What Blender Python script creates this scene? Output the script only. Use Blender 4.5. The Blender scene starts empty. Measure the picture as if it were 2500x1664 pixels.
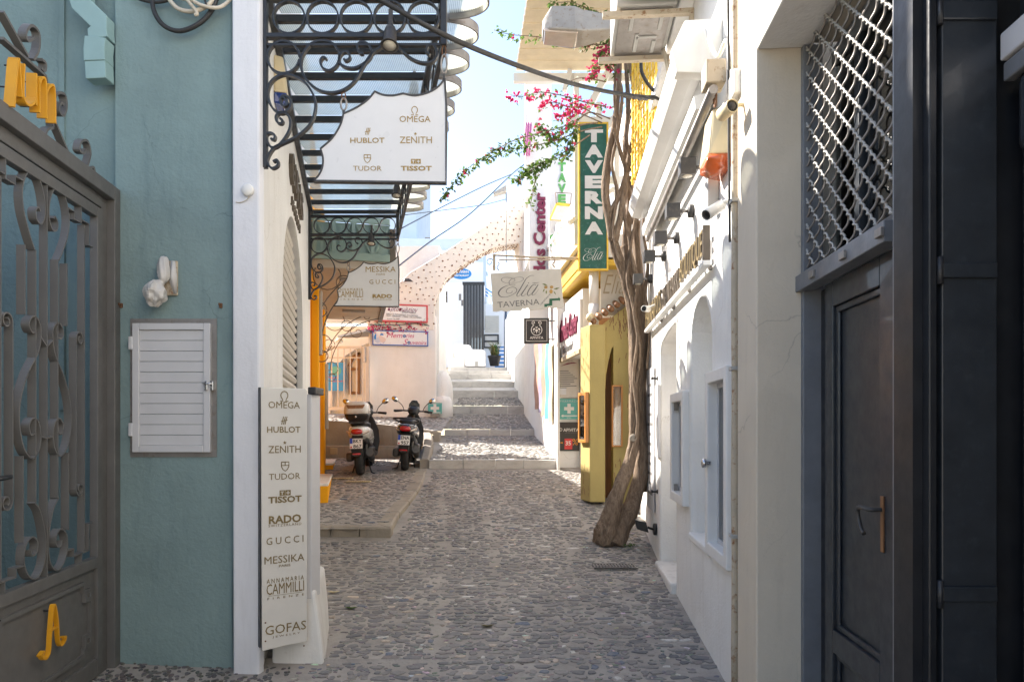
import bpy, bmesh, math, random
from mathutils import Vector, Matrix, noise
from mathutils.geometry import tessellate_polygon

# ------------------------------------------------------------------ camera
SC = bpy.context.scene
COL = SC.collection
F, EYE, HX, HY = 1667.0, 1.5, 1250.0, 1040.0      # photo pixels (2500 wide): focal length, eye height, principal column, horizon row
cd = bpy.data.cameras.new('camera'); cam = bpy.data.objects.new('camera', cd); COL.objects.link(cam)
cam.location = (0, 0, EYE); cam.rotation_euler = (math.pi/2, 0, 0)
cd.sensor_fit = 'HORIZONTAL'; cd.sensor_width = 36; cd.lens = F/2500*36
cd.shift_y = (HY-832)/2500; cd.clip_start = 0.05; cd.clip_end = 2000
SC.camera = cam
# ------------------------------------------------------------------ sky, sun, exposure
SUN_FROM = Vector((-1.0, 0.72, 1.06)).normalized()
wd = bpy.data.worlds.new('World'); SC.world = wd; wd.use_nodes = True
nt = wd.node_tree; nt.nodes.clear()
sky = nt.nodes.new('ShaderNodeTexSky'); sky.sky_type = 'NISHITA'; sky.sun_disc = False
sky.sun_elevation = math.asin(SUN_FROM.z); sky.sun_rotation = math.atan2(SUN_FROM.x, SUN_FROM.y)
sky.air_density = 1.0; sky.dust_density = 0.9; sky.ozone_density = 1.0; sky.altitude = 100
bg = nt.nodes.new('ShaderNodeBackground'); bg.inputs['Strength'].default_value = 0.115
wo = nt.nodes.new('ShaderNodeOutputWorld')
nt.links.new(sky.outputs[0], bg.inputs[0]); nt.links.new(bg.outputs[0], wo.inputs[0])
sl = bpy.data.lights.new('sun', 'SUN'); sl.energy = 5.0; sl.angle = math.radians(0.53); sl.color = (1.0, 0.955, 0.88)
sun = bpy.data.objects.new('sun', sl); COL.objects.link(sun)
sun.rotation_euler = SUN_FROM.to_track_quat('Z', 'Y').to_euler(); sun.location = (-8, 6, 12)
SC.view_settings.view_transform = 'Standard'; SC.view_settings.look = 'None'
SC.view_settings.exposure = 1.73; SC.view_settings.gamma = 1.0; SC.view_settings.use_curve_mapping = False
SC.view_settings.use_white_balance = True; SC.view_settings.white_balance_temperature = 6750; SC.view_settings.white_balance_tint = 12
SC.render.engine = 'CYCLES'
SC.cycles.use_denoising = True; SC.cycles.max_bounces = 8; SC.cycles.diffuse_bounces = 5
SC.cycles.transparent_max_bounces = 16; SC.cycles.caustics_reflective = False; SC.cycles.caustics_refractive = False
SC.cycles.sample_clamp_indirect = 8.0

R = random.Random(7)
# ------------------------------------------------------------------ frames: pixel -> place on a wall
def P(px, py, Y):
    return Vector(((px-HX)*Y/F, Y, EYE-(py-HY)*Y/F))

class Fr:
    """A vertical plane: u along it, n out of it, z up."""
    def __init__(s, ox, oy, dx, dy, out):
        l = math.hypot(dx, dy); s.o = (ox, oy); s.d = (dx/l, dy/l)
        n = (-s.d[1], s.d[0])
        if n[0]*out[0]+n[1]*out[1] < 0: n = (-n[0], -n[1])
        s.n = n
        r = (-n[1], n[0])                 # to the right when one faces the plane
        s.sg = 1 if r[0]*s.d[0]+r[1]*s.d[1] > 0 else -1
    def T(s, u, n, z):
        return Vector((s.o[0]+s.d[0]*u+s.n[0]*n, s.o[1]+s.d[1]*u+s.n[1]*n, z))
    def px(s, x, y, n=0.0):
        a = (x-HX)/F
        ox, oy = s.o[0]+s.n[0]*n, s.o[1]+s.n[1]*n
        u = (a*oy-ox)/(s.d[0]-a*s.d[1])
        Y = oy+s.d[1]*u
        return u, EYE-(y-HY)*Y/F
    def at(s, x, y, n=0.0):
        u, z = s.px(x, y, n); return s.T(u, n, z)
def front(Y): return Fr(0, Y, 1, 0, (0, -1))      # faces the camera side; u is world x

# ------------------------------------------------------------------ mesh builder
WL = {}
class MB:
    def __init__(s, T=None): s.v = []; s.f = []; s.m = []; s.sm = []; s.T = T or (lambda a, b, c: Vector((a, b, c)))
    def add(s, vs, fs, m=0, sm=False, raw=False):
        o = len(s.v)
        s.v += [Vector(p) if raw else s.T(*p) for p in vs]
        for f in fs: s.f.append([i+o for i in f]); s.m.append(m); s.sm.append(sm)
        return s
    def box(s, a0, a1, b0, b1, c0, c1, m=0):
        vs = [(a, b, c) for c in (c0, c1) for b in (b0, b1) for a in (a0, a1)]
        return s.add(vs, [(0,2,3,1),(4,5,7,6),(0,1,5,4),(2,6,7,3),(0,4,6,2),(1,3,7,5)], m)
    def plate(s, outer, n0, n1, holes=(), m=0, mside=None):
        """outline in (u,z), thick from n0 to n1"""
        loops = [list(outer)]+[list(h) for h in holes]
        flat = [p for l in loops for p in l]; N = len(flat)
        tri = tessellate_polygon([[Vector((p[0], p[1], 0)) for p in l] for l in loops])
        vs = [(p[0], n0, p[1]) for p in flat]+[(p[0], n1, p[1]) for p in flat]
        fs = [tuple(t) for t in tri]+[tuple(i+N for i in reversed(t)) for t in tri]
        s.add(vs, fs, m); o = len(s.v)-2*N; k = 0
        for l in loops:
            L = len(l)
            for i in range(L):
                a, b = k+i, k+(i+1) % L
                s.f.append([o+a, o+b, o+b+N, o+a+N]); s.m.append(m if mside is None else mside); s.sm.append(False)
            k += L
        return s
    def tube(s, path, r, seg=8, closed=False, m=0, flat=None, cap=True, raw=False, fn=None):
        """round (or flat=(w,h) rectangular) section along a 3d path; r may be a list"""
        pts = [Vector(p) if raw else s.T(*p) for p in path]; n = len(pts)
        if not isinstance(r, (list, tuple)): r = [r]*n
        ref = None; rings = []
        for i, p in enumerate(pts):
            if closed: t = pts[(i+1) % n]-pts[i-1]
            else: t = pts[min(i+1, n-1)]-pts[max(i-1, 0)]
            if t.length < 1e-9: t = Vector((0, 0, 1))
            t.normalize()
            if ref is None:
                ref = Vector((0, 0, 1)) if abs(t.z) < .9 else Vector((1, 0, 0))
            x = ref-t*ref.dot(t); x.normalize(); ref = x; y = t.cross(x)
            ring = []
            for k in range(seg):
                a = 2*math.pi*k/seg
                q = fn(i, k, a) if fn else 1.0
                ring.append(p+(x*math.cos(a)+y*math.sin(a))*r[i]*q)
            rings.append(ring)
        vs = [q for ring in rings for q in ring]; fs = []
        for i in range(n if closed else n-1):
            j = (i+1) % n
            for k in range(seg):
                l = (k+1) % seg
                fs.append((i*seg+k, i*seg+l, j*seg+l, j*seg+k))
        s.add(vs, fs, m, seg > 4, raw=True)
        if cap and not closed:
            o = len(s.v)-len(vs)
            s.f.append([o+k for k in reversed(range(seg))]); s.m.append(m); s.sm.append(False)
            s.f.append([o+(n-1)*seg+k for k in range(seg)]); s.m.append(m); s.sm.append(False)
        return s
    def strap(s, path, th, n0, n1, closed=False, m=0):
        """flat bar bent in the (u,z) plane: th thick in the plane, from n0 to n1 across it; th may be a list"""
        n = len(path)
        if not isinstance(th, (list, tuple)): th = [th]*n
        L = []; Rr = []
        for i in range(n):
            if closed: a, b = path[i-1], path[(i+1) % n]
            else: a, b = path[max(i-1, 0)], path[min(i+1, n-1)]
            t = Vector((b[0]-a[0], b[1]-a[1]))
            if t.length < 1e-9: t = Vector((1, 0))
            t.normalize(); q = Vector((-t.y, t.x))*th[i]/2
            L.append((path[i][0]+q.x, path[i][1]+q.y)); Rr.append((path[i][0]-q.x, path[i][1]-q.y))
        vs = []
        for i in range(n):
            vs += [(L[i][0], n0, L[i][1]), (Rr[i][0], n0, Rr[i][1]), (Rr[i][0], n1, Rr[i][1]), (L[i][0], n1, L[i][1])]
        fs = []
        for i in range(n if closed else n-1):
            j = (i+1) % n
            for k in range(4):
                l = (k+1) % 4; fs.append((i*4+k, i*4+l, j*4+l, j*4+k))
        if not closed: fs += [(3, 2, 1, 0), ((n-1)*4, (n-1)*4+1, (n-1)*4+2, (n-1)*4+3)]
        return s.add(vs, fs, m)
    def lathe(s, prof, c, axis=(0, 0, 1), seg=16, m=0, sm=True, raw=False, sx=1.0, sy=1.0):
        """profile of (radius, height) turned about an axis through c"""
        c = Vector(c) if raw else s.T(*c); ax = Vector(axis).normalized()
        x = ax.orthogonal().normalized()
        if abs(ax.z) > .99: x = Vector((1, 0, 0))
        y = ax.cross(x); vs = []; fs = []
        for r, h in prof:
            for k in range(seg):
                a = 2*math.pi*k/seg
                vs.append(c+ax*h+x*math.cos(a)*r*sx+y*math.sin(a)*r*sy)
        for i in range(len(prof)-1):
            for k in range(seg):
                l = (k+1) % seg; fs.append((i*seg+k, i*seg+l, (i+1)*seg+l, (i+1)*seg+k))
        fs.append(tuple(reversed(range(seg)))); fs.append(tuple((len(prof)-1)*seg+k for k in range(seg)))
        return s.add(vs, fs, m, sm, raw=True)
    def ball(s, c, rx, ry, rz, seg=12, rings=8, m=0):
        prof = [(max(1e-4, math.sin(math.pi*i/rings)), -math.cos(math.pi*i/rings)) for i in range(rings+1)]
        c = s.T(*c); vs = []; fs = []
        for r, h in prof:
            for k in range(seg):
                a = 2*math.pi*k/seg; vs.append(c+Vector((math.cos(a)*r*rx, math.sin(a)*r*ry, h*rz)))
        for i in range(rings):
            for k in range(seg):
                l = (k+1) % seg; fs.append((i*seg+k, i*seg+l, (i+1)*seg+l, (i+1)*seg+k))
        return s.add(vs, fs, m, True, raw=True)
    def loft(s, secs, m=0, sm=True, cap=True):
        """list of equal-length closed rings of points"""
        n = len(secs[0]); vs = [p for r in secs for p in r]; fs = []
        for i in range(len(secs)-1):
            for k in range(n):
                l = (k+1) % n; fs.append((i*n+k, i*n+l, (i+1)*n+l, (i+1)*n+k))
        if cap: fs += [tuple(reversed(range(n))), tuple((len(secs)-1)*n+k for k in range(n))]
        return s.add(vs, fs, m, sm)
    def build(s, name, mat, parent=None, bev=0.0, seg=2, weld=False, origin=None):
        me = bpy.data.meshes.new(name)
        xs = [p.x for p in s.v]; ys = [p.y for p in s.v]; zs = [p.z for p in s.v]
        o = Vector(origin) if origin is not None else Vector(((min(xs)+max(xs))/2, (min(ys)+max(ys))/2, min(zs)))
        me.from_pydata([tuple(p-o) for p in s.v], [], s.f)
        me.polygons.foreach_set('material_index', s.m); me.polygons.foreach_set('use_smooth', s.sm)
        bm = bmesh.new(); bm.from_mesh(me)
        if weld: bmesh.ops.remove_doubles(bm, verts=bm.verts, dist=1e-5)
        bmesh.ops.recalc_face_normals(bm, faces=bm.faces); bm.to_mesh(me); bm.free()
        for mm in (mat if isinstance(mat, (list, tuple)) else [mat]): me.materials.append(M(mm))
        ob = bpy.data.objects.new(name, me); COL.objects.link(ob)
        if parent is not None: ob.parent = parent; ob.location = o-WL[parent]
        else: ob.location = o
        WL[ob] = o
        if bev:
            b = ob.modifiers.new('bevel', 'BEVEL'); b.width = bev; b.segments = seg; b.limit_method = 'ANGLE'; b.angle_limit = math.radians(40)
        return ob

def tag(o, label, cat, group=None):
    o['label'] = label; o['category'] = cat
    if group: o['group'] = group
    return o
def struct(o): o['kind'] = 'structure'; return o
def stuff(o): o['kind'] = 'stuff'; return o
def thing(name, label, cat, loc, group=None):
    o = bpy.data.objects.new(name, None); COL.objects.link(o); o.empty_display_size = .1
    o.location = loc; WL[o] = Vector(loc)
    return tag(o, label, cat, group)
def copy_tree(o, parent, shift, rec=True):
    c = o.copy(); COL.objects.link(c); c.parent = parent
    WL[c] = WL[o]+shift
    if parent is None: c.location = WL[c]
    else: c.location = o.location
    for ch in list(o.children): copy_tree(ch, c, shift)
    return c

def cat_rom(pts, k=6, closed=False):
    n = len(pts); out = []; D = len(pts[0])
    rng = n if closed else n-1
    for i in range(rng):
        p = [pts[(i+j) % n] if closed else pts[min(max(i+j, 0), n-1)] for j in (-1, 0, 1, 2)]
        for t in range(k):
            t /= k
            out.append(tuple(.5*((2*p[1][d])+(-p[0][d]+p[2][d])*t+(2*p[0][d]-5*p[1][d]+4*p[2][d]-p[3][d])*t*t+(-p[0][d]+3*p[1][d]-3*p[2][d]+p[3][d])*t**3) for d in range(D)))
    if not closed: out.append(tuple(pts[-1]))
    return out
def arc(cx, cz, r, a0, a1, k=16, rz=None):
    rz = r if rz is None else rz
    return [(cx+r*math.cos(math.radians(a0+(a1-a0)*i/k)), cz+rz*math.sin(math.radians(a0+(a1-a0)*i/k))) for i in range(k+1)]
def spiral(cx, cz, r0, r1, a0, a1, k=22):
    return [(cx+(r0+(r1-r0)*i/k)*math.cos(math.radians(a0+(a1-a0)*i/k)), cz+(r0+(r1-r0)*i/k)*math.sin(math.radians(a0+(a1-a0)*i/k))) for i in range(k+1)]

_txt = {}
def lettering(body, fr, u, z, w, h, mat, parent, n=0.004, depth=0.003, shear=0.0, rot=0.0, space=1.0, name='lettering', bold=0.0):
    """Raised or printed lettering, fitted to w by h around (u,z) on a frame."""
    key = (body, space, round(shear, 2), bold)
    if key not in _txt:
        cu = bpy.data.curves.new('t', 'FONT'); cu.body = body; cu.size = 1; cu.resolution_u = 2; cu.extrude = .5
        cu.space_character = space; cu.shear = shear; cu.offset = bold
        ob = bpy.data.objects.new('t', cu); COL.objects.link(ob)
        dg = bpy.context.evaluated_depsgraph_get()
        me = bpy.data.meshes.new_from_object(ob.evaluated_get(dg))
        _txt[key] = ([tuple(v.co) for v in me.vertices], [tuple(p.vertices) for p in me.polygons])
        bpy.data.objects.remove(ob); bpy.data.curves.remove(cu); bpy.data.meshes.remove(me)
    vs, fs = _txt[key]
    xs = [v[0] for v in vs]; ys = [v[1] for v in vs]
    x0, x1, y0, y1 = min(xs), max(xs), min(ys), max(ys)
    c, s_ = math.cos(math.radians(rot)), math.sin(math.radians(rot))
    mb = MB(fr.T); out = []
    for x, y, e in vs:
        a = ((x-x0)/max(1e-6, x1-x0)-.5)*w; b = ((y-y0)/max(1e-6, y1-y0)-.5)*h
        out.append((u+fr.sg*(a*c-b*s_), n+(e+.5)*depth, z+a*s_+b*c))
    mb.add(out, fs)
    return mb.build(name, mat, parent)
# ------------------------------------------------------------------ materials
_M = {}
def M(m):
    return _M[m] if isinstance(m, str) else m
def new(name):
    m = bpy.data.materials.new(name); m.use_nodes = True
    _M[name] = m
    return m, m.node_tree, m.node_tree.nodes['Principled BSDF']
def nd(t, kind, **kw):
    n = t.nodes.new(kind)
    for k, v in kw.items():
        if k in n.inputs: n.inputs[k].default_value = v
        else: setattr(n, k, v)
    return n
def ramp(t, fac, stops):
    r = t.nodes.new('ShaderNodeValToRGB'); e = r.color_ramp.elements
    while len(e) < len(stops): e.new(.5)
    for i, (p, c) in enumerate(stops):
        e[i].position = p; e[i].color = (*c, 1) if len(c) == 3 else c
    t.links.new(fac, r.inputs[0]); return r
def mixc(t, fac, a, b, mode='MIX'):
    m = t.nodes.new('ShaderNodeMix'); m.data_type = 'RGBA'; m.blend_type = mode
    if hasattr(fac, 'is_linked') or hasattr(fac, 'links'): t.links.new(fac, m.inputs[0])
    else: m.inputs[0].default_value = fac
    for s, v in ((6, a), (7, b)):
        if isinstance(v, (tuple, list)): m.inputs[s].default_value = (*v[:3], 1)
        else: t.links.new(v, m.inputs[s])
    return m.outputs[2]
def pos(t, sc=(1, 1, 1)):
    g = t.nodes.new('ShaderNodeNewGeometry'); mp = t.nodes.new('ShaderNodeMapping'); mp.inputs['Scale'].default_value = sc
    t.links.new(g.outputs['Position'], mp.inputs[0]); return mp.outputs[0]
def nz(t, scale, sc=(1, 1, 1), detail=4, rough=.55):
    n = nd(t, 'ShaderNodeTexNoise', Scale=scale, Detail=detail, Roughness=rough)
    t.links.new(pos(t, sc), n.inputs['Vector']); return n.outputs['Fac']
def bump(t, b, h, strength=.3, dist=.01):
    n = nd(t, 'ShaderNodeBump', Strength=strength, Distance=dist); t.links.new(h, n.inputs['Height'])
    t.links.new(n.outputs[0], b.inputs['Normal'])

def plaster(name, c, var=.08, stain=None, stain_amt=.25, rough=.85, bs=.35, fine=60, dirt=None, crack=None):
    m, t, b = new(name); b.inputs['Roughness'].default_value = rough; b.inputs['Specular IOR Level'].default_value = .25
    d = tuple(x*(1-var) for x in c); l = tuple(min(1, x*(1+var)) for x in c)
    base = ramp(t, nz(t, 2.2, detail=6), [(.3, d), (.7, l)]).outputs[0]
    if stain:
        st = ramp(t, nz(t, 3.0, (3.5, 3.5, .5), detail=7, rough=.65), [(.52, (0, 0, 0)), (.75, (stain_amt,)*3)]).outputs[0]
        base = mixc(t, st, base, stain)
    if dirt:
        sp = ramp(t, nz(t, 26, detail=3), [(.66, (0, 0, 0)), (.74, (.55,)*3)]).outputs[0]
        base = mixc(t, sp, base, dirt)
    if crack:
        vo = nd(t, 'ShaderNodeTexVoronoi', Scale=1.3); vo.feature = 'DISTANCE_TO_EDGE'
        wp = nd(t, 'ShaderNodeVectorMath', operation='MULTIPLY_ADD'); nn = nd(t, 'ShaderNodeTexNoise', Scale=5.0, Detail=5.0)
        t.links.new(pos(t), nn.inputs['Vector']); t.links.new(nn.outputs['Color'], wp.inputs[0]); wp.inputs[1].default_value = (.22, .22, .22); t.links.new(pos(t), wp.inputs[2]); t.links.new(wp.outputs[0], vo.inputs['Vector'])
        ln = ramp(t, vo.outputs['Distance'], [(.0, (1, 1, 1)), (.005, (0, 0, 0))]).outputs[0]
        mk_ = ramp(t, nz(t, 1.4, detail=2), [(.50, (0, 0, 0)), (.60, (.75,)*3)]).outputs[0]
        base = mixc(t, mixc(t, 1.0, ln, mk_, 'MULTIPLY'), base, crack)
        pt_ = ramp(t, nz(t, .9, (1, 1, 1.4), detail=3, rough=.4), [(.54, (0, 0, 0)), (.565, (.30,)*3)]).outputs[0]
        base = mixc(t, pt_, base, tuple(x*1.12 for x in c))
    t.links.new(base, b.inputs['Base Color'])
    a = nz(t, fine, detail=5); a2 = nz(t, 9, detail=3); ad = nd(t, 'ShaderNodeMath', operation='MULTIPLY_ADD'); t.links.new(a2, ad.inputs[0]); ad.inputs[1].default_value = 1.6; t.links.new(a, ad.inputs[2])
    bump(t, b, ad.outputs[0], bs, .006)
    return m
def paint(name, c, rough=.45, var=.06, metal=0.0, bs=.12, scale=40, wear=None, wear_amt=.5, spec=.5, coat=0):
    m, t, b = new(name); b.inputs['Metallic'].default_value = metal; b.inputs['Specular IOR Level'].default_value = spec
    d = tuple(x*(1-var) for x in c); l = tuple(min(1, x*(1+var)) for x in c)
    base = ramp(t, nz(t, 9, detail=5), [(.3, d), (.7, l)]).outputs[0]
    if wear:
        w = ramp(t, nz(t, 22, detail=7, rough=.7), [(.55, (0, 0, 0)), (.66, (wear_amt,)*3)]).outputs[0]
        base = mixc(t, w, base, wear)
    t.links.new(base, b.inputs['Base Color'])
    rr = ramp(t, nz(t, 14), [(.3, (max(.03, rough-.1),)*3), (.7, (min(1, rough+.1),)*3)]).outputs[0]
    t.links.new(rr, b.inputs['Roughness'])
    if coat: b.inputs['Coat Weight'].default_value = coat
    if bs: bump(t, b, nz(t, scale), bs, .003)
    return m
def wood(name, c1, c2, rough=.45, sc=(30, 30, 2)):
    m, t, b = new(name); b.inputs['Roughness'].default_value = rough
    n = nz(t, 2.0, sc, detail=6)
    t.links.new(ramp(t, n, [(.3, c1), (.7, c2)]).outputs[0], b.inputs['Base Color']); bump(t, b, n, .2, .003)
    return m
def glass(name, tint=(1, 1, 1), alpha=.75, gloss=.12, rough=.03):
    m, t, b = new(name); t.nodes.remove(b); o = t.nodes['Material Output']
    tr = nd(t, 'ShaderNodeBsdfTransparent', Color=(*tint, 1)); gl = nd(t, 'ShaderNodeBsdfGlossy', Roughness=rough)
    fr = nd(t, 'ShaderNodeFresnel', IOR=1.5); mx = t.nodes.new('ShaderNodeMixShader')
    mul = nd(t, 'ShaderNodeMath', operation='MULTIPLY_ADD'); mul.inputs[1].default_value = 1.2; mul.inputs[2].default_value = gloss*.3
    t.links.new(fr.outputs[0], mul.inputs[0]); t.links.new(mul.outputs[0], mx.inputs[0])
    t.links.new(tr.outputs[0], mx.inputs[1]); t.links.new(gl.outputs[0], mx.inputs[2]); t.links.new(mx.outputs[0], o.inputs[0])
    return m

WARM = (.52, .45, .36)
plaster('teal', (.205, .288, .288), .11, stain=(.145, .215, .225), stain_amt=.6, bs=.7, fine=45, dirt=(.17, .25, .255), crack=(.10, .15, .16))
plaster('white_wall', (.80, .79, .76), .045, stain=(.64, .61, .55), stain_amt=.42, bs=.6, dirt=(.74, .725, .69), crack=(.55, .52, .47))
plaster('white_grey', (.70, .71, .74), .04, stain=(.52, .52, .54), stain_amt=.45, bs=.3)
plaster('cream_wall', (.79, .755, .715), .05, stain=(.66, .61, .55), stain_amt=.3, bs=.25)
plaster('arch_plaster', (.79, .715, .63), .06, stain=(.68, .64, .61), stain_amt=.6, bs=.4)
plaster('cream_pillar', (.62, .55, .445), .05, stain=(.45, .40, .33), stain_amt=.35, bs=.45, crack=(.38, .34, .28))
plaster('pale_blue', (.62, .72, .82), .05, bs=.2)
plaster('orange_wall', (.83, .37, .012), .05, stain=(.72, .30, .01), stain_amt=.3, bs=.2)
plaster('soffit', (.52, .45, .37), .05, bs=.1)
plaster('white_step', (.74, .72, .68), .06, stain=(.45, .42, .37), stain_amt=.6, bs=.3, dirt=(.5, .47, .42))
plaster('olive_paint', (.45, .355, .14), .06, stain=(.31, .245, .12), stain_amt=.35, bs=.35)
plaster('concrete', (.30, .265, .225), .16, stain=(.17, .155, .14), stain_amt=.65, bs=.7, fine=30, dirt=(.36, .33, .28))
plaster('kerb_stone', (.33, .29, .235), .18, stain=(.16, .16, .17), stain_amt=.6, bs=.8, fine=35, dirt=(.45, .42, .36))
plaster('mortar', (.36, .328, .292), .24, stain=(.24, .222, .205), stain_amt=.7, bs=1.0, fine=60, dirt=(.15, .135, .12))
plaster('far_white', (.82, .82, .82), .02, bs=.15)
plaster('mortar_light', (.35, .33, .305), .15, stain=(.29, .275, .26), stain_amt=.5, bs=1.0, fine=60, dirt=(.24, .22, .20))
# marble steps with grey veins and dirt
m, t, b = new('marble'); b.inputs['Roughness'].default_value = .6
v = nd(t, 'ShaderNodeTexWave', Scale=2.2, Distortion=9, Detail=5); v.inputs['Detail Scale'].default_value = 2.2
t.links.new(pos(t, (1, 1, 2.5)), v.inputs['Vector'])
c = ramp(t, nz(t, 3.5, (1, 1, 2), detail=8, rough=.7), [(.3, (.36, .35, .335)), (.5, (.50, .485, .46)), (.72, (.57, .555, .53))]).outputs[0]
c = mixc(t, ramp(t, nz(t, 7, (1, 1, 3), detail=7, rough=.7), [(.55, (0, 0, 0)), (.78, (.6,)*3)]).outputs[0], c, (.27, .25, .22))
t.links.new(c, b.inputs['Base Color']); bump(t, b, nz(t, 40), .4, .005)
# stones take the colour stored on their faces
m, t, b = new('stone'); b.inputs['Roughness'].default_value = .62; b.inputs['Specular IOR Level'].default_value = .4
at = nd(t, 'ShaderNodeAttribute', attribute_name='tone'); oi = t.nodes.new('ShaderNodeObjectInfo')
var = ramp(t, nz(t, 55, detail=5, rough=.65), [(.25, (.62,)*3), (.75, (1.3,)*3)]).outputs[0]
c = mixc(t, 1.0, at.outputs['Color'], var, 'MULTIPLY')
dust = ramp(t, nz(t, 16, detail=6, rough=.7), [(.40, (0, 0, 0)), (.75, (.62,)*3)]).outputs[0]
dust = mixc(t, ramp(t, nz(t, 1.1, detail=4), [(.35, (0, 0, 0)), (.7, (.55,)*3)]).outputs[0], dust, (.7, .7, .7))
bw = t.nodes.new('ShaderNodeRGBToBW'); t.links.new(at.outputs['Color'], bw.inputs[0])
dust = mixc(t, 1.0, dust, ramp(t, bw.outputs[0], [(.27, (1, 1, 1)), (.36, (.18,)*3)]).outputs[0], 'MULTIPLY')
t.links.new(mixc(t, dust, c, (.30, .278, .252)), b.inputs['Base Color']); bump(t, b, nz(t, 90), .5, .004)
paint('gate_paint', (.118, .114, .108), .5, .08, bs=.2)
paint('mustard', (.66, .31, .012), .5, .06)
paint('black_metal', (.022, .024, .028), .42, .2, bs=.25, wear=(.05, .045, .04), wear_amt=.4)
paint('dark_iron', (.05, .047, .045), .5, .2, bs=.3, wear=(.16, .13, .10), wear_amt=.35)
paint('rust', (.16, .075, .035), .8, .3, bs=.4)
paint('rusty_cream', (.50, .42, .31), .7, .1, bs=.4, wear=(.22, .09, .025), wear_amt=.9)
paint('pipe_teal', (.265, .40, .395), .45, .05)
paint('white_alu', (.57, .57, .58), .38, .03, bs=.04, spec=.5)
paint('galvanised', (.30, .28, .26), .5, .15, metal=.6, wear=(.22, .16, .12), wear_amt=.5)
paint('chrome', (.65, .65, .66), .22, .05, metal=1.0, bs=0)
paint('panel_white', (.63, .61, .565), .4, .03, bs=.05, wear=(.66, .62, .55), wear_amt=.35)
paint('gold_ink', (.34, .22, .055), .5, .08, bs=0)
paint('brown_ink', (.19, .135, .05), .5, .08, bs=0)
paint('bronze', (.11, .085, .06), .5, .15)
paint('grey_ink', (.16, .155, .15), .6, .1, bs=0)
paint('sign_stone', (.60, .565, .50), .7, .05, bs=.2)
paint('green_board', (.012, .105, .075), .5, .2, wear=(.10, .22, .19), wear_amt=.6)
paint('green_ink', (.02, .12, .06), .5, .1, bs=0)
paint('green_letter', (.10, .36, .10), .5, .1, bs=0)
paint('yellow_paint', (.78, .50, .045), .5, .06, wear=(.55, .30, .05), wear_amt=.4)
paint('letter_white', (.74, .72, .68), .55, .04, bs=0)
paint('plum_ink', (.19, .015, .055), .5, .08, bs=0)
paint('plum_light', (.55, .13, .33), .5, .08, bs=0)
paint('red_frame', (.55, .07, .075), .45, .08)
paint('blue_frame', (.05, .13, .42), .45, .08)
paint('sign_white', (.70, .69, .68), .35, .02, bs=0)
paint('pink_ink', (.55, .06, .18), .5, .08, bs=0)
paint('blue_ink', (.03, .10, .30), .5, .08, bs=0)
paint('blue_oval', (.01, .20, .55), .4, .05, bs=0)
paint('teal_sign', (.10, .40, .37), .4, .05, bs=0)
paint('black_sign', (.022, .020, .020), .4, .1, bs=0)
paint('red_ink', (.62, .04, .04), .5, .1, bs=0)
paint('orange_ink', (.70, .26, .02), .5, .1, bs=0)
paint('paper', (.62, .58, .53), .6, .05, bs=0)
paint('cyan_paper', (.03, .30, .62), .5, .1, bs=0)
paint('door_paint', (.022, .027, .034), .38, .18, bs=.25, scale=28, wear=(.035, .045, .055), wear_amt=.5, coat=.15)
paint('door_dark', (.013, .015, .019), .4, .2, bs=.3, scale=20)
paint('frame_paint', (.16, .17, .185), .42, .12, bs=.35)
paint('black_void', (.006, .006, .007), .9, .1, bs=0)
paint('grey_plastic', (.40, .39, .36), .5, .06, bs=.06)
paint('white_plastic', (.74, .73, .69), .4, .04, bs=.04)
paint('cream_plastic', (.70, .58, .36), .4, .05, bs=.05)
paint('orange_lens', (.60, .12, .03), .2, .1, bs=0, coat=.5)
paint('blue_lens', (.02, .05, .22), .2, .1, bs=0, coat=.5)
paint('lamp_housing', (.34, .31, .27), .6, .12, bs=.4, wear=(.22, .14, .08), wear_amt=.7)
paint('bag', (.52, .50, .47), .35, .08, bs=.6, scale=25, wear=(.45, .38, .30), wear_amt=.4)
paint('cable_black', (.028, .027, .026), .6, .2)
paint('cable_cream', (.56, .50, .40), .55, .12, wear=(.25, .20, .14), wear_amt=.5)
paint('cable_blue', (.03, .055, .10), .5, .1)
paint('shutter_slat', (.58, .54, .47), .45, .05, bs=.05)
paint('green_metal', (.27, .37, .32), .5, .06)
paint('board_cream', (.72, .61, .42), .55, .07, bs=.08)
paint('beam_white', (.78, .77, .74), .5, .03, bs=.08)
paint('gate_silver', (.52, .53, .56), .4, .05, metal=.2)
paint('tyre', (.012, .012, .012), .8, .2, bs=.4, scale=60)
paint('black_plastic', (.014, .014, .015), .4, .15, bs=.1)
paint('scooter_white', (.62, .61, .58), .25, .04, bs=0, coat=.6)
paint('scooter_dark', (.022, .025, .027), .22, .1, bs=0, coat=.7)
paint('seat_vinyl', (.012, .012, .013), .5, .1, bs=.2)
paint('tail_red', (.45, .008, .012), .15, .1, bs=0, coat=.8)
paint('lens_clear', (.55, .45, .38), .12, .1, bs=0, coat=.8)
paint('mirror', (.75, .75, .75), .04, .02, metal=1.0, bs=0)
paint('plate_white', (.74, .74, .72), .4, .03, bs=0)
paint('ink_black', (.015, .015, .015), .5, .1, bs=0)
paint('plate_blue', (.015, .06, .40), .4, .05, bs=0)
paint('engine', (.09, .085, .08), .45, .25, metal=.5)
paint('terracotta_black', (.014, .014, .016), .55, .1)
paint('soil', (.06, .045, .03), .95, .3, bs=.8)
paint('lamp_face', (.66, .62, .52), .3, .05, bs=0)
paint('skin_print', (.42, .23, .17), .6, .15, bs=0)
paint('lilac_print', (.28, .25, .38), .6, .1, bs=0)
paint('tan_box', (.40, .33, .22), .6, .08)
paint('leaf_olive', (.16, .19, .05), .5, .2, bs=0)
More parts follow.
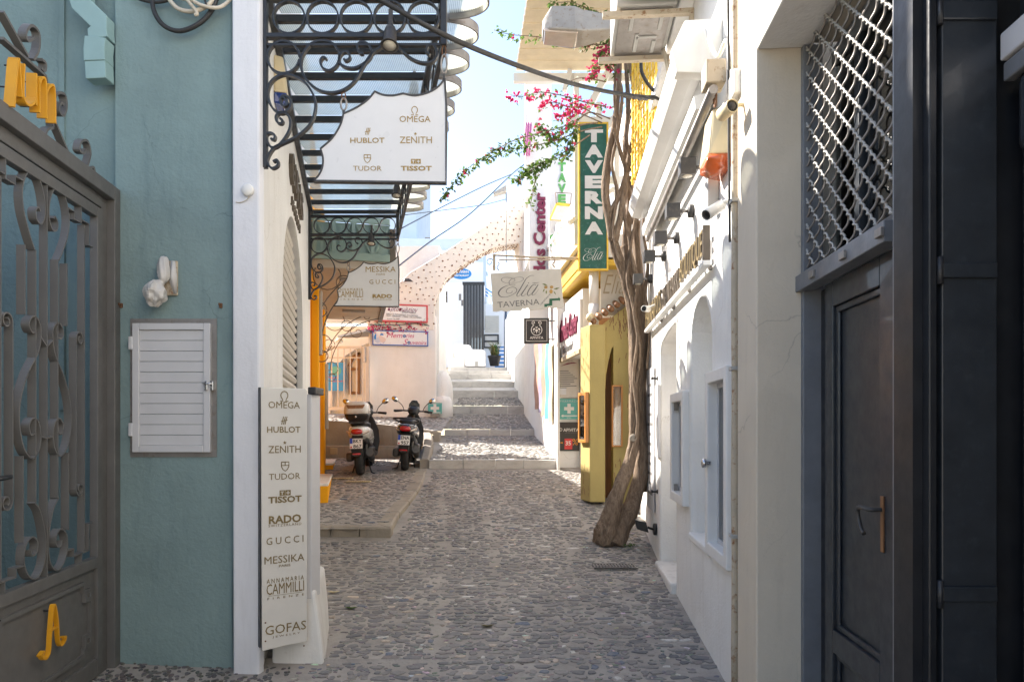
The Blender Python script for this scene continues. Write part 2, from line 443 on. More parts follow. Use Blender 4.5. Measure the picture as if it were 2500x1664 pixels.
paint('olive_fruit', (.48, .28, .07), .5, .3, bs=0)
wood('menu_wood', (.42, .16, .03), (.58, .25, .06), .4)
wood('brown_wood', (.17, .075, .03), (.27, .13, .055), .5)
wood('beam_tan', (.40, .28, .15), (.52, .40, .24), .6, (2, 30, 30))
glass('window_glass', (.92, .95, .95), gloss=.2)
# ribbed, slightly dirty canopy glass
m, t, b = new('canopy_glass'); t.nodes.remove(b); o = t.nodes['Material Output']
tr = nd(t, 'ShaderNodeBsdfTransparent', Color=(.80, .84, .82, 1)); tl = nd(t, 'ShaderNodeBsdfTranslucent', Color=(.80, .79, .70, 1))
gl = nd(t, 'ShaderNodeBsdfGlossy', Roughness=.12)
w = nd(t, 'ShaderNodeTexWave', Scale=22.0); t.links.new(pos(t), w.inputs['Vector'])
f1 = ramp(t, nz(t, 2.5, detail=5), [(.35, (.30,)*3), (.7, (.62,)*3)]).outputs[0]
f1 = mixc(t, .25, f1, w.outputs['Color'])
m1 = t.nodes.new('ShaderNodeMixShader'); t.links.new(f1, m1.inputs[0]); t.links.new(tr.outputs[0], m1.inputs[1]); t.links.new(tl.outputs[0], m1.inputs[2])
m2 = t.nodes.new('ShaderNodeMixShader'); m2.inputs[0].default_value = .07
t.links.new(m1.outputs[0], m2.inputs[1]); t.links.new(gl.outputs[0], m2.inputs[2]); t.links.new(m2.outputs[0], o.inputs[0])
# bark
m, t, b = new('bark'); b.inputs['Roughness'].default_value = .9
n = nz(t, 9, (4, 4, .9), detail=10, rough=.72)
c = ramp(t, n, [(.28, (.10, .068, .048)), (.5, (.29, .205, .14)), (.75, (.46, .36, .265))]).outputs[0]
t.links.new(c, b.inputs['Base Color']); bump(t, b, n, 1.0, .06)
def leafmat(name, c, tl=.35):
    m, t, b = new(name); b.inputs['Roughness'].default_value = .5
    o = t.nodes['Material Output']; d = nd(t, 'ShaderNodeBsdfTranslucent', Color=(*[min(1, x*1.6) for x in c], 1))
    r = ramp(t, nz(t, 40, detail=2), [(.3, tuple(x*.6 for x in c)), (.7, tuple(min(1, x*1.45) for x in c))]).outputs[0]
    t.links.new(r, b.inputs['Base Color'])
    mx = t.nodes.new('ShaderNodeMixShader'); mx.inputs[0].default_value = tl
    t.links.new(b.outputs[0], mx.inputs[1]); t.links.new(d.outputs[0], mx.inputs[2]); t.links.new(mx.outputs[0], o.inputs[0])
leafmat('leaf', (.085, .15, .03)); leafmat('bract', (.52, .03, .12)); leafmat('dry_leaf', (.16, .13, .05)); leafmat('weed', (.05, .12, .02))
# souvenir sign picture: white houses, blue domes, drawn by noise and position
m, t, b = new('picture'); b.inputs['Roughness'].default_value = .5
vo = nd(t, 'ShaderNodeTexVoronoi', Scale=9.0); t.links.new(pos(t), vo.inputs['Vector'])
t.links.new(ramp(t, vo.outputs['Color'], [(.2, (.05, .15, .45)), (.38, (.75, .73, .72)), (.6, (.62, .42, .33)), (.8, (.72, .72, .76))]).outputs[0], b.inputs['Base Color'])
# ------------------------------------------------------------------ the ground
def lerp_tab(tab, y):
    if y <= tab[0][0]: return tab[0][1]+(y-tab[0][0])*(tab[1][1]-tab[0][1])/(tab[1][0]-tab[0][0])
    for (a, p), (b, q) in zip(tab, tab[1:]):
        if y <= b: return p+(q-p)*(y-a)/(b-a)
    return tab[-1][1]
GZ = [(-9, -.2), (0, -.06), (4, 0), (6.5, .125), (7.0, .165), (7.5, .225), (11.5, .825)]
TZ = [(7.5, .325), (11, .765), (13.3, .92)]
def gz(x, y):
    z = lerp_tab(GZ, y)
    if x < -1.2 and y < 6: z += .05*min(1, (-1.2-x)/1.2)
    return z+.012*noise.noise(Vector((x*1.3, y*1.3, 0)))
def tz(x, y): return lerp_tab(TZ, y)+.008*noise.noise(Vector((x*1.3, y*1.3, 5)))
FL = Fr(-1.508, 4.10, -.2327, 1, (1, 0))         # the jewellery shop front and the orange house in line with it
FR = Fr(1.252, 4.02, .0758, 1, (-1, 0))          # the white boutique wall on the right
FG = Fr(-2.427, 4.17, .1224, -1, (1, 0))         # the grey gate, u runs towards the viewer
def lx(y): return -.554-.2327*y                  # shop front line
def rx(y): return .947+.0758*y if y < 8.6 else 1.6-.1*(y-8.6)

def sheet(x0f, x1f, y0, y1, zf, nx, ny, name, mat, parent=None, skirt=.3):
    mb = MB(); vs = []; fs = []
    for j in range(ny+1):
        y = y0+(y1-y0)*j/ny
        for i in range(nx+1):
            a, b = x0f(y), x1f(y); x = a+(b-a)*i/nx; vs.append((x, y, zf(x, y)))
    for j in range(ny):
        for i in range(nx):
            k = j*(nx+1)+i; fs.append((k, k+1, k+nx+2, k+nx+1))
    mb.add(vs, fs, sm=True)
    return mb.build(name, mat, parent)
terrain = MB().box(-90, 90, -60, 140, -1.6, -.45).build('ground', 'concrete'); struct(terrain)
road = struct(sheet(lambda y: -5.0 if y < 4.3 else min(-1.3, lx(y)), lambda y: 3.2, -9, 11.5, gz, 60, 340, 'road', 'mortar'))
# kerbed terrace where the scooters stand
KX = -1.36
def kx(y): return KX+.03*math.sin(y*2.1)
def ky(x): return 7.66-.06*(x-KX)
terr = struct(sheet(lambda y: lx(y)-.02, lambda y: kx(y)-.16, 7.66, 13.35, tz, 20, 90, 'terrace', 'mortar'))
def ktop(y): return max(tz(0, y), gz(KX, y)+.012)+.004
def kerb_block(pts_in, pts_out):
    mb = MB(); rings = []
    for (xi, yi), (xo, yo) in zip(pts_in, pts_out):
        zt = ktop(yi); w = R.uniform(-.004, .004)
        rings.append([(xi, yi, zt-.3), (xi, yi, zt+w), (xo+(xi-xo)*.12, yo+(yi-yo)*.12, zt+w-.002), (xo, yo, zt-.016), (xo, yo, zt-.3)])
    mb.loft(rings, sm=False); return mb.build('kerbstone', 'kerb_stone', terr, bev=.006)
xs = [lx(7.7)-.02, -2.05, -1.72, KX]
for a, b in zip(xs, xs[1:]):
    n = 4; px_ = [a+.004+(b-a-.008)*i/n for i in range(n+1)]
    kerb_block([(x, ky(x)+.17) for x in px_], [(x, ky(x)+R.uniform(-.006, .006)) for x in px_])
ys = [7.84, 8.45, 9.02, 9.6, 10.15, 10.7, 11.25]
for a, b in zip(ys, ys[1:]):
    n = 4; q = [a+.004+(b-a-.008)*i/n for i in range(n+1)]
    kerb_block([(kx(y)-.17, y) for y in q], [(kx(y)+R.uniform(-.006, .006), y) for y in q])
kerb_block([(KX-.17, 7.835), (KX-.17, 7.70), (KX-.17, 7.83)][:1]+[(KX-.16, 7.83)], [(kx(7.84), 7.835), (KX, 7.66)])

# stepped street beyond: tread surfaces and marble risers
#        Y     z0    z1    xl     xr
STEPS = [(11.3, .795, .944, -1.376, .74), (14.0, 1.31, 1.43, -1.386, .46), (16.5, 1.80, 1.99, -1.455, .29), (18.0, 2.256, 2.44, -1.62, .16),
         (19.0, 2.58, 2.74, -1.71, .06), (20.0, 2.88, 3.03, -1.86, -.02), (20.6, 3.08, 3.18, -1.9, -.10), (21.2, 3.23, 3.33, -1.9, -.16)]
stepped = None
for i, (Y, z0, z1, xl, xr) in enumerate(STEPS):
    if i+1 < len(STEPS): Y2, zz, xl2, xr2 = STEPS[i+1][0], STEPS[i+1][1], STEPS[i+1][3], STEPS[i+1][4]
    else: Y2, zz, xl2, xr2 = 34, 4.2, -3, 3
    xl_, xl2_ = (xl-.0, xl2-.0)
    if i == 1: xl_, xl2_ = -1.386, -1.455
    def tf(x, y, Y=Y, Y2=Y2, z1=z1, zz=zz): return z1-.004+(zz-z1)*(y-Y)/(Y2-Y)+.006*noise.noise(Vector((x, y, 3)))
    o = sheet(lambda y: xl_+(xl2_-xl_)*(y-Y)/(Y2-Y)-.25, lambda y: xr+(xr2-xr)*(y-Y)/(Y2-Y)+.25, Y+.12, Y2+.05, tf, 10, 12, 'pavement', 'mortar_light')
    if i >= 3: o.data.materials[0] = M('marble')
    struct(o); STEPS[i] = (Y, z0, z1, xl, xr, Y2, zz, xl2, xr2)
    # riser made of marble blocks
    nb = 4 if i < 3 else 3
    cut = [xl+(xr-xl)*k/nb+(R.uniform(-.06, .06) if 0 < k < nb else 0) for k in range(nb+1)]
    if i == 0: cut[-1] = .74
    for a, b in zip(cut, cut[1:]):
        cy = (lambda x: Y+.05*((x-(xl+xr)/2)/(xr-xl))**2*4*(1 if x > (xl+xr)/2 else 0)) if i == 0 else (lambda x: Y)
        w = .15 if i < 4 else .3
        mb = MB(); dz = R.uniform(-.004, .004)
        mb.loft([[(a+.003, cy(a), z0-.12), (a+.003, cy(a), z1+dz), (a+.003, cy(a)+w, z1+dz+.006), (a+.003, cy(a)+w, z0-.12)],
                 [(b-.003, cy(b), z0-.12), (b-.003, cy(b), z1+dz+R.uniform(-.003, .003)), (b-.003, cy(b)+w, z1+dz+.006), (b-.003, cy(b)+w, z0-.12)]], sm=False)
        mb.build('step_block', 'marble', o, bev=.008)
# upper terrace in front of the souvenir house, behind the retaining wall
def uz(x, y):
    t = min(1, max(0, (x+3.6)/2.2)); a = 1.60+(1.40-1.60)*t; b = 1.79
    return a+(b-a)*min(1, max(0, (y-13.25)/2.6))
upper = struct(sheet(lambda y: lx(y)-1.5, lambda y: -1.36, 13.25, 17.2, uz, 12, 12, 'upper_terrace', 'mortar_light'))

# retaining wall of two tiers with drain holes
rw = MB(front(12.95).T)
low = MB(); xa, xb = lx(12.95)-.3, -1.62
low.box(xa, xb, 12.95, 13.2, .5, 1.129)
rwo = thing('retaining_wall', 'rough concrete retaining wall in two tiers behind the parked scooters', 'wall', ((xa+xb)/2, 13.1, .88))
low.build('lower_tier', 'concrete', rwo, bev=.015)
up = MB(lambda a, b, c: Vector((a, b, c)))
prof = [(xa, .9), (-1.40, .9), (-1.40, 1.385), (-1.75, 1.44), (-2.2, 1.50), (-2.9, 1.575), (xa, 1.625)]
upm = MB(lambda u, n, z: Vector((u, 13.2-n, z)))
hole1 = arc(-1.56, 1.30, .05, 0, 330, 11); hole2 = arc(-1.83, 1.29, .032, 0, 330, 11)
upm.plate(prof, -.28, 0, holes=[hole1, hole2]); upm.build('upper_tier', 'concrete', rwo, bev=.012)
vent = MB(lambda u, n, z: Vector((u, 12.95-n, z)))
vx = (265+740-1000); vxx = P(815, 1100, 12.95)
vent.box(vxx.x-.07, vxx.x+.07, 0, .02, vxx.z-.07, vxx.z+.06); vent.build('vent_cover', 'tan_box', rwo, bev=.01)
# curved flank wall beside the first ramp
fm = MB(); rings = []
for i in range(13):
    t = i/12; y = 11.34+1.9*t; x = -1.40-.22*t**2.2
    zt = .955+.43*(1-(1-t)**2.0); rings.append([(x-.13, y, .6), (x-.13, y, zt-.02), (x-.10, y, zt), (x+.0, y, zt), (x+.03, y, zt-.03), (x+.03, y, .6)])
fm.loft(rings, sm=False); tag(fm.build('flank_wall', 'concrete'), 'curved concrete flank wall between the black scooter and the stepped ramp', 'wall')

# ------------------------------------------------------------------ stones set in the mortar
TONES = [((.145, .143, .146), 26), ((.18, .172, .168), 26), ((.225, .21, .195), 20), ((.105, .108, .12), 11), ((.20, .172, .158), 11), ((.28, .26, .235), 8),
         ((.085, .125, .19), 2.4), ((.60, .57, .53), 4.6), ((.50, .41, .33), 2.4)]
rs0 = 0
TW = [w for _, w in TONES]
def stone_pts(rnd, lx_, ly_, h, k=7):
    ph = rnd.uniform(0, 6.28); ring = []
    for i in range(k):
        a = ph+2*math.pi*(i+rnd.uniform(-.30, .30))/k; q = rnd.uniform(.72, 1.16)
        ring.append((math.copysign(abs(math.cos(a))**.8, math.cos(a))*lx_*q, math.copysign(abs(math.sin(a))**.8, math.sin(a))*ly_*q))
    tx, ty = rnd.uniform(-.04, .04), rnd.uniform(-.05, .05)
    vs = [(x*1.03, y*1.03, -.012) for x, y in ring]+[(x, y, h*.45+tx*x+ty*y) for x, y in ring]+[(x*.90, y*.86, h+tx*x+ty*y) for x, y in ring]
    fs = [(i, (i+1) % k, k+(i+1) % k, k+i) for i in range(k)]+[(k+i, k+(i+1) % k, 2*k+(i+1) % k, 2*k+i) for i in range(k)]+[tuple(2*k+i for i in range(k))]
    return vs, fs
def tone_mesh(name, vs, fs, tones):
    me = bpy.data.meshes.new(name); me.from_pydata(vs, [], fs); me.materials.append(M('stone'))
    at = me.attributes.new('tone', 'FLOAT_COLOR', 'FACE')
    at.data.foreach_set('color', [q for c in tones for q in (*c, 1)])
    return me
def lay(x0f, x1f, y0, y1, size, rnd, skip=None):
    """rows of elongated stones across the street: (x, y, half length, half width, turn, tone)"""
    out = []; y = y0
    while y < y1:
        d = size*rnd.uniform(.78, .98); x = x0f(y)+rnd.uniform(.0, .06)
        while x < x1f(y)-.03:
            hl = size*rnd.choice((.26, .34, .42, .50, .62, .80))*rnd.uniform(.85, 1.1); x += hl
            if rnd.random() > .07 and (skip is None or not skip(x, y)):
                hw = size*rnd.uniform(.28, .52)
                tone = rnd.choices(TONES, TW)[0][0]; f = rnd.uniform(.75, 1.25)
                if tone[0] > .3: hl *= rnd.uniform(.6, 1.15); hw *= .75
                out.append((x, y+rnd.uniform(-.22, .22)*size, hl, hw, rnd.gauss(0, .24), tuple(q*f for q in tone)))
            x += hl+size*rnd.uniform(.0, .16)
        y += d
    return out
rs = random.Random(11)
def seam(x, y):                                  # mortar lines running up the street
    for a, b in ((-.42, .10), (.10, .10), (.62, .02), (1.05, .05)):
        if abs(x-(a-b*(y-4)+.03*math.sin(y))) < .028: return True
    return x > rx(y)-.02 or (y < 4.95 and x < -1.15) or (x < KX+.08 and y > 7.55) or x < lx(y)+.03
main = lay(lambda y: -1.2 if y < 4.9 else max(lx(y), -2.4), lambda y: min(rx(y), 1.62) if y > 8.6 else rx(y), 3.55, 11.22, .086, rs, seam)
main.sort(key=lambda s: s[1])
proto = []
for i in range(24):
    rr = random.Random(100+i); vs, fs = stone_pts(rr, .5, .5, .06, rr.choice((6, 7, 8))); proto.append((vs, fs))
near = [s for s in main if s[1] > 3.95][:300]; nearset = set(map(id, near))
cache = {}
for s in near:
    k = rs.randrange(24); tk = min(range(len(TONES)), key=lambda q: sum((TONES[q][0][j]-s[5][j])**2 for j in range(3)))
    if (k, tk) not in cache:
        vs, fs = proto[k]; me = tone_mesh('cobblestone', vs, fs, [TONES[tk][0]]*len(fs)); cache[(k, tk)] = me
    ob = bpy.data.objects.new('cobblestone', cache[(k, tk)]); COL.objects.link(ob); ob.parent = road
    ob.location = Vector((s[0], s[1], gz(s[0], s[1])-.002+rs.uniform(0, .004)))-WL[road]; ob.scale = (s[2]*2, s[3]*2, .085); ob.rotation_euler = (0, 0, s[4])
def field(stones, zf, parent, rnd, name='cobbles', h=.0048):
    V = []; Fc = []; C = []
    for (x, y, hl, hw, a, tone) in stones:
        vs, fs = stone_pts(rnd, hl, hw, h*rnd.uniform(.5, 1.2), 6 if y > 6 else 7); o = len(V); ca, sa = math.cos(a), math.sin(a); z = zf(x, y)
        V += [(x+p[0]*ca-p[1]*sa-WL[parent].x, y+p[0]*sa+p[1]*ca-WL[parent].y, z+p[2]-WL[parent].z) for p in vs]
        Fc += [[i+o for i in f] for f in fs]; C += [tone]*len(fs)
    ob = bpy.data.objects.new(name, tone_mesh(name, V, Fc, C)); COL.objects.link(ob); ob.parent = parent; WL[ob] = WL[parent]
    return stuff(ob)
rest = [s for s in main if id(s) not in nearset]
rest.append((.22, 5.22, .145, .036, .02, (.10, .10, .105)))
field(rest, gz, road, rs)
chips = []
for i in range(4200):                            # small chips filling the joints
    y = 3.6+7.5*rs.random()**1.2; x = rs.uniform(max(lx(y), -1.3), rx(y)-.03)
    if x < KX+.08 and y > 7.5: continue
    tone = rs.choices(TONES, TW)[0][0]; chips.append((x, y, rs.uniform(.010, .028), rs.uniform(.007, .017), rs.uniform(-1, 1), tuple(q*rs.uniform(.8, 1.25) for q in tone)))
field(chips, gz, road, rs, 'stone_chips', .004)
field(lay(lambda y: lx(y)+.02, lambda y: kx(y)-.17, 7.85, 12.95, .092, rs), tz, terr, rs)
# pebble mosaic by the gate and the teal wall
peb = []
for i in range(900):
    x = rs.uniform(-2.6, -1.35); y = rs.uniform(3.35, 4.2); peb.append((x, y, rs.uniform(.010, .020), rs.uniform(.008, .013), rs.uniform(0, 3), tuple(q*rs.uniform(.6, 1.2) for q in (.05, .05, .055))))
field(peb, gz, road, rs, 'pebbles', .008)
pav = [o for o in bpy.data.objects if o.name.startswith('pavement')]
pav.sort(key=lambda o: o.location.y)
for i in range(3):
    Y, z0, z1, xl, xr, Y2, zz, xl2, xr2 = STEPS[i]
    def tf(x, y): return z1-.004+(zz-z1)*(y-Y)/(Y2-Y)
    st = lay(lambda y: xl+.03, lambda y: xr+(xr2-xr)*(y-Y)/(Y2-Y)-.02, Y+.17, Y2-.02, .10, rs)
    st = [(*s[:5], tuple(.13+q*.6 for q in s[5])) for s in st]; field(st, tf, pav[i], rs, h=.008)
field(lay(lambda y: lx(y)-.3, lambda y: -1.42, 13.3, 15.3, .11, rs), uz, upper, rs)
# one long stone and a few pale marble chips lying proud are part of the road
# metal drain grates
def grate(px_, py_, Y, w, d, zf, mat, parent, bars=9):
    p = P(px_, py_, Y); g = MB()
    z = zf(p.x, p.y)+.006
    for i in range(bars):
        x = p.x-w/2+w*(i+.25)/bars; g.box(x, x+w/bars*.5, p.y-d/2, p.y+d/2, z, z+.012)
    g.box(p.x-w/2, p.x+w/2, p.y-d/2, p.y-d/2+.02, z-.002, z+.012); g.box(p.x-w/2, p.x+w/2, p.y+d/2-.02, p.y+d/2, z-.002, z+.012)
    return g.build('drain_grate', mat, parent)
grate(1500, 1384, 6.62, .42, .22, gz, 'galvanised', road, 14); grate(833, 1168, 10.45, .36, .12, tz, 'cream_plastic', terr); grate(876, 1178, 10.2, .36, .12, tz, 'cream_plastic', terr, 11)
# ------------------------------------------------------------------ left: teal house behind and beside the gate
TW_ = front(4.17)
teal = thing('teal_house', 'teal rendered house wall with meter cabinet, beside the grey metal gate', 'house', (-2.1, 4.5, 0))
mb = MB(TW_.T)
x0, x1 = -2.427, -1.700
mb.plate([(x0, -.1), (x1, -.1), (x1-.012, .4), (x1+.006, 1.0), (x1-.004, 2.0), (x1-.012, 3.2), (x1-.006, 5.4), (x0, 5.4)], -.5, 0)
mb.build('wall', 'teal', teal, bev=.012)
# inside the gate the court wall carries on a little farther back
mb = MB(TW_.T).box(-5.2, -2.43, -.6, -.06, -.2, 5.6); mb.build('court_wall', 'teal', teal)
mb = MB(TW_.T).box(-2.80, -2.765, -.08, -.045, 1.6, 5.6); mb.build('corner_bead', 'teal', teal)
side = MB().box(-5.4, -5.1, 1.5, 4.7, -.2, 5.6); side.build('side_wall', 'teal', teal)
roof = MB().box(-5.4, -1.72, 4.15, 4.66, 5.4, 5.62); roof.build('roof_slab', 'white_wall', teal)

# ------------------------------------------------------------------ jewellery shop, white
shop = thing('jewellery_shop', 'white rendered jewellery shop with arched roller shutter and iron canopy', 'shop', tuple(FL.T(2.3, -1, 0)))
# corner pier facing the viewer
mb = MB(); mb.loft([[(-1.672, 4.09, -.1), (-1.515, 4.09, -.1), (-1.505, 4.14, -.1), (-1.672, 4.6, -.1)], [(-1.682, 4.09, 5.9), (-1.512, 4.09, 5.9), (-1.505, 4.14, 5.9), (-1.682, 4.6, 5.9)]], sm=False)
mb.build('corner_pier', 'white_grey', shop, bev=.012)
L = 4.83
u0, _ = FL.px(690, 1000); u1, _ = FL.px(739, 1000); uc = (u0+u1)/2; ru = (u1-u0)/2
AZ = 2.52
opening = [(u0, .25), (u1, .25)]+[(uc+ru*math.cos(math.radians(a)), AZ+.90*math.sin(math.radians(a))) for a in range(0, 181, 9)]
mb = MB(FL.T); mb.plate([(.05, -.1), (L, -.1), (L, 5.9), (.05, 5.9)], -.10, 0, holes=[opening]); mb.build('shop_wall', 'white_wall', shop)
mb = MB(FL.T).box(1.0, L, -3.5, -.101, 5.5, 5.9).box(1.0, L, -3.5, -3.3, -.1, 5.5).box(L-.15, L, -3.3, -.101, -.1, 5.5); mb.build('shop_shell', 'white_wall', shop)
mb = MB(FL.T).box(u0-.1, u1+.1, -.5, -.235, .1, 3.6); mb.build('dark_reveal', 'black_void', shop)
for q in (u0+.001, u1-.14): MB(FL.T).box(q, q+.12, -.20, -.055, .25, AZ+.3).build('shutter_guide', 'black_metal', shop)
z = .27
while z < 3.34:
    d = max(0.0, z+.04-AZ); half = ru*math.sqrt(max(.02, 1-min(1, d/.90)**2)) if d > 0 else ru-.045
    half = min(half, ru-.045)-.10*(1 if d <= 0 else .4)
    s_ = MB(FL.T).loft([[(uu, -.085, z), (uu, -.055, z+.010), (uu, -.040, z+.040), (uu, -.058, z+.074), (uu, -.085, z+.086)] for uu in (uc-half-.06, uc+half-.10)], sm=False)
    s_.build('shutter_slat', 'shutter_slat', shop); z += .088
plat = FL
# raised bronze letters over the arch
ua, za = FL.px(704, 400); ub, zb = FL.px(733, 470)
for k, ch in enumerate('GOFAS'): lettering(ch, FL, (ua+ub)/2-.53+.27*k, 3.76, .235, .27, 'bronze', shop, n=.0, depth=.035, name='letter')
for k, ch in enumerate('JEWELRY'): lettering(ch, FL, (ua+ub)/2-.45+.15*k, 3.50, .075, .085, 'bronze', shop, n=.0, depth=.02, name='letter')

# plinth block and thin cabinet behind the brand column
mb = MB(); mb.loft([[(-1.50, 4.26, -.05), (-1.165, 4.26, -.05), (-1.32, 4.95, -.05), (-1.62, 4.98, -.05)], [(-1.50, 4.27, .20), (-1.195, 4.27, .20), (-1.325, 4.92, .22), (-1.62, 4.97, .22)],
    [(-1.50, 4.28, .47), (-1.235, 4.28, .47), (-1.345, 4.90, .50), (-1.62, 4.96, .50)]], sm=False)
mb.build('plinth', 'white_step', shop, bev=.02)
mb = MB(); mb.loft([[(-1.30, 4.275, .42), (-1.255, 4.275, .42), (-1.235, 4.40, .42), (-1.30, 4.44, .42)], [(-1.30, 4.275, 1.70), (-1.255, 4.275, 1.70), (-1.235, 4.40, 1.70), (-1.30, 4.44, 1.70)]], sm=False)
mb.build('cable_trunking', 'white_alu', shop, bev=.006)
mb = MB(); mb.box(-1.275, -1.225, 4.26, 4.45, 1.70, 1.745); mb.build('trunking_cap', 'black_plastic', shop, bev=.006)

# ------------------------------------------------------------------ orange house beyond, with balcony
orange = thing('orange_house', 'bright orange rendered house with arched openings under a balcony', 'house', tuple(FL.T(7.2, -1, .4)))
uA, uB = 4.86, 9.6
def arched(u0, u1, zb, zs, rise, k=14):
    c, r = (u0+u1)/2, (u1-u0)/2
    return [(u0, zb), (u1, zb)]+[(c+r*math.cos(math.pi*i/k), zs+rise*math.sin(math.pi*i/k)) for i in range(k+1)]
mb = MB(FL.T); mb.plate([(uA, .2), (uB, .2), (uB, 5.6), (uA, 5.6)], -.25, 0, holes=[arched(5.35, 6.75, .75, 1.9, .62), arched(7.5, 8.9, .85, 2.1, .62)])
mb.build('wall', 'orange_wall', orange)
MB(FL.T).box(uA, uB, -3, -.7, .2, 5.9).build('house_body', 'orange_wall', orange)
MB(FL.T).box(5.0, 9.3, -.45, -.40, .4, 3.0).build('recess_back', 'orange_wall', orange)
for a, b in ((4.98, 5.30), (6.85, 7.35)):
    MB(FL.T).box(a, b, 0, .10, .50, 3.35).build('pilaster', 'orange_wall', orange, bev=.015)
for a, b, zz in ((4.9, 6.95, .72), (7.3, 9.2, .86)):
    MB(FL.T).box(a, b, .0, .22, .2, zz).build('sill_step', 'orange_wall', orange, bev=.01)
    MB(FL.T).box(a, b, .0, .225, zz, zz+.03).build('sill_slab', 'white_step', orange, bev=.008)
MB(FL.T).box(6.98, 7.10, .10, .15, 1.45, 2.50).build('light_strip', 'grey_plastic', orange, bev=.01)
MB(FL.T).box(5.06, 5.16, .10, .14, 2.45, 3.30).build('conduit_box', 'grey_plastic', orange, bev=.008)
# balcony slab over the lane
B0, B1 = 4.98, 9.55
bal = thing('balcony', 'beige balcony slab with green metal end panel, behind the second hanging sign', 'balcony', tuple(FL.T(7, .6, 3.7)))
MB(FL.T).box(B0+.05, B1, .0, 1.02, 3.60, 3.88).build('slab', 'soffit', bal, bev=.01)
MB(FL.T).box(B0, B1, 1.02, 1.10, 3.57, 4.15).build('fascia', 'bronze', bal)
FB = Fr(*FL.T(B0, 0, 0)[:2], FL.n[0], FL.n[1], (0, -1))
MB(FB.T).box(0, 1.02, -.02, .02, 3.70, 3.80).build('bottom_rail', 'green_metal', bal, bev=.006)
MB(FB.T).box(0, 1.02, -.02, .02, 4.20, 4.28).build('top_rail', 'green_metal', bal, bev=.006)
for i in range(4):
    a = .02+.25*i
    MB(FB.T).box(a, a+.05, -.02, .02, 3.80, 4.20).build('upright', 'green_metal', bal)
    if i < 3 or True:
        p = [(a+.05, 3.80), (a+.25, 4.20)] if i % 2 else [(a+.05, 4.20), (a+.25, 3.80)]
        MB(FB.T).strap(p, .018, -.008, .008).build('diagonal_brace', 'green_metal', bal)
MB(FB.T).box(0, 1.02, -.05, -.03, 3.80, 4.20).build('back_panel', 'green_metal', bal)
for k, uu in enumerate((5.6, 6.9, 8.3)):
    MB(FL.T).box(uu, uu+.12, .35, .75, 3.56, 3.601).build('soffit_light', 'galvanised', bal, bev=.005)
# wrought scroll brackets under the balcony
for k, uu in enumerate((5.1, 9.1)):
    fb = Fr(*FL.T(uu, 0, 0)[:2], FL.n[0], FL.n[1], (0, -1)); g = MB(fb.T)
    g.strap(arc(1.15, 2.55, 1.15, 178, 95, 18), .014, -.012, .012); g.strap(arc(1.15, 2.55, 1.03, 178, 97, 18), .014, -.012, .012)
    for c in ((.10, 3.05, .10), (.42, 3.42, .10), (.20, 3.5, .18), (.8, 3.62, .06), (.14, 2.6, .12)):
        g.strap(arc(c[0], c[1], c[2], 0, 350, 18), .012, -.01, .01)
    g.strap(spiral(.62, 3.30, .16, .03, 60, 520), .012, -.01, .01); g.strap(spiral(.14, 2.45, .13, .03, 90, 560), .012, -.01, .01)
    g.build('scroll_bracket', 'bronze', bal)

# ------------------------------------------------------------------ right: white boutique
bout = thing('white_boutique', 'white boutique wall with arched niche and framed display windows on the right', 'shop', tuple(FR.T(1.5, -1, 0)))
def fu(px_, y=1040): return FR.px(px_, y)[0]
N0, N1 = FR.px(1737, 1000)[0], FR.px(1686, 1000)[0]
nic = [(N0, .70), (N1, .70)]+[((N0+N1)/2+(N1-N0)/2*math.cos(math.radians(a)), 2.06+.33*math.sin(math.radians(a))) for a in range(0, 181, 12)]
D0, D1 = FR.px(1651, 1000)[0], FR.px(1611, 1000)[0]
dor = [(D0, .14), (D1, .16), (D1, 2.2), (D1-.1, 2.30), ((D0+D1)/2, 2.36), (D0+.1, 2.38), (D0, 2.36)]
W1 = (fu(1795), fu(1740), .70, 1.84); W2 = (fu(1682), fu(1650), .89, 1.77)
def rect(w, e=0): return [(w[0]-e, w[2]-e), (w[1]+e, w[2]-e), (w[1]+e, w[3]+e), (w[0]-e, w[3]+e)]
E0, E1 = fu(1813), fu(1576)
mb = MB(FR.T)
mb.plate([(E0, -.1), (E1, -.1), (E1, 4.6), (E0, 4.6)], -.34, 0, holes=[nic, dor, rect(W1, -.06), rect(W2, -.06)])
mb.build('wall', 'white_wall', bout, bev=.02, seg=3)
MB(FR.T).box(E0, E1, -3.5, -.6, -.1, 4.6).build('shop_body', 'white_wall', bout)
MB(FR.T).box(N0-.15, N1+.15, -.36, -.345, .5, 2.6).build('niche_back', 'white_wall', bout)
MB(FR.T).box(N0+.002, N1-.002, -.343, .02, .66, .712).build('niche_sill', 'white_wall', bout, bev=.012)
MB(FR.T).box(D0-.1, D1+.1, -.40, -.345, -.1, 2.6).build('door_panel', 'cream_wall', bout)
MB(FR.T).box(D0, D1, -.34, .05, -.1, .18).build('door_step', 'white_step', bout, bev=.02)
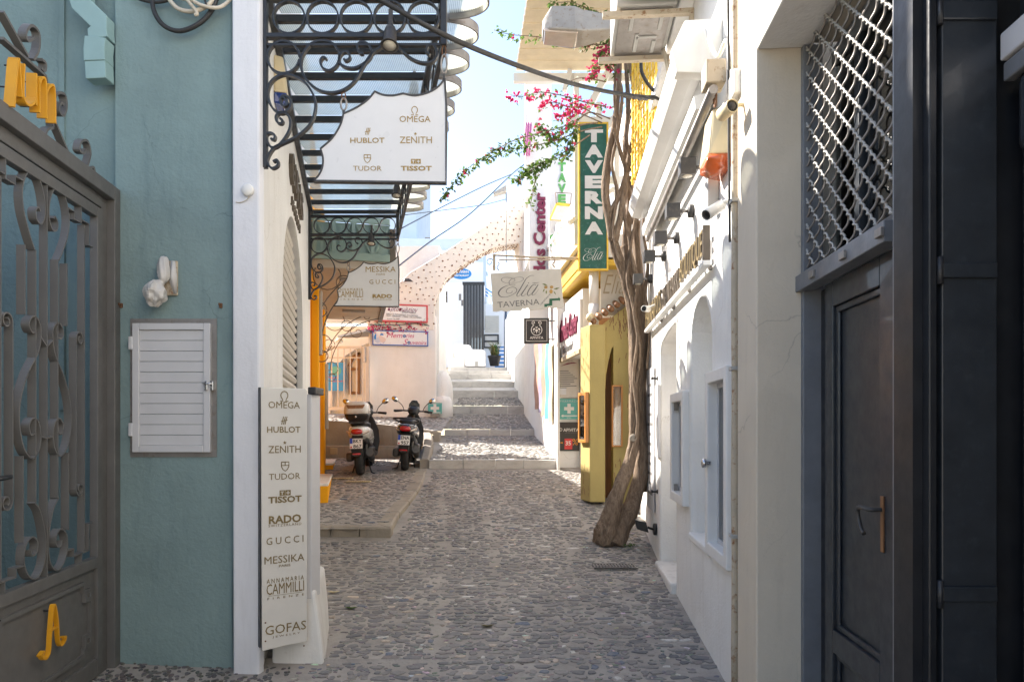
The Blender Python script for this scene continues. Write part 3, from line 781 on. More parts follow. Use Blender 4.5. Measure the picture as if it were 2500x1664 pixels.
for w, nm in ((W1, 1), (W2, 2)):
    e = .055
    fo = MB(FR.T); fo.plate(rect(w, .0), -.02, .05, holes=[rect(w, -.075)]); win = fo.build('display_window', 'beam_white', bout, bev=.008)
    MB(FR.T).plate(rect(w, -.076), -.03, -.01, holes=[rect(w, -.105)]).build('inner_frame', 'white_alu', win, bev=.003)
    MB(FR.T).box(w[0]+.10, w[1]-.10, -.024, -.018, w[2]+.10, w[3]-.10).build('pane', 'window_glass', win)
    MB(FR.T).box(w[0]-.0, w[1]+.0, -.17, -.155, w[2]-.0, w[3]+.0).build('case_back', 'sign_white', win)
    for k in range(3):
        zz = w[2]+(w[3]-w[2])*(k+1)/4
        MB(FR.T).box(w[0]+.07, w[1]-.07, -.154, -.05, zz, zz+.012).build('shelf', 'white_alu', win)
        for q in range(5):
            uu = w[0]+.10+(w[1]-w[0]-.2)*(q+.5)/5
            jb = MB(FR.T); jb.lathe([(.004, 0), (.03, .01), (.034, .05), (.012, .09), (.002, .10)], (uu, -.10, zz+.013), seg=8); jb.build('jewel_bust', 'lamp_face' if (q+k) % 2 else 'gold_ink', win)
kn = MB(FR.T); kn.lathe([(.012, 0), (.012, .025), (.028, .03), (.03, .05), (.012, .055)], (W1[1]-.075, .03, 1.27), axis=(-1, .07, 0), seg=12); kn.build('lock_knob', 'chrome', bout)
for q in (.95, 1.63): MB(FR.T).box(W2[1]-.10, W2[1]-.08, .0, .03, q, q+.07).build('window_hinge', 'galvanised', bout)
MB(FR.T).box(E0-.06, E1+.04, -2.6, .10, 4.6, 4.72).build('cornice', 'white_wall', bout, bev=.02)

# ------------------------------------------------------------------ right: near building with cream pier and dark doors
FD = Fr(*FR.T(0, -.20, 0)[:2], FR.d[0], FR.d[1], (-1, 0))
near_b = thing('corner_building', 'cream and white building with deep dark blue doorways on the right edge', 'building', tuple(FR.T(-2, -1, 0)))
Pn, Pf = fu(1865), fu(1817)
MB(FR.T).box(Pn, Pf, -.22, .035, -.15, 6.2).build('pier', 'cream_pillar', near_b, bev=.008)
up_ = MB(FR.T); uL = -6.2
up_.box(uL, Pn, -.22, .035, 3.28, 6.2); up_.build('upper_wall', 'white_wall', near_b, bev=.01)
MB(FR.T).box(uL, Pf, -4, -2.2, -.15, 6.2).box(Pf-.2, Pf, -2.2, -.221, -.15, 6.2).build('building_body', 'white_wall', near_b)
MB(FR.T).box(uL, Pn-.005, -2.2, -.225, 3.30, 3.5).build('lintel_soffit', 'cream_pillar', near_b)
MB(FR.T).box(uL, -3.2, -.22, .035, -.15, 3.28).build('near_wall', 'cream_pillar', near_b)
# ------------------------------------------------------------------ the grey gate on the left
gate = thing('metal_gate', 'grey wrought iron gate with scrolls and mustard letters, left edge', 'gate', tuple(FG.T(.7, 0, 0)))
def G(px_, py_): return FG.px(px_, py_)
GP = 'gate_paint'
HT = 2.94                                        # top of the frame
# fixed frame: post against the teal wall, stepped in section, and top rail
MB(FG.T).box(-.02, .075, -.03, .035, -.05, HT).build('frame_post', GP, gate, bev=.004)
MB(FG.T).box(.076, .15, -.05, -.01, -.05, HT-.09).build('frame_rebate', GP, gate, bev=.003)
MB(FG.T).box(.076, 1.9, -.03, .035, HT-.085, HT).build('frame_head', GP, gate, bev=.004)
MB(FG.T).box(.15, 1.9, -.05, -.005, HT-.155, HT-.086).build('frame_head_rebate', GP, gate, bev=.003)
U0, U1 = .165, 1.325; UC = (U0+U1)/2; st = .06
ZB, ZM, ZT = .06, .745, HT-.17
for a, b in ((U0, U0+st), (U1-st, U1)): MB(FG.T).box(a, b, -.04, .005, ZB, ZT).build('stile', GP, gate, bev=.003)
for a, b in ((ZB, ZB+.10), (ZM-.06, ZM), (ZT-.06, ZT)): MB(FG.T).box(U0+st, U1-st, -.04, .005, a, b).build('rail', GP, gate, bev=.003)
pan = MB(FG.T).box(U0+st, U1-st, -.03, -.015, ZB+.10, ZM-.06).build('kick_panel', GP, gate)
# moulding frame on the panel with square key corners
def bars(pts, nm, par, w=.020, n0=-.015, n1=.003):
    o = MB(FG.T).strap(pts, w, n0, n1); return o.build(nm, GP, par)
a0, a1, b0, b1 = U0+st+.07, U1-st-.07, ZB+.16, ZM-.12
for (ua, ub) in ((a0+.075, a1-.075),):
    bars([(ua, b1), (ub, b1)], 'moulding', pan); bars([(ua, b0), (ub, b0)], 'moulding', pan)
bars([(a0, b0+.10), (a0, b1-.10)], 'moulding', pan); bars([(a1, b0+.10), (a1, b1-.10)], 'moulding', pan)
for cu_, cz_, sx_, sz_ in ((a0, b0, 1, 1), (a1, b0, -1, 1), (a0, b1, 1, -1), (a1, b1, -1, -1)):
    k = MB(FG.T); x_, z_ = cu_+sx_*.035, cz_+sz_*.075
    k.plate([(x_-.035, z_-.035), (x_+.035, z_-.035), (x_+.035, z_+.035), (x_-.035, z_+.035)], -.015, .005, holes=[[(x_-.014, z_-.014), (x_+.014, z_-.014), (x_+.014, z_+.014), (x_-.014, z_+.014)]])
    k.build('key_corner', GP, pan)
    bars([(cu_+sx_*.075, cz_), (cu_+sx_*.075, cz_+sz_*.05)], 'moulding', pan, .018)
# uprights and scrolls: flat bar set edge-on; one half is drawn and mirrored about the middle bar
NB0, NB1, TH = -.036, .002, .0075
def flat(pts, nm='scroll', th=TH): MB(FG.T).strap(pts, th, NB0, NB1).build(nm, GP, gate)
flat([(UC, ZM), (UC, ZT-.06)], 'bar')
for sg in (-1, 1):
    X = lambda d: UC+sg*d
    mir = lambda pts: [(UC+sg*p[0], p[1]) for p in pts]
    for d, za, zb in ((.10, 1.13, 2.36), (.19, 2.03, 2.36), (.375, .80, 2.62), (.205, .95, 1.36)):
        flat([(X(d), za), (X(d), zb)], 'bar')
    # upper lyre: from the middle up, out and curling in
    flat(mir(cat_rom([(.11, 2.36), (.15, 2.42), (.20, 2.52), (.21, 2.62), (.17, 2.71), (.11, 2.735), (.055, 2.70), (.02, 2.62), (.02, 2.55), (.05, 2.50), (.09, 2.51), (.10, 2.55), (.075, 2.575), (.06, 2.56)], 5)))
    # middle lyre
    flat(mir(cat_rom([(.10, 1.96), (.13, 1.955), (.155, 1.985), (.14, 2.02), (.10, 2.035), (.06, 2.0), (.055, 1.94), (.08, 1.86), (.16, 1.76), (.22, 1.64), (.235, 1.52), (.20, 1.40), (.13, 1.345), (.075, 1.38), (.055, 1.45), (.075, 1.52), (.12, 1.54), (.155, 1.505), (.14, 1.46), (.11, 1.465)], 5)))
    # lower lyre on the rail
    flat(mir(cat_rom([(.11, 1.13), (.06, 1.08), (.022, .98), (.012, .90), (.03, .81), (.09, .757), (.155, .78), (.195, .85), (.185, .93), (.13, .965), (.085, .935), (.09, .885), (.13, .875), (.14, .905)], 5)))
    # keys
    flat(mir([(.195, .84), (.26, .84), (.26, .80), (.345, .80), (.345, .745)]), 'key_bar')
    flat(mir([(.20, 2.66), (.265, 2.66), (.265, 2.62), (.34, 2.62), (.34, 2.71)]), 'key_bar')
    flat(mir([(.34, .80), (.425, .80), (.425, .95), (.47, .95)]), 'key_bar')
    flat(mir([(.34, 2.64), (.425, 2.64), (.425, 2.52), (.47, 2.52)]), 'key_bar')
    flat(mir(spiral(.328, 1.98, .042, .013, 180, -260)));  flat(mir(spiral(.328, 1.155, .042, .013, 180, 620)))
    flat(mir([(.286, 1.155), (.286, 1.98)]), 'bar')
    flat(mir([(.0, 1.90), (.055, 1.94)]), 'tie'); flat(mir([(.0, 1.44), (.055, 1.45)]), 'tie')
hd = MB(FG.T).tube([(U1-.06, .0, 1.27), (U1-.06, .05, 1.27), (U1-.10, .055, 1.272), (U1-.19, .05, 1.275)], .011, 8); hd.build('handle', 'black_metal', gate)
# mustard A standing off the panel
ca = [(UC-.02, .56), (UC+.02, .36)]
az = lambda d, z: (UC-.0-d, .355+(z-.205)*.70)
lp = MB(FG.T)
lp.strap(cat_rom([az(-.115, .245), az(-.085, .265), az(-.10, .235), az(-.07, .205), az(-.035, .235), az(-.022, .36), az(-.002, .535), az(.018, .545), az(.040, .43), az(.052, .29), az(.075, .235), az(.11, .25), az(.118, .28), az(.095, .285)], 5), .009, .012, .034)
A_ = lp.build('letter_a', 'mustard', gate)
MB(FG.T).strap([az(-.026, .385), az(.046, .385)], .008, .012, .034).build('letter_bar', 'mustard', A_)
MB(FG.T).tube([(UC-.0, -.02, .575), (UC-.0, .02, .575)], .005, 6).build('standoff', 'black_metal', A_)
# overthrow: stepped crest with curls, carrying the mustard word
def crest(pts, nm='crest_bar', th=.013): MB(FG.T).strap(pts, th, -.02, .016).build(nm, GP, gate)
def gp(*a): return [G(x_, y_) for x_, y_ in a]
crest(gp((165, 383), (125, 290)), 'crest_bar'); crest(gp((0, 262), (108, 335)), 'crest_bar')
crest(gp((0, 93), (106, 186), (115, 232), (124, 310)), 'crest_bar'); crest(gp((0, 28), (62, 138)), 'crest_bar')
crest(cat_rom(gp((75, 146), (88, 120), (88, 80), (70, 62), (56, 80), (62, 100), (76, 92)), 5), 'curl')
crest(cat_rom(gp((95, 145), (105, 155), (103, 173), (94, 166)), 4), 'curl')
crest(cat_rom(gp((124, 245), (135, 227), (152, 232), (156, 262), (148, 282), (138, 270), (142, 252), (149, 256)), 5), 'curl')
crest(cat_rom(gp((206, 408), (215, 375), (208, 345), (193, 345), (188, 365), (198, 374), (204, 365)), 5), 'curl')
crest(cat_rom(gp((212, 412), (222, 408), (226, 422)), 4), 'curl')
crest(cat_rom(gp((124, 312), (110, 315), (104, 328)), 4), 'curl')
def ml(pts, nm='letter'): return MB(FG.T).strap(pts, .010, .012, .058).build(nm, 'mustard', gate)
ml(cat_rom(gp((28, 155), (26, 232), (38, 255), (52, 250), (57, 238)), 5)); ml(gp((58, 178), (58, 256)))
ml(gp((66, 188), (66, 274))); ml(cat_rom(gp((66, 205), (72, 190), (82, 198), (84, 288)), 5)); ml(cat_rom(gp((84, 225), (92, 210), (104, 214), (106, 300)), 5))
ml(gp((2, 260), (12, 145))); ml(gp((14, 140), (22, 236)))
for q in ((8, 212), (22, 160), (60, 260), (66, 200), (112, 270)):
    u_, z_ = G(*q); MB(FG.T).tube([(u_, -.02, z_), (u_, .02, z_)], .004, 6).build('letter_pin', 'black_metal', gate)
MB(FG.T).box(.0, .09, -.06, .08, -.03, .05).build('stop_stone', 'kerb_stone', gate, bev=.015)
# other leaf and post out of view keep the gate standing
for a, b in ((1.34, 1.40), (2.39, 2.45)): MB(FG.T).box(a, b, -.04, .005, ZB, ZT).build('stile', GP, gate, bev=.003)
for a, b in ((ZB, ZB+.10), (ZM-.06, ZM), (ZT-.06, ZT)): MB(FG.T).box(1.40, 2.39, -.04, .005, a, b).build('rail', GP, gate, bev=.003)
MB(FG.T).box(1.40, 2.39, -.03, -.015, ZB+.10, ZM-.06).build('kick_panel', GP, gate)
for i in range(9): flat([(1.49+.1*i, ZM), (1.49+.1*i, ZT-.06)], 'bar')
# unseen house towards the viewer, made low and cream to let in more light
hb = thing('unseen_gatehouse', 'unseen house wall on this side of the metal gate, made low and cream to let in light', 'house', tuple(FG.T(5, -1, 0)))
MB(FG.T).box(2.46, 4.2, -.4, .02, -.2, 3.1).build('wall', 'cream_pillar', hb)
MB(FG.T).box(2.46, 4.2, -2.5, -.401, -.2, 3.1).build('body', 'cream_pillar', hb)

# ------------------------------------------------------------------ fittings on the teal wall
W = front(4.17)
def wq(px_, py_): return W.px(px_, py_)
cab = thing('meter_cabinet', 'white slatted aluminium meter cabinet door set in the teal wall', 'cabinet', tuple(W.at(425, 1113)))
x0, z1 = wq(319, 778); x1, z0 = wq(530, 1115)
MB(W.T).plate([(x0, z0), (x1, z0), (x1, z1), (x0, z1)], -.02, .006, holes=[[(x0+.035, z0+.035), (x1-.035, z0+.035), (x1-.035, z1-.035), (x0+.035, z1-.035)]]).build('surround', 'galvanised', cab)
MB(W.T).box(x0+.03, x1-.03, -.03, -.015, z0+.03, z1-.03).build('back_plate', 'black_void', cab)
X0, Z1 = wq(328, 790); X1, Z0 = wq(517, 1103); fw = .040
for a, b, c, d in ((X0, X0+fw, Z0, Z1), (X1-fw, X1, Z0, Z1)): MB(W.T).box(a, b, .0, .026, c, d).build('frame_stile', 'white_alu', cab, bev=.003)
for c, d in ((Z0, Z0+fw), (Z1-fw, Z1)): MB(W.T).box(X0+fw+.001, X1-fw-.001, .0, .026, c, d).build('frame_rail', 'white_alu', cab, bev=.003)
ns = 11; h_ = (Z1-Z0-2*fw)/ns
for i in range(ns):
    zz = Z0+fw+i*h_
    MB(W.T).box(X0+fw, X1-fw, -.005, .014, zz+.0012, zz+h_-.0012).build('slat', 'white_alu', cab, bev=.002)
for py_ in (838, 1048):
    z_ = wq(320, py_)[1]; MB(W.T).box(X0-.022, X0+.003, .006, .03, z_-.04, z_+.04).build('hinge', 'white_alu', cab, bev=.004)
z_ = wq(512, 942)[1]
MB(W.T).box(X1-.028, X1-.010, .026, .040, z_-.028, z_+.028).build('latch', 'chrome', cab, bev=.003)
MB(W.T).box(X1+.004, X1+.022, .006, .034, z_-.028, z_+.028).build('latch_keep', 'chrome', cab, bev=.003)
lb = MB(W.T).tube([(X1-.035, .042, z_+.012), (X1+.02, .042, z_+.012)], .005, 8).build('latch_bolt', 'chrome', cab)
# wall lamp wrapped in a plastic bag
bagt = thing('wrapped_wall_lamp', 'wall lamp wrapped in dirty white plastic above the meter cabinet', 'lamp', tuple(W.at(405, 740)))
g = MB(W.T); rb = random.Random(4)
def bagblob(c, rx_, rn_, rz_, seed, seg=22, rings=16, amp=.16):
    vs = []; fs = []
    for i in range(rings+1):
        t = math.pi*i/rings
        for k in range(seg):
            a = 2*math.pi*k/seg; q = 1+amp*noise.noise(Vector((math.cos(a)*2.3, math.sin(a)*2.3+seed, t*2.1)))+.09*math.sin(a*5+t*3+seed)*math.sin(t)
            vs.append((c[0]+rx_*math.sin(t)*math.cos(a)*q, c[1]+rn_*math.sin(t)*math.sin(a)*q, c[2]-rz_*math.cos(t)*q))
    for i in range(rings):
        for k in range(seg):
            l = (k+1) % seg; fs.append((i*seg+k, i*seg+l, (i+1)*seg+l, (i+1)*seg+k))
    return vs, fs
cx, cz = wq(398, 723); vs, fs = bagblob((cx, .09, cz), .062, .062, .074, 1.0, 30, 22, .22); g.add(vs, fs, sm=False)
g.build('bag', 'bag', bagt)
path = cat_rom([(*wq(408, 632), .03), (*wq(411, 660), .045), (*wq(412, 682), .05), (*wq(408, 693), .055), (*wq(404, 703), .07)], 4)
MB(W.T).tube([(p[0], p[2]+.01, p[1]) for p in path], [(.018, .026, .030, .032, .033, .034, .034, .033, .031, .028, .025, .021, .018, .019, .022, .024, .026)[min(i, 16)] for i in range(len(path))], 26, fn=lambda i, k, a: 1+.13*math.sin(a*7+i*.4)+.12*noise.noise(Vector((math.cos(a)*2, math.sin(a)*2, i*.5)))).build('bag_neck', 'bag', bagt)
MB(W.T).tube([(wq(427, 640)[0], .02, wq(427, 640)[1]), (wq(428, 680)[0], .030, wq(428, 680)[1]), (wq(432, 718)[0], .02, wq(432, 718)[1])], [.012, .024, .008], 16, fn=lambda i, k, a: 1+.2*math.sin(a*5+i)).build('bag_fold', 'bag', bagt)
MB(W.T).box(wq(398, 0)[0], wq(436, 0)[0], .0, .02, wq(0, 722)[1], wq(0, 638)[1]).build('lamp_backplate', 'rusty_cream', bagt, bev=.006)
for px_, wd_ in ((297, 'left'), (540, 'right')):
    p = W.at(px_, 746); hk = MB(W.T); u_, z_ = wq(px_, 746)
    hk.box(u_-.008, u_+.008, 0, .012, z_-.014, z_+.014).tube([(u_, .01, z_), (u_, .03, z_), (u_, .032, z_+.012)], .004, 6)
    tag(hk.build('wall_hook', 'rust'), f'small rusty hook on the teal wall at the upper {wd_} of the meter cabinet', 'hook')
# square downpipe
dp = thing('downpipe', 'teal painted square downpipe with a kinked outlet at the top left', 'drainpipe', tuple(W.at(265, 218)))
def psec(pts, nm, w=.116, d=.085):
    rings = []
    for i, (px_, py_) in enumerate(pts):
        u_, z_ = wq(px_, py_); a = pts[max(i-1, 0)]; b = pts[min(i+1, len(pts)-1)]
        ta = Vector((b[0]-a[0], -(b[1]-a[1]))).normalized(); q = Vector((ta.y, -ta.x))*w/2
        rings.append([(u_-q.x, .004, z_-q.y), (u_+q.x, .004, z_+q.y), (u_+q.x, .004+d, z_+q.y), (u_-q.x, .004+d, z_-q.y)])
    MB(W.T).loft(rings, sm=False).build(nm, 'pipe_teal', dp, bev=.004)
psec([(211, -500), (211, 8)], 'pipe_length', .105, .075); psec([(211, 6), (216, 28), (262, 72), (258, 92), (260, 112)], 'swan_neck')
psec([(256, 112), (253, 140), (254, 168)], 'outlet_sleeve', .126, .095); psec([(254, 168), (256, 210)], 'outlet_end', .122, .09)
# coil of cables at the top
coil = thing('cable_coil', 'loops of black and cream cable tied together high on the teal wall', 'cable', tuple(W.at(460, 92)))
def cab_(pts, r, mat, nm='cable'):
    q = cat_rom([(*wq(a, b), n) for a, b, n in pts], 6); MB(W.T).tube([(p[0], p[2], p[1]) for p in q], r, 8).build(nm, mat, coil)
cab_([(384, -30, .03), (384, 30, .05), (410, 75, .06), (452, 90, .06), (500, 70, .06), (530, 30, .05), (542, -30, .03)], .014, 'cable_black')
cab_([(322, -12, .03), (350, 8, .04), (390, 17, .045), (430, 10, .05), (462, -12, .04)], .0105, 'cable_black')
cab_([(414, -14, .05), (424, 12, .055), (450, 38, .06), (490, 44, .07), (525, 22, .06), (535, -16, .04)], .013, 'cable_cream')
cab_([(445, -14, .07), (452, 12, .075), (478, 16, .08), (510, 4, .07), (522, -12, .06)], .012, 'cable_cream')
cab_([(480, 20, .09), (510, 36, .09), (545, 36, .07), (568, 10, .04), (575, -16, .03)], .011, 'cable_cream')
cab_([(455, 5, .085), (480, 30, .095), (498, 55, .09), (492, 58, .09)], .010, 'cable_cream')
cab_([(512, 12, .08), (518, 30, .085), (524, 40, .08), (530, 44, .07)], .006, 'cable_black', 'cable_tie')
# round disc light on the white corner pier
q = P(607, 466, 4.09); dl = thing('disc_light', 'small round white disc fitting on the white corner pier', 'light', tuple(q))
MB().lathe([(.030, 0), (.036, .004), (.036, .022), (.030, .028), (.001, .029)], (q.x, 4.09, q.z), axis=(0, -1, 0), seg=24).build('disc', 'white_plastic', dl)
MB().tube(cat_rom([(q.x+.01, 4.075, q.z-.03), (q.x-.005, 4.08, q.z-.055), (q.x-.045, 4.086, q.z-.07), (q.x-.075, 4.087, q.z-.068)], 5), .0028, 6).build('wire', 'cable_cream', dl)

# ------------------------------------------------------------------ brand column sign at the shop corner
A = Vector(((637-HX)*4.05/F, 4.05, 0)); B = Vector(((750-HX)*4.20/F, 4.20, 0))
FS = Fr(A.x, A.y, B.x-A.x, B.y-A.y, (0, -1)); WS = (B-A).length
col = thing('brand_column_sign', 'tall narrow off-white board listing watch and jewellery brands beside the teal wall', 'sign', tuple(FS.T(WS/2, 0, .2)))
zt = FS.px(640, 945)[1]; zb0 = FS.px(645, 1588)[1]
zb1 = FS.px(748, 1570)[1]
MB(FS.T).plate([(.006, zb0), (WS*.5, zb0+.01), (WS, zb1+.012), (WS, zt-.012), (WS-.012, zt), (.0, zt)], -.03, 0).build('board', 'panel_white', col, bev=.004)
MB(FS.T).box(-.006, .0, -.045, -.004, zb0+.02, zt).build('edge_strip', 'black_metal', col)
def cl(txt, px_, py_, wpx, hpx, **k):
    u_, z_ = FS.px(px_, py_); s_ = (4.12/F)
    return lettering(txt, FS, u_, z_, wpx*s_*1.14, hpx*s_, 'brown_ink', col, n=.0015, depth=.0012, **k)
cl('OMEGA', 694, 988, 66, 16); cl('HUBLOT', 693, 1048, 70, 15, bold=.01); cl('ZENITH', 695, 1096, 68, 17); cl('TUDOR', 695, 1162, 66, 15)
cl('TISSOT', 696, 1218, 70, 16, bold=.03); cl('RADO', 696, 1266, 68, 20, bold=.03); cl('SWITZERLAND', 696, 1277+3, 69, 6, space=1.3)
cl('GUCCI', 696, 1317, 78, 17, space=1.5); cl('MESSIKA', 695, 1363, 84, 18); cl('PARIS', 695, 1379, 24, 6)
cl('ANNAMARIA', 697, 1413, 78, 11, space=1.5); cl('CAMMILLI', 697, 1433, 79, 26); cl('FIRENZE', 698, 1455, 77, 5, space=2.2)
cl('GOFAS', 698, 1531, 86, 22); cl('JEWELRY', 699, 1549, 58, 6, space=1.6)
def marks(fr, c, s, par, ink, n=.0015):
    """small emblems over the names: c maps name -> (u, z), s is the emblem height in metres"""
    for nm, (u_, z_) in c.items():
        g = MB(fr.T); q = lambda pts: [(u_+fr.sg*a*s, z_+b*s) for a, b in pts]
        if nm == 'omega':
            g.strap(q([(-.42, -.5), (-.14, -.5)]+[(.36*math.cos(math.radians(a)), .1+.42*math.sin(math.radians(a))) for a in range(235, -56, -15)]+[(.14, -.5), (.42, -.5)]), s*.09, n, n+.0012)
        elif nm == 'hublot':
            for a in (-.22, .0, .2): g.strap(q([(a-.12, -.5), (a+.14, .5)]), s*.09, n, n+.0012)
            g.strap(q([(-.4, -.08), (.4, .06)]), s*.08, n+.0002, n+.0014)
        elif nm == 'star':
            g.plate(q([((.5 if i % 2 == 0 else .2)*math.sin(math.pi*i/5), (.5 if i % 2 == 0 else .2)*math.cos(math.pi*i/5)) for i in range(10)]), n, n+.0012)
        elif nm == 'shield':
            g.strap(q([(-.4, .5), (.4, .5), (.4, 0), (.25, -.3), (0, -.5), (-.25, -.3), (-.4, 0), (-.4, .5)]), s*.09, n, n+.0012); g.strap(q([(-.4, .12), (.4, .12)]), s*.08, n+.0002, n+.0014); g.strap(q([(0, .5), (0, .12)]), s*.08, n+.0002, n+.0014)
        elif nm == 'tplus':
            for a in (-.52, .52):
                if a < 0: hole = [(a-.3, .3), (a+.3, .3), (a+.3, .12), (a+.1, .12), (a+.1, -.35), (a-.1, -.35), (a-.1, .12), (a-.3, .12)]
                else: hole = [(a-.1, .32), (a+.1, .32), (a+.1, .1), (a+.32, .1), (a+.32, -.1), (a+.1, -.1), (a+.1, -.32), (a-.1, -.32), (a-.1, -.1), (a-.32, -.1), (a-.32, .1), (a-.1, .1)]
                g.plate(q([(a-.48, -.48), (a+.48, -.48), (a+.48, .48), (a-.48, .48)]), n, n+.0012, holes=[q(hole)])
        stuff(g.build('emblem', ink, par)) if False else g.build('emblem', ink, par)
marks(FS, {'omega': FS.px(694, 967)}, .058, col, 'brown_ink'); marks(FS, {'hublot': FS.px(694, 1026)}, .048, col, 'brown_ink')
marks(FS, {'star': FS.px(695, 1080)}, .024, col, 'brown_ink'); marks(FS, {'shield': FS.px(696, 1138)}, .055, col, 'brown_ink'); marks(FS, {'tplus': FS.px(696, 1202)}, .033, col, 'brown_ink')
u_, z_ = FS.px(697, 1449); MB(FS.T).box(u_-.098, u_+.098, .0015, .0027, z_, z_+.0016).build('rule', 'brown_ink', col)
for q in ((648, 1519), (648, 1564), (742, 1575)):
    u_, z_ = FS.px(*q); MB(FS.T).lathe([(.005, 0), (.005, .003), (.001, .004)], (u_, .0, z_), axis=(FS.n[0], FS.n[1], 0), seg=8).build('screw', 'rust', col)
# ------------------------------------------------------------------ iron and glass canopy
can = thing('iron_canopy', 'black wrought iron canopy with rounded glass panels over the jewellery shop', 'canopy', tuple(FL.T(2.2, .6, 3.8)))
YB = 4.15
def bracket_frame(uu):                            # plane square to the wall at distance uu along it
    o = FL.T(uu, 0, 0); return Fr(o.x, o.y, 1, 0, (0, -1))
FB1 = bracket_frame(.05)
UX0 = FB1.o[0]
# pixel helper for the near bracket
def cq(px_, py_):
    u_, z_ = FB1.px(px_, py_); return u_, z_
def make_bracket(fr, par):
    br = bpy.data.objects.new('bracket', None); COL.objects.link(br); br.parent = par; br.location = Vector((fr.o[0], fr.o[1], 3.87))-WL[par]; WL[br] = Vector((fr.o[0], fr.o[1], 3.87))
    I = 'black_metal'
    c = lambda *a: [cq(*p) for p in a]
    def S(pts, nm='scroll', th=.012, w=.016): MB(fr.T).strap(pts, th, -w, w).build(nm, I, br)
    a, b = cq(638, 411); a2, _ = cq(653, 0); e, zt = cq(1091, -14); _, zl = cq(0, 92); _, zl2 = cq(0, 112); _, zu = cq(0, 4)
    MB(fr.T).box(a, a2, -.02, .02, b, zt+.05).build('wall_post', I, br, bev=.003)
    MB(fr.T).box(e-.036, e, -.02, .02, zl2, zt+.05).build('outer_post', I, br, bev=.003)
    MB(fr.T).box(a2, e-.036, -.022, .022, zl-.008, zl+.018).build('rail', I, br, bev=.002)
    MB(fr.T).box(a2, e-.036, -.014, .014, zl2-.006, zl2+.010).build('rail', I, br, bev=.002)
    MB(fr.T).box(a2, e-.036, -.022, .022, zu, zu+.03).build('rail', I, br, bev=.002)
    n = 5; w = (e-.04-a2-.03)/n; r = w/2; cz_ = (zl+.018+zu)/2; rz = (zu-zl-.018)/2-.002
    for i in range(n):
        MB(fr.T).strap(arc(a2+.03+w*(i+.5), cz_, r-.006, 0, 345, 22, rz=rz), .009, -.016, .016, closed=True).build('ring', I, br)
    # scrollwork below
    S([(p[0], p[1]) for p in arc(*cq(693, 142), .098, 0, 352, 24)], 'ring')
    S(cat_rom(c((781, 168), (794, 152), (804, 142), (801, 160), (784, 172)), 1)[:0] or spiral(*cq(793, 153), .012, .05, -30, 300, 14)[:0] or cat_rom(c((798, 146), (790, 142), (783, 152), (789, 168), (806, 174), (824, 160), (829, 135), (815, 110), (790, 102), (760, 110), (738, 140), (737, 172), (752, 200), (780, 222), (812, 228), (842, 220), (868, 198), (890, 160), (910, 132), (938, 112)), 5))
    S(cat_rom(c((840, 146), (846, 150), (855, 143), (850, 130), (838, 130), (829, 142), (831, 156), (845, 166), (866, 168), (888, 158), (905, 142), (908, 125), (896, 108), (880, 106), (873, 118), (880, 132), (888, 132)), 5))
    S(cat_rom(c((972, 115), (1000, 142), (1030, 155), (1056, 152), (1068, 134), (1060, 114), (1046, 114), (1041, 128), (1050, 136)), 5))
    S(cat_rom(c((690, 238), (697, 243), (704, 256), (692, 260), (686, 248), (692, 236), (706, 240), (711, 258), (703, 272), (684, 278), (664, 262), (654, 234), (660, 206), (680, 188), (706, 184), (742, 200), (765, 232), (771, 262), (762, 298), (742, 322), (716, 340), (690, 352), (668, 364), (654, 388), (655, 402), (666, 412), (679, 405), (678, 392), (668, 396)), 5))
    S(cat_rom(c((680, 290), (686, 302), (691, 296), (688, 282), (678, 280), (674, 292), (682, 304)), 1)[:0] or cat_rom(c((684, 290), (691, 296), (688, 303), (678, 300), (675, 286), (686, 276), (702, 280), (710, 300), (706, 322), (692, 345), (676, 360), (662, 360), (652, 344), (652, 330), (662, 326), (672, 332), (670, 342), (662, 340)), 5))
    return br
br1 = make_bracket(FB1, can)
FB2 = bracket_frame(4.46)
sh = Vector((FB2.o[0]-FB1.o[0], FB2.o[1]-FB1.o[1], 0))
b2 = br1.copy(); COL.objects.link(b2); b2.parent = can; b2.location = br1.location+sh; WL[b2] = WL[br1]+sh
for ch in list(br1.children):
    c2 = ch.copy(); COL.objects.link(c2); c2.parent = b2; WL[c2] = WL[ch]+sh
OUT = cq(1086, 0)[0]                              # reach of the canopy from the wall, in world x at the near bracket
CW = OUT-cq(640, 0)[0]
ZBm = 4.21
def cl_x(y): return lx(y)
N = 12; YS = [4.22+.375*i for i in range(N+1)]
for i, y in enumerate(YS):
    x0_ = cl_x(y); MB().box(x0_+.01, x0_+CW+.05, y-.018, y+.018, ZBm, ZBm+.05).build('cross_beam', 'black_metal', can, bev=.003)
mb = MB(); y0_, y1_ = YS[0]-.02, YS[-1]+.02
def along(off, w, z0_, z1_, nm, mat='black_metal'):
    MB().loft([[(cl_x(y)+off, y, z0_), (cl_x(y)+off+w, y, z0_), (cl_x(y)+off+w, y, z1_), (cl_x(y)+off, y, z1_)] for y in (y0_, y1_)], sm=False).build(nm, mat, can)
along(.005, .045, ZBm-.05, ZBm-.001, 'wall_beam'); along(CW-.01, .04, ZBm-.05, ZBm-.001, 'outer_beam'); along(CW-.005, .03, 3.86, 3.90, 'lower_beam')
for i in range(len(YS)-1):                        # lattice between the outer beams
    ya, yb = YS[i], YS[i+1]
    for (p, q) in (((ya, 3.90), (yb, 4.16)), ((ya, 4.16), (yb, 3.90))):
        MB().tube([(cl_x(p[0])+CW+.01, p[0], p[1]), (cl_x(q[0])+CW+.01, q[0], q[1])], .008, 6).build('lattice_bar', 'black_metal', can)
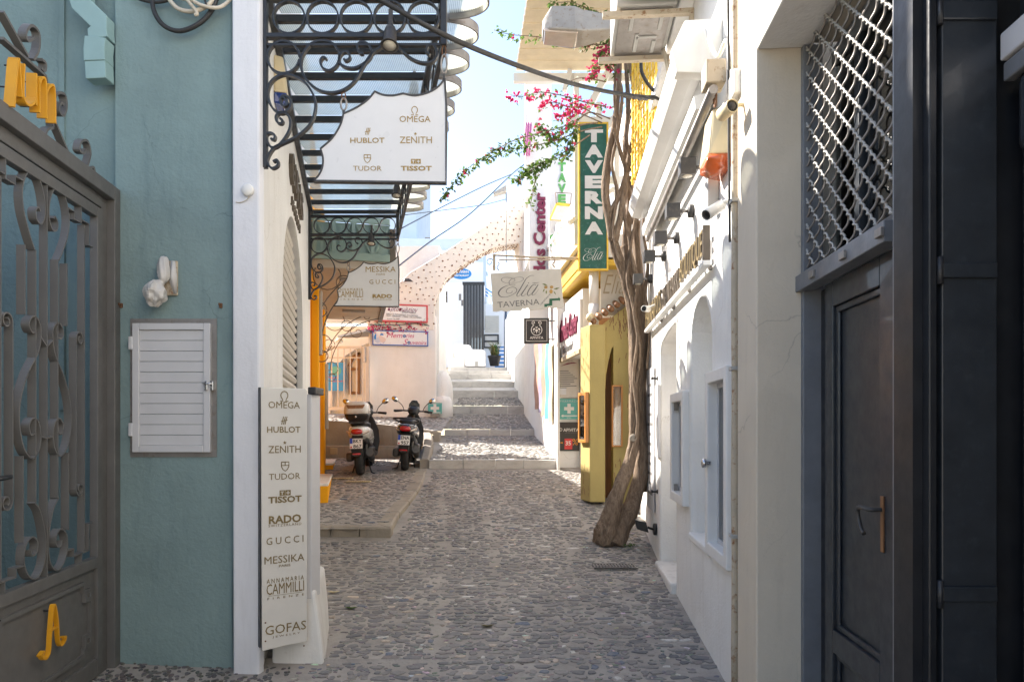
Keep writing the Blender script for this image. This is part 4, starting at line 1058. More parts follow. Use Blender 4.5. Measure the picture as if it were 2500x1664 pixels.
for i in range(len(YS)-1):
    ya, yb = YS[i]+.012, YS[i+1]-.012; ym, r = (ya+yb)/2, (yb-ya)/2; xw = cl_x(ym)
    end = [(xw+CW+.05+.27*math.cos(math.radians(a)), ym+r*math.sin(math.radians(a))) for a in range(-90, 91, 10)]
    ol = [(xw+.03, ya)]+end+[(xw+.03, yb)]
    g = MB(lambda u, n, z: Vector((u, z, 4.268+n))); g.plate(ol, 0, .008); gp_ = g.build('glass_panel', 'canopy_glass', can)
    g = MB(lambda u, n, z: Vector((u, z, 4.262+n))); g.strap(end, .010, -.035, .03); g.build('rim', 'galvanised', gp_)

# hanging brand boards below the two brackets
def hang_sign(fr, shift, label, lines, ems):
    s = thing('hanging_brand_sign', label, 'sign', tuple(fr.T(cq(930, 0)[0], 0, cq(0, 446)[1])), 'brand boards hung from the iron canopy')
    ol = [cq(*p) for p in ((765, 443), (1089, 447), (1090, 260), (1086, 195))]
    ol += cat_rom([cq(*p) for p in ((1086, 195), (1072, 213), (1048, 228), (1015, 236), (985, 231))], 4)[1:]
    ol += cat_rom([cq(*p) for p in ((985, 231), (960, 236), (935, 234), (916, 226))], 4)[1:]
    ol += cat_rom([cq(*p) for p in ((916, 226), (900, 245), (872, 265), (840, 280))], 4)[1:]
    ol += cat_rom([cq(*p) for p in ((840, 280), (832, 308), (812, 340), (784, 365))], 4)[1:]
    ol += cat_rom([cq(*p) for p in ((784, 365), (790, 388), (788, 412), (778, 432), (765, 443))], 4)[1:-1]
    MB(fr.T).plate(ol, -.022, .012).build('board', 'sign_white', s)
    MB(fr.T).strap(ol, .011, -.026, .016, closed=True).build('edging', 'dark_iron', s)
    for txt, px_, py_, w, h, k in lines:
        u_, z_ = cq(px_, py_); q = 4.12/F
        lettering(txt, fr, u_, z_, w*q, h*q, 'gold_ink', s, n=.0125, depth=.0015, **k)
    for nm, px_, py_, sz in ems: marks(fr, {nm: cq(px_, py_)}, sz*4.12/F, s, 'gold_ink', .0125)
    for (a, b) in (((839, 226), (839, 281)), ((1084, 112), (1084, 198))):
        (ua, za), (ub, zb) = cq(*a), cq(*b); h = (za-zb)
        MB(fr.T).strap(arc(ua, za-h*.15, .012, 0, 350, 10, rz=h*.17), .006, -.004, .004).build('chain_eye', 'rust', s)
        MB(fr.T).tube([(ua+.018*math.cos(t), .018*math.sin(t)*0, za-h*.52+h*.27*math.sin(t)) for t in [i*math.pi/8 for i in range(16)]], .006, 6, closed=True).build('chain_link', 'galvanised', s)
        MB(fr.T).strap([(ua, za-h*.78), (ub, zb-.02)], .014, -.005, .005).build('hanger', 'dark_iron', s)
    return s
hang_sign(FB1, None, 'large white scalloped brand board hanging from the near canopy bracket',
    [('OMEGA', 1014, 293, 76, 15, {}), ('HUBLOT', 898, 345, 84, 13, dict(bold=.01)), ('ZENITH', 1016, 344, 79, 16, {}), ('TUDOR', 898, 413, 70, 12, {}), ('TISSOT', 1017, 413, 76, 12, dict(bold=.03))],
    [('omega', 1013, 273, 20), ('hublot', 899, 323, 17), ('star', 1015, 329, 9), ('shield', 898, 390, 20), ('tplus', 1016, 396, 12)])
_cq = cq
hang_sign(FB2, None, 'white scalloped brand board hanging from the far canopy bracket',
    [('MESSIKA', 940, 262, 150, 27, {}), ('PARIS', 938, 287, 44, 8, {}), ('GUCCI', 960, 324, 140, 22, dict(space=1.5)), ('ANNAMARIA', 848, 362, 130, 13, dict(space=1.5)), ('CAMMILLI', 848, 385, 130, 32, {}), ('FIRENZE', 848, 411, 130, 7, dict(space=2.0)), ('RADO', 1008, 395, 98, 20, dict(bold=.04)), ('SWITZERLAND', 1008, 412, 95, 6, dict(space=1.3))][3:] +
    [('MESSIKA', 1000, 262, 150, 27, {}), ('PARIS', 1000, 287, 44, 8, {}), ('GUCCI', 1008, 324, 130, 22, dict(space=1.5))], [])

# bell spotlights on the canopy
def bell(p, label, sc=1.0):
    t_ = thing('bell_spotlight', label, 'spotlight', tuple(p), 'bell spotlights under the iron canopy')
    MB().lathe([(.012, .135), (.030, .13), (.038, .10), (.040, .03), (.048, .012), (.056, .0), (.050, -.002), (.044, .004)], p, axis=(-.0, .28, .96), seg=20, raw=True).build('shade', 'dark_iron', t_)
    MB().lathe([(.04, .001), (.001, .0)], p, axis=(-.0, .28, .96), seg=16, raw=True).build('lens', 'lamp_face', t_)
    MB().tube(cat_rom([(p[0], p[1]+.04, p[2]+.13), (p[0]-.02, p[1]+.05, p[2]+.17), (p[0]+.01, p[1]+.05, p[2]+.20), (p[0]+.03, p[1]+.04, p[2]+.16)], 5), .005, 6).build('cable', 'cable_black', t_)
    MB().box(p[0]-.012, p[0]+.012, p[1]+.03, p[1]+.05, p[2]+.12, p[2]+.24).build('mount', 'dark_iron', t_)
for px_, py_, Y, lab in ((951, 112, 4.08, 'bell spotlight in front of the near canopy bracket'), (1010, 234, 5.75, 'bell spotlight half hidden behind the large hanging board'),
                         (968, 478, 7.55, 'bell spotlight just below the large hanging board'), (906, 595, 8.42, 'bell spotlight above the far hanging board')):
    bell(P(px_, py_, Y), lab)
# siren box on the shop wall
u_, z_ = FL.px(672, 205); sr = thing('siren_box', 'cream siren box with a blue lens on the shop wall under the canopy', 'alarm', tuple(FL.T(u_, .05, z_-.2)))
MB(FL.T).loft([[(u_-.10, 0, z_-.10), (u_+.10, 0, z_-.10), (u_+.10, .09, z_-.10), (u_-.10, .09, z_-.10)], [(u_-.10, 0, z_+.16), (u_+.10, 0, z_+.16), (u_+.08, .06, z_+.16), (u_-.08, .06, z_+.16)]], sm=False).build('housing', 'cream_plastic', sr, bev=.012)
MB(FL.T).loft([[(u_-.085, 0, z_-.17), (u_+.085, 0, z_-.17), (u_+.07, .06, z_-.17), (u_-.07, .06, z_-.17)], [(u_-.10, 0, z_-.10), (u_+.10, 0, z_-.10), (u_+.10, .09, z_-.10), (u_-.10, .09, z_-.10)]], sm=False).build('lens', 'blue_lens', sr, bev=.01)
# ------------------------------------------------------------------ dark doorway on the right
door = thing('dark_door', 'dark blue-grey panelled door with wire grille transom, right of the cream pier', 'door', tuple(FD.T(-1.1, 0, 0)))
def dq(px_, py_, n=0.0): return FD.px(px_, py_, n)
ua, ub = dq(1966, 0)[0], dq(2176, 0, .03)[0]           # far and near jamb (u falls towards the viewer)
DZ = 2.13
def db(a, b, n0, n1, c, d, nm, mat='door_paint', par=door, bev=.004): return MB(FD.T).box(min(a, b), max(a, b), n0, n1, c, d).build(nm, mat, par, bev=bev)
db(ua, ua-.06, -.06, .03, -.12, 3.28, 'jamb', 'frame_paint'); db(ua-.06, ua-.19, -.10, -.05, -.12, DZ, 'fixed_leaf', 'door_dark')
u1_, u2_ = ua-.19, ub+.035
leaf = db(u1_, u2_, -.09, -.05, -.02, DZ, 'door_leaf')
for a, b in ((u1_, u1_-.085), (u2_+.165, u2_)): db(a, b, -.05, -.02, -.02, DZ, 'stile', 'door_paint', leaf)
for c, d in ((-.02, .16), (.52, .62), (DZ-.11, DZ)): db(u1_-.086, u2_+.166, -.05, -.02, c, d, 'rail', 'door_paint', leaf)
for c, d in ((.16, .52), (.62, DZ-.11)):
    a, b = u1_-.086, u2_+.166
    MB(FD.T).plate([(b, c), (a, c), (a, d), (b, d)], -.05, -.034, holes=[[(b+.028, c+.028), (a-.028, c+.028), (a-.028, d-.028), (b+.028, d-.028)]]).build('panel_moulding', 'door_paint', leaf, bev=.006)
hu, hz = dq(2168, 1280); hu = u2_+.135
db(hu+.010, hu-.012, -.02, -.013, 1.04, 1.245, 'handle_plate', 'brown_wood', leaf, .002)
MB(FD.T).tube(cat_rom([(hu, -.013, 1.195), (hu, .03, 1.195), (hu+.04, .038, 1.198), (hu+.085, .034, 1.19), (hu+.095, .030, 1.16), (hu+.075, .028, 1.115), (hu+.05, .027, 1.10)], 5), .0085, 8).build('lever_handle', 'dark_iron', leaf)
# transom bar with lugs
db(ua, ub, -.02, .055, DZ, DZ+.075, 'transom_bar', 'frame_paint')
for px_ in (1985, 2060, 2150):
    u_ = dq(px_, 0, .05)[0]; MB(FD.T).box(u_-.04, u_+.01, .055, .068, DZ+.02, DZ+.05).build('lug', 'galvanised', door, bev=.002)
db(ua, ub, -.16, -.12, DZ+.08, DZ+.19, 'sash_rail', 'frame_paint'); db(ua, ub, -.16, -.12, 3.2, 3.28, 'sash_head', 'frame_paint')
db(ua-.25, ua-.30, -.16, -.12, DZ+.19, 3.2, 'sash_mullion', 'door_paint'); db(ub+.05, ub+.08, -.16, -.12, DZ+.19, 3.2, 'sash_stile', 'frame_paint')
db(ua, ub, -.145, -.140, DZ+.19, 3.2, 'transom_pane', 'window_glass', bev=0)
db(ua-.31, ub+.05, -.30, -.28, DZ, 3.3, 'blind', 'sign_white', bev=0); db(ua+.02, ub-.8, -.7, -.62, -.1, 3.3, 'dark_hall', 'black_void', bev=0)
# crimped wire grille
zt_, zb_ = 3.28, DZ+.06
uA_, uB_ = ub+.02, ua-.035
def diag(sgn, r, mat, amp, wl, nn):
    c = zb_-(uB_-uA_)*1.05
    while c < zt_+(uB_-uA_)*1.05:
        pts = []; L_ = 0
        for k in range(121):
            u_ = uA_+(uB_-uA_)*k/120; z_ = c+sgn*(u_-uA_)*.95+(0 if sgn > 0 else (uB_-uA_)*.95)*1
            if zb_ <= z_ <= zt_:
                w_ = math.sin(u_*2*math.pi/wl); pts.append((u_+amp*w_*.5, nn+amp*math.cos(u_*2*math.pi/wl), z_-sgn*amp*w_))
        if len(pts) > 3: MB(FD.T).tube(pts, r, 6).build('grille_wire', mat, door)
        c += .118
diag(1, .0052, 'grey_plastic', .0045, .030, .014); diag(-1, .0048, 'galvanised', .0045, .062, .010)
# moulded post beside the door
mp = [(ub, -.05), (ub, .02), (ub-.02, .035), (ub-.055, .035), (ub-.062, .05), (ub-.09, .055), (ub-.098, .07), (ub-.14, .07), (ub-.145, .03), (ub-.15, -.3), (ub-.02, -.3)]
MB().loft([[FD.T(a, b, z) for a, b in mp] for z in (-.12, 3.28)], sm=False).build('moulded_post', 'frame_paint', door, bev=.006)
# second doorway: panelled lining facing the viewer, then another dark door
dw = thing('dark_shop_entrance', 'near-black panelled shop entrance filling the right edge', 'door', (1.7, 1.6, 0))
YL = 2.0; FLn = front(YL)
xa_, xb_ = FLn.px(2238, 0)[0], FLn.px(2440, 0)[0]
MB(FLn.T).box(xa_, xb_+.6, -.12, -.02, -.12, 3.28).build('lining', 'door_dark', dw)
MB(FLn.T).box(FLn.px(2262, 0)[0], FLn.px(2282, 0)[0], -.02, .012, -.12, 3.28).build('lining_stile', 'door_dark', dw, bev=.004)
MB(FLn.T).box(FLn.px(2296, 0)[0], FLn.px(2432, 0)[0], -.02, .006, -.12, 3.28).build('lining_panel', 'door_paint', dw, bev=.004)
for py_, h in ((32, .055), (662, .045), (1447, .045)):
    z_ = FLn.px(0, py_)[1]; MB(FLn.T).box(FLn.px(2293, 0)[0], FLn.px(2428, 0)[0], .006, .016, z_-h/2, z_+h/2).build('strap_hinge', 'door_paint', dw, bev=.004)
    MB(FLn.T).tube([(FLn.px(2290, 0)[0], .010, z_-.04), (FLn.px(2290, 0)[0], .010, z_+.04)], .009, 8).build('hinge_pin', 'black_metal', dw)
FE = Fr(xb_+.005, YL+.0, FR.d[0], FR.d[1], (-1, 0))
MB(FE.T).box(-2.2, 0, -.4, -.06, -.12, 2.50).build('inner_door', 'door_dark', dw)
MB(FE.T).box(-2.2, -.05, -.06, -.02, 2.50, 3.28).build('over_panel', 'door_dark', dw)
MB(FE.T).box(-2.2, -.012, -.02, .012, 2.56, 2.64).build('header_rail', 'white_alu', dw, bev=.006)
MB(FE.T).box(-2.2, -.012, -.03, .003, 2.50, 2.555).build('header_rail', 'frame_paint', dw, bev=.006)
MB(FE.T).box(-.075, -.065, -.06, -.045, -.12, 2.28).build('edge_strip', 'tan_box', dw, bev=.002)
MB(FE.T).box(-2.2, -.045, -.06, -.01, 2.28, 2.50).build('door_hood', 'door_paint', dw, bev=.03)

# ------------------------------------------------------------------ fittings on the white boutique
fl_ = lambda px_, py_, n=0.0: FR.px(px_, py_, n)
# raised sign letters on a rail
s0, s1 = fl_(1746, 645)[0], fl_(1590, 800)[0]; sz = 2.54
ps = thing('boutique_letter_sign', 'gold channel letters on a white rail along the white boutique wall', 'sign', tuple(FR.T((s0+s1)/2, .05, sz)))
MB(FR.T).box(s0, s1, .025, .075, sz-.032, sz).build('rail', 'beam_white', ps, bev=.004)
for k in range(5):
    u_ = s0+.1+(s1-s0-.2)*k/4; MB(FR.T).box(u_-.012, u_+.012, .0, .021, sz-.04, sz-.01).build('standoff', 'galvanised', ps)
um = (s0+s1)/2; LW = s1-s0
lettering('PANAIDIS', FR, s1-.02-LW*.19, sz+.115, LW*.36, .20, 'bronze', ps, n=.045, depth=.02)
lettering('EKAN PARK', FR, s1-LW*.545, sz+.10, LW*.27, .17, 'bronze', ps, n=.045, depth=.02)
lettering('BOUTIQUE', FR, s0+.04+LW*.145, sz+.115, LW*.27, .20, 'bronze', ps, n=.045, depth=.02)
MB(FR.T).box(s0+.0, s0+.015, .03, .075, sz, sz+.22).build('end_cap', 'bronze', ps, bev=.003)
for nm, a, b in (('letter_face', .01, .99),):
    lettering('PANAIDIS', FR, s1-.02-LW*.19, sz+.115, LW*.36, .20, 'brown_ink', ps, n=.0655, depth=.002, name='letter_face')
    lettering('BOUTIQUE', FR, s0+.04+LW*.145, sz+.115, LW*.27, .20, 'brown_ink', ps, n=.0655, depth=.002, name='letter_face')
# box spotlights
names = ['beside the orange-lensed siren box', 'second box spotlight from the siren box along the white wall', 'third box spotlight from the siren box along the white wall', 'fourth box spotlight from the siren box along the white wall', 'smallest looking box spotlight, against the tree trunk']
for k, (px_, zz) in enumerate(((1735, 3.17), (1693, 3.07), (1657, 3.05), (1625, 3.08), (1592, 3.08))):
    u_ = fl_(px_, 600)[0]
    lab = ('grey box spotlight ' if k == 0 else '')+names[k]
    sp = thing('box_spotlight', lab, 'spotlight', tuple(FR.T(u_, .1, zz-.06)), 'box spotlights on the white wall')
    MB(FR.T).lathe([(.045, 0), (.048, .004), (.048, .035), (.03, .04)], (u_, 0, zz), axis=(*FR.n, 0), seg=18).build('base', 'dark_iron', sp)
    MB(FR.T).tube([(u_, .04, zz), (u_, .10, zz)], .012, 8).build('stem', 'galvanised', sp)
    MB(FR.T).box(u_-.05, u_+.05, .10, .20, zz-.055, zz+.05).build('head', 'dark_iron', sp, bev=.004)
    MB(FR.T).lathe([(.036, 0), (.03, -.004)], (u_, .15, zz-.055), seg=14).build('lens', 'lamp_face', sp)
u_, z_ = fl_(1603, 1291)
sp = thing('floor_spotlight', 'black swivelling spotlight low on the white wall beside the tree roots', 'spotlight', tuple(FR.T(u_, .08, z_-.06)))
MB(FR.T).lathe([(.06, 0), (.06, .03), (.05, .035)], (u_, 0, z_), axis=(*FR.n, 0), seg=18).build('base', 'black_plastic', sp)
MB(FR.T).tube([(u_, .035, z_), (u_, .07, z_+.01), (u_, .09, z_+.02)], .012, 8).build('stem', 'black_plastic', sp)
MB(FR.T).loft([[(u_-.055, .085, z_-.03), (u_+.055, .085, z_-.03), (u_+.055, .11, z_+.075), (u_-.055, .11, z_+.075)], [(u_-.055, .20, z_+.005), (u_+.055, .20, z_+.005), (u_+.055, .225, z_+.10), (u_-.055, .225, z_+.10)]], sm=False).build('head', 'black_plastic', sp, bev=.004)
for py_, w_ in ((923, 'upper'), (1199, 'lower')):
    u_, z_ = fl_(1606, py_); o = MB(FR.T); o.lathe([(.022, 0), (.022, .012), (.012, .014), (.012, .05), (.016, .052), (.016, .065)], (u_, 0, z_), axis=(*FR.n, 0), seg=12)
    tag(o.build('sign_stud', 'black_plastic'), f'{w_} of two black studs beside the tall white price board', 'stud')
# tall white board with lines of text
pb = thing('price_board', 'tall narrow white board with lines of small print near the tree trunk', 'sign', tuple(FR.T(fl_(1592, 1100)[0], .02, .8)))
b0, b1 = fl_(1601, 1000)[0], fl_(1583, 1000)[0]; zz0, zz1 = fl_(1590, 1240)[1], fl_(1590, 900)[1]
MB(FR.T).box(b0, b1, .012, .02, zz0, zz1).build('board', 'white_alu', pb, bev=.002)
for i, wd_ in enumerate((.5, .8, .45, .6, .9, .4, .55, .5, .45, .65, .4, .8)):
    z_ = zz1-.18-(zz1-zz0-.25)*i/12; MB(FR.T).box((b0+b1)/2-.25*wd_, (b0+b1)/2+.25*wd_, .0205, .0215, z_-.015, z_+.015).build('text_line', 'grey_ink', pb)
o = MB(FR.T).box(fl_(1613, 0)[0], fl_(1606, 0)[0], .0, .03, fl_(1608, 1115)[1], fl_(1608, 940)[1]); tag(o.build('switch_box', 'white_alu', bev=.005), 'narrow white cabinet door beside the price board', 'cabinet')
# siren with orange lens
u_, z_ = fl_(1772, 345); sb = thing('alarm_siren', 'cream alarm siren with an orange lens high on the white wall', 'alarm', tuple(FR.T(u_, .08, z_-.3)))
a, b = u_-.13, u_+.13; zl_ = fl_(1772, 395)[1]; zh_ = fl_(1772, 283)[1]; zo_ = fl_(1772, 425)[1]
MB(FR.T).loft([[(a, 0, zl_), (b, 0, zl_), (b, .13, zl_), (a, .13, zl_)], [(a, 0, zh_), (b, 0, zh_), (b-.03, .10, zh_), (a+.03, .10, zh_)]], sm=False).build('housing', 'cream_plastic', sb, bev=.015)
MB(FR.T).loft([[(a+.01, 0, zo_), (b-.01, 0, zo_), (b-.05, .07, zo_), (a+.05, .07, zo_)], [(a, 0, zl_-.03), (b, 0, zl_-.03), (b-.005, .125, zl_-.03), (a+.005, .125, zl_-.03)], [(a, 0, zl_-.001), (b, 0, zl_-.001), (b-.005, .125, zl_-.001), (a+.005, .125, zl_-.001)]], sm=True).build('lens', 'orange_lens', sb)
# cameras
def bullet(px_, py_, n, r, ln, axis, label, mat='white_plastic', face='black_plastic', mount=None):
    u_, z_ = FR.px(px_, py_, n); c = FR.T(u_, n, z_); ax = Vector(axis).normalized()
    t_ = thing('security_camera', label, 'camera', tuple(c-Vector((0, 0, r))))
    MB().lathe([(r*.8, -ln), (r, -ln*.95), (r, 0), (r*.86, .004), (r*.84, -.006)], c, axis=ax, seg=18, raw=True).build('body', mat, t_)
    MB().lathe([(r*.82, -.004), (r*.5, .0), (r*.001, .002)], c, axis=ax, seg=16, raw=True).build('lens', face, t_)
    e = c-ax*ln*.7; w = FR.T(u_+.0, 0, z_)
    wv = e.copy(); q = FR.n; dist = (e.x-FR.o[0])*q[0]+(e.y-FR.o[1])*q[1]; wv = e-Vector((q[0], q[1], 0))*dist+Vector((0, 0, mount or .03))
    MB().tube(cat_rom([tuple(e), tuple((e+wv)/2+Vector((0, 0, .02))), tuple(wv)], 4), .011, 8, raw=True).build('arm', mat, t_)
    MB().lathe([(.03, 0), (.03, .015), (.02, .02)], wv, axis=(*q, 0), seg=12, raw=True).build('base', mat, t_)
bullet(1788, 258, .11, .034, .12, (.15, -1, -.05), 'cream bullet camera facing the viewer beside the wall cables', 'cream_plastic')
bullet(1724, 525, .16, .032, .16, (-.75, -.55, -.55), 'white tube camera pointing down between two box spotlights')
bullet(1572, 753, .18, .030, .12, (-.55, -.85, -.1), 'small white bullet camera beside the tree trunk')
u_, z_ = fl_(1818, 215); o = MB(FR.T).box(u_-.06, u_+.06, .0, .07, z_-.05, z_+.08); tag(o.build('junction_box', 'white_plastic', bev=.012), 'cream junction box above the bullet camera facing the viewer', 'box')
u_, z_ = fl_(1752, 470); o = MB(FR.T).box(u_-.05, u_+.05, .0, .07, z_-.11, z_+.08); tag(o.build('junction_box', 'grey_plastic', bev=.01), 'small grey junction box under the alarm siren', 'box')
# vertical conduits at the end of the white wall
uc_ = fl_(1806, 0)[0]
pipes = thing('cable_conduits', 'bundle of tan wall conduits and cables where the white wall meets the cream pier', 'conduit', tuple(FR.T(uc_, .02, .2)))
MB(FR.T).tube([(uc_, .025, z) for z in [.05+i*.25 for i in range(24)]], [.020+.002*math.sin(i*1.7) for i in range(24)], 10).build('conduit', 'rusty_cream', pipes)
MB(FR.T).tube(cat_rom([(uc_+.07+.008*math.sin(i*1.3), .012, 2.4+i*.3) for i in range(12)], 3), .008, 8).build('cable', 'cable_cream', pipes)
MB(FR.T).tube(cat_rom([(uc_+.03, .045, 2.5), (uc_+.03, .05, 3.0), (uc_+.04, .05, 3.6), (uc_+.09, .05, 4.2), (uc_+.22, .06, 4.45), (uc_+.34, .05, 4.25)], 6), .007, 8).build('cable', 'cable_black', pipes)
MB(FR.T).tube(cat_rom([(uc_+.36, .10, 3.86), (uc_+.30, .09, 3.72), (uc_+.2, .07, 3.60), (uc_+.08, .05, 3.62), (uc_+.05, .04, 3.45)], 6), .012, 8).build('cable', 'white_plastic', pipes)
for zz in (.9, 1.8, 2.7, 3.3, 3.9): MB(FR.T).box(uc_-.035, uc_+.035, .0, .05, zz, zz+.02).build('clip', 'grey_plastic', pipes, bev=.003)

# folded awning: cassette, bar under it and end box
aw = thing('awning_cassette', 'rolled up white awning cassette along the top of the white wall', 'awning', tuple(FR.T(1.7, .15, 3.3)))
aU0, aU1 = FR.px(1690, 100, .16)[0], FR.px(1562, 540, .16)[0]
def prof_ext(pr, ua_, ub_, nm, mat, bev=.0): return MB(FR.T).loft([[(u, a, b) for a, b in pr] for u in (ua_, ub_)], sm=False).build(nm, mat, aw, bev=bev)
prof_ext([(.16, 3.64), (.24, 3.66), (.275, 3.73), (.265, 3.82), (.20, 3.90), (.10, 3.90), (.10, 3.66)], aU0, aU1, 'cassette', 'beam_white')
prof_ext([(.02, 3.55), (.10, 3.55), (.10, 3.80), (.02, 3.80)], aU0+.05, aU1, 'back_rail', 'white_alu')
prof_ext([(.05, 3.44), (.14, 3.44), (.15, 3.52), (.05, 3.54)], aU0+.0, aU1-.1, 'lower_rail', 'beam_white')
bu0, bu1 = FR.px(1742, 215, .12)[0], FR.px(1582, 605, .12)[0]
MB(FR.T).tube([(bu0, .12, 3.36), (bu1, .12, 3.33)], .026, 10).build('front_bar', 'galvanised', aw)
MB(FR.T).box(bu0-.0, bu0+.14, .05, .16, 3.40, 3.53).build('gear_box', 'rusty_cream', aw, bev=.008)
MB(FR.T).tube([(bu0+.05+.028*math.cos(t), .10, 3.33+.045*math.sin(t)) for t in [i*math.pi/7 for i in range(14)]], .006, 6, closed=True).build('crank_eye', 'rust', aw)
prof_ext([(.0, 3.60), (.27, 3.62), (.30, 3.76), (.22, 3.93), (.0, 3.93)], aU0-.10, aU0-.005, 'end_cap', 'white_plastic', .006)
# split air conditioner on rusty brackets
ac = thing('air_conditioner', 'outdoor air conditioning unit seen from below on rusty brackets', 'air conditioner', tuple(FR.T(1.3, .3, 4.5)))
A0, A1 = .92, 1.62
MB(FR.T).box(A0, A1, .12, .56, 4.56, 5.16).build('casing', 'grey_plastic', ac, bev=.012)
MB(FR.T).box(A0+.03, A1-.03, .15, .53, 4.552, 4.56).build('base_tray', 'galvanised', ac)
for (a, b, c, d) in ((.1, .3, .2, .23), (.1, .13, .2, .42), (.35, .6, .36, .39), (.38, .41, .22, .38), (.1, .3, .42, .45), (.45, .62, .22, .25)):
    MB(FR.T).box(A0+a, A0+b, c, d, 4.544, 4.553).build('tray_rib', 'grey_plastic', ac, bev=.003)
for u_ in (A0+.02, A1-.06):
    MB(FR.T).box(u_, u_+.045, .0, .66, 4.50, 4.54).build('bracket_arm', 'rusty_cream', ac, bev=.004)
    MB(FR.T).box(u_, u_+.045, .0, .03, 4.2, 4.50).build('bracket_plate', 'rusty_cream', ac, bev=.004)
MB(FR.T).tube(cat_rom([(A1-.1, .14, 4.56), (A1-.1, .10, 4.40), (A1+.05, .06, 4.25), (A1+.1, .04, 4.0)], 5), .018, 8).build('hose', 'cable_cream', ac)
# second unit above, only its underside shows at the top edge
ac2 = thing('air_conditioner', 'second air conditioning unit cut off by the top edge of the photo', 'air conditioner', tuple(FR.T(.7, .3, 5.0)))
MB(FR.T).box(.35, .88, .12, .52, 4.62, 5.2).build('casing', 'grey_plastic', ac2, bev=.012)
MB(FR.T).box(.80, .85, .0, .62, 4.565, 4.615).build('bracket_arm', 'rusty_cream', ac2, bev=.004)
# street lamp head
lp_ = thing('street_lamp', 'weathered street lamp head on an arm above the lane', 'street lamp', tuple(P(1410, 90, 6.5)))
Yl = 6.5
def q3(px_, py_, Y=Yl): return P(px_, py_, Y)
sec = []
for px_, top, bot, dpt in ((1324, 60, 88, .10), (1345, 30, 92, .15), (1400, 32, 97, .17), (1420, 38, 97, .15), (1490, 45, 84, .09)):
    a = q3(px_, top); b = q3(px_, bot); sec.append([(a.x, Yl-dpt*.7, a.z), (a.x, Yl+dpt*.7, a.z), (a.x, Yl+dpt, b.z), (a.x, Yl-dpt, b.z)])
MB().loft(sec, sm=False).build('housing', 'lamp_housing', lp_, bev=.015)
a, b = q3(1328, 90), q3(1408, 97)
MB().loft([[(a.x, Yl-.12, a.z-.015), (a.x, Yl+.12, a.z-.015), (a.x, Yl+.12, a.z+.02), (a.x, Yl-.12, a.z+.02)], [(b.x, Yl-.13, b.z-.012), (b.x, Yl+.13, b.z-.012), (b.x, Yl+.13, b.z+.02), (b.x, Yl-.13, b.z+.02)]], sm=False).build('lamp_bowl', 'lens_clear', lp_, bev=.01)
MB().tube([tuple(q3(1485, 62)), tuple(q3(1530, 60, 6.6)), (FR.T(2.6, 0, 0).x, 6.65, q3(1550, 62).z)], .03, 10).build('arm', 'rusty_cream', lp_)
# heavy cable across the lane
pts = [tuple(P(*p)) for p in ((880, -30, 3.95), (950, 12, 3.95), (1090, 88, 4.05), (1250, 155, 4.6), (1400, 205, 5.4), (1530, 232, 6.1), (1625, 240, 6.55))]
hc = thing('heavy_cable', 'thick dark cable crossing the lane from the canopy to the tree', 'cable', pts[0])
MB().tube(cat_rom(pts, 8), .0165, 8, raw=True).build('strand', 'cable_black', hc)
pts = [tuple(P(*p)) for p in ((1525, 232, 6.1), (1545, 236, 6.2), (1570, 240, 6.3), (1600, 238, 6.45), (1625, 241, 6.55))]
MB().tube(cat_rom(pts, 8), [.020+.006*math.sin(i*1.5) for i in range(len(cat_rom(pts, 8)))], 8, raw=True).build('twisted_end', 'dark_iron', hc)
pts = [tuple(P(*p)) for p in ((1565, 150, 6.3), (1568, 180, 6.3), (1590, 215, 6.4), (1625, 243, 6.55))]
MB().tube(cat_rom(pts, 6), .016, 8, raw=True).build('tail', 'cable_black', hc)
# ------------------------------------------------------------------ the taverna side beyond the tree (the lane bends left here)
# white party wall behind the tree
FM = Fr(1.60, 8.55, -.10, 1, (-1, 0))             # facade line of the taverna house
tav = thing('taverna_house', 'white two storey taverna house with balcony behind the tree', 'house', (2.2, 10, .5))
MB().box(1.62, 5.0, 7.98, 9.28, -.1, 4.4).build('ground_floor_near', 'white_wall', tav)
MB().box(1.50, 5.0, 9.28, 11.4, -.1, 4.4).build('ground_floor', 'white_wall', tav)
MB().box(1.75, 5.0, 8.05, 11.2, 4.4, 6.4).build('upper_floor', 'white_wall', tav)
# olive gateway
og = thing('olive_gateway', 'olive yellow gateway with incised strokes and an arched door beside the tree', 'gateway', (1.3, 9.2, .45))
Yp = 9.0
pA, pB = P(1440, 1240, Yp), P(1477, 1240, Yp); pz = gz(1, 9.0)
zt_ = P(0, 792, Yp).z
# pillar: lit flank turned to the left, shaded face to the viewer
pil = MB(); ring = [(pA.x, 9.0), (pB.x, 8.98), (pB.x+.05, 9.45), (P(1417, 0, 9.32).x, 9.32)]
pil.loft([[(x, y, pz+.05) for x, y in ring], [(x, y, zt_) for x, y in ring]], sm=False); pil.build('pillar', 'olive_paint', og, bev=.012)
FO = front(9.12)
yq = lambda px_, py_: FO.px(px_, py_)
ol = [yq(1476, 1240), yq(1478, 960)]+[yq(*p) for p in ((1480, 920), (1486, 880), (1496, 845), (1508, 822))]+[yq(1512, 822), yq(1512, 745), yq(1475, 785)]
rp = MB(FO.T); rp.plate([yq(1497, 1250), yq(1570, 1250), yq(1570, 715), yq(1470, 792), yq(1470, 950), yq(1478, 950), yq(1480, 915), yq(1486, 880), yq(1494, 850), yq(1497, 846)], -.18, 0)
rp.build('arch_wall', 'olive_paint', og, bev=.01)
MB().box(yq(1470, 0)[0], yq(1512, 0)[0], 9.45, 9.5, .3, 3.0).build('door', 'brown_wood', og)
rk = random.Random(3)
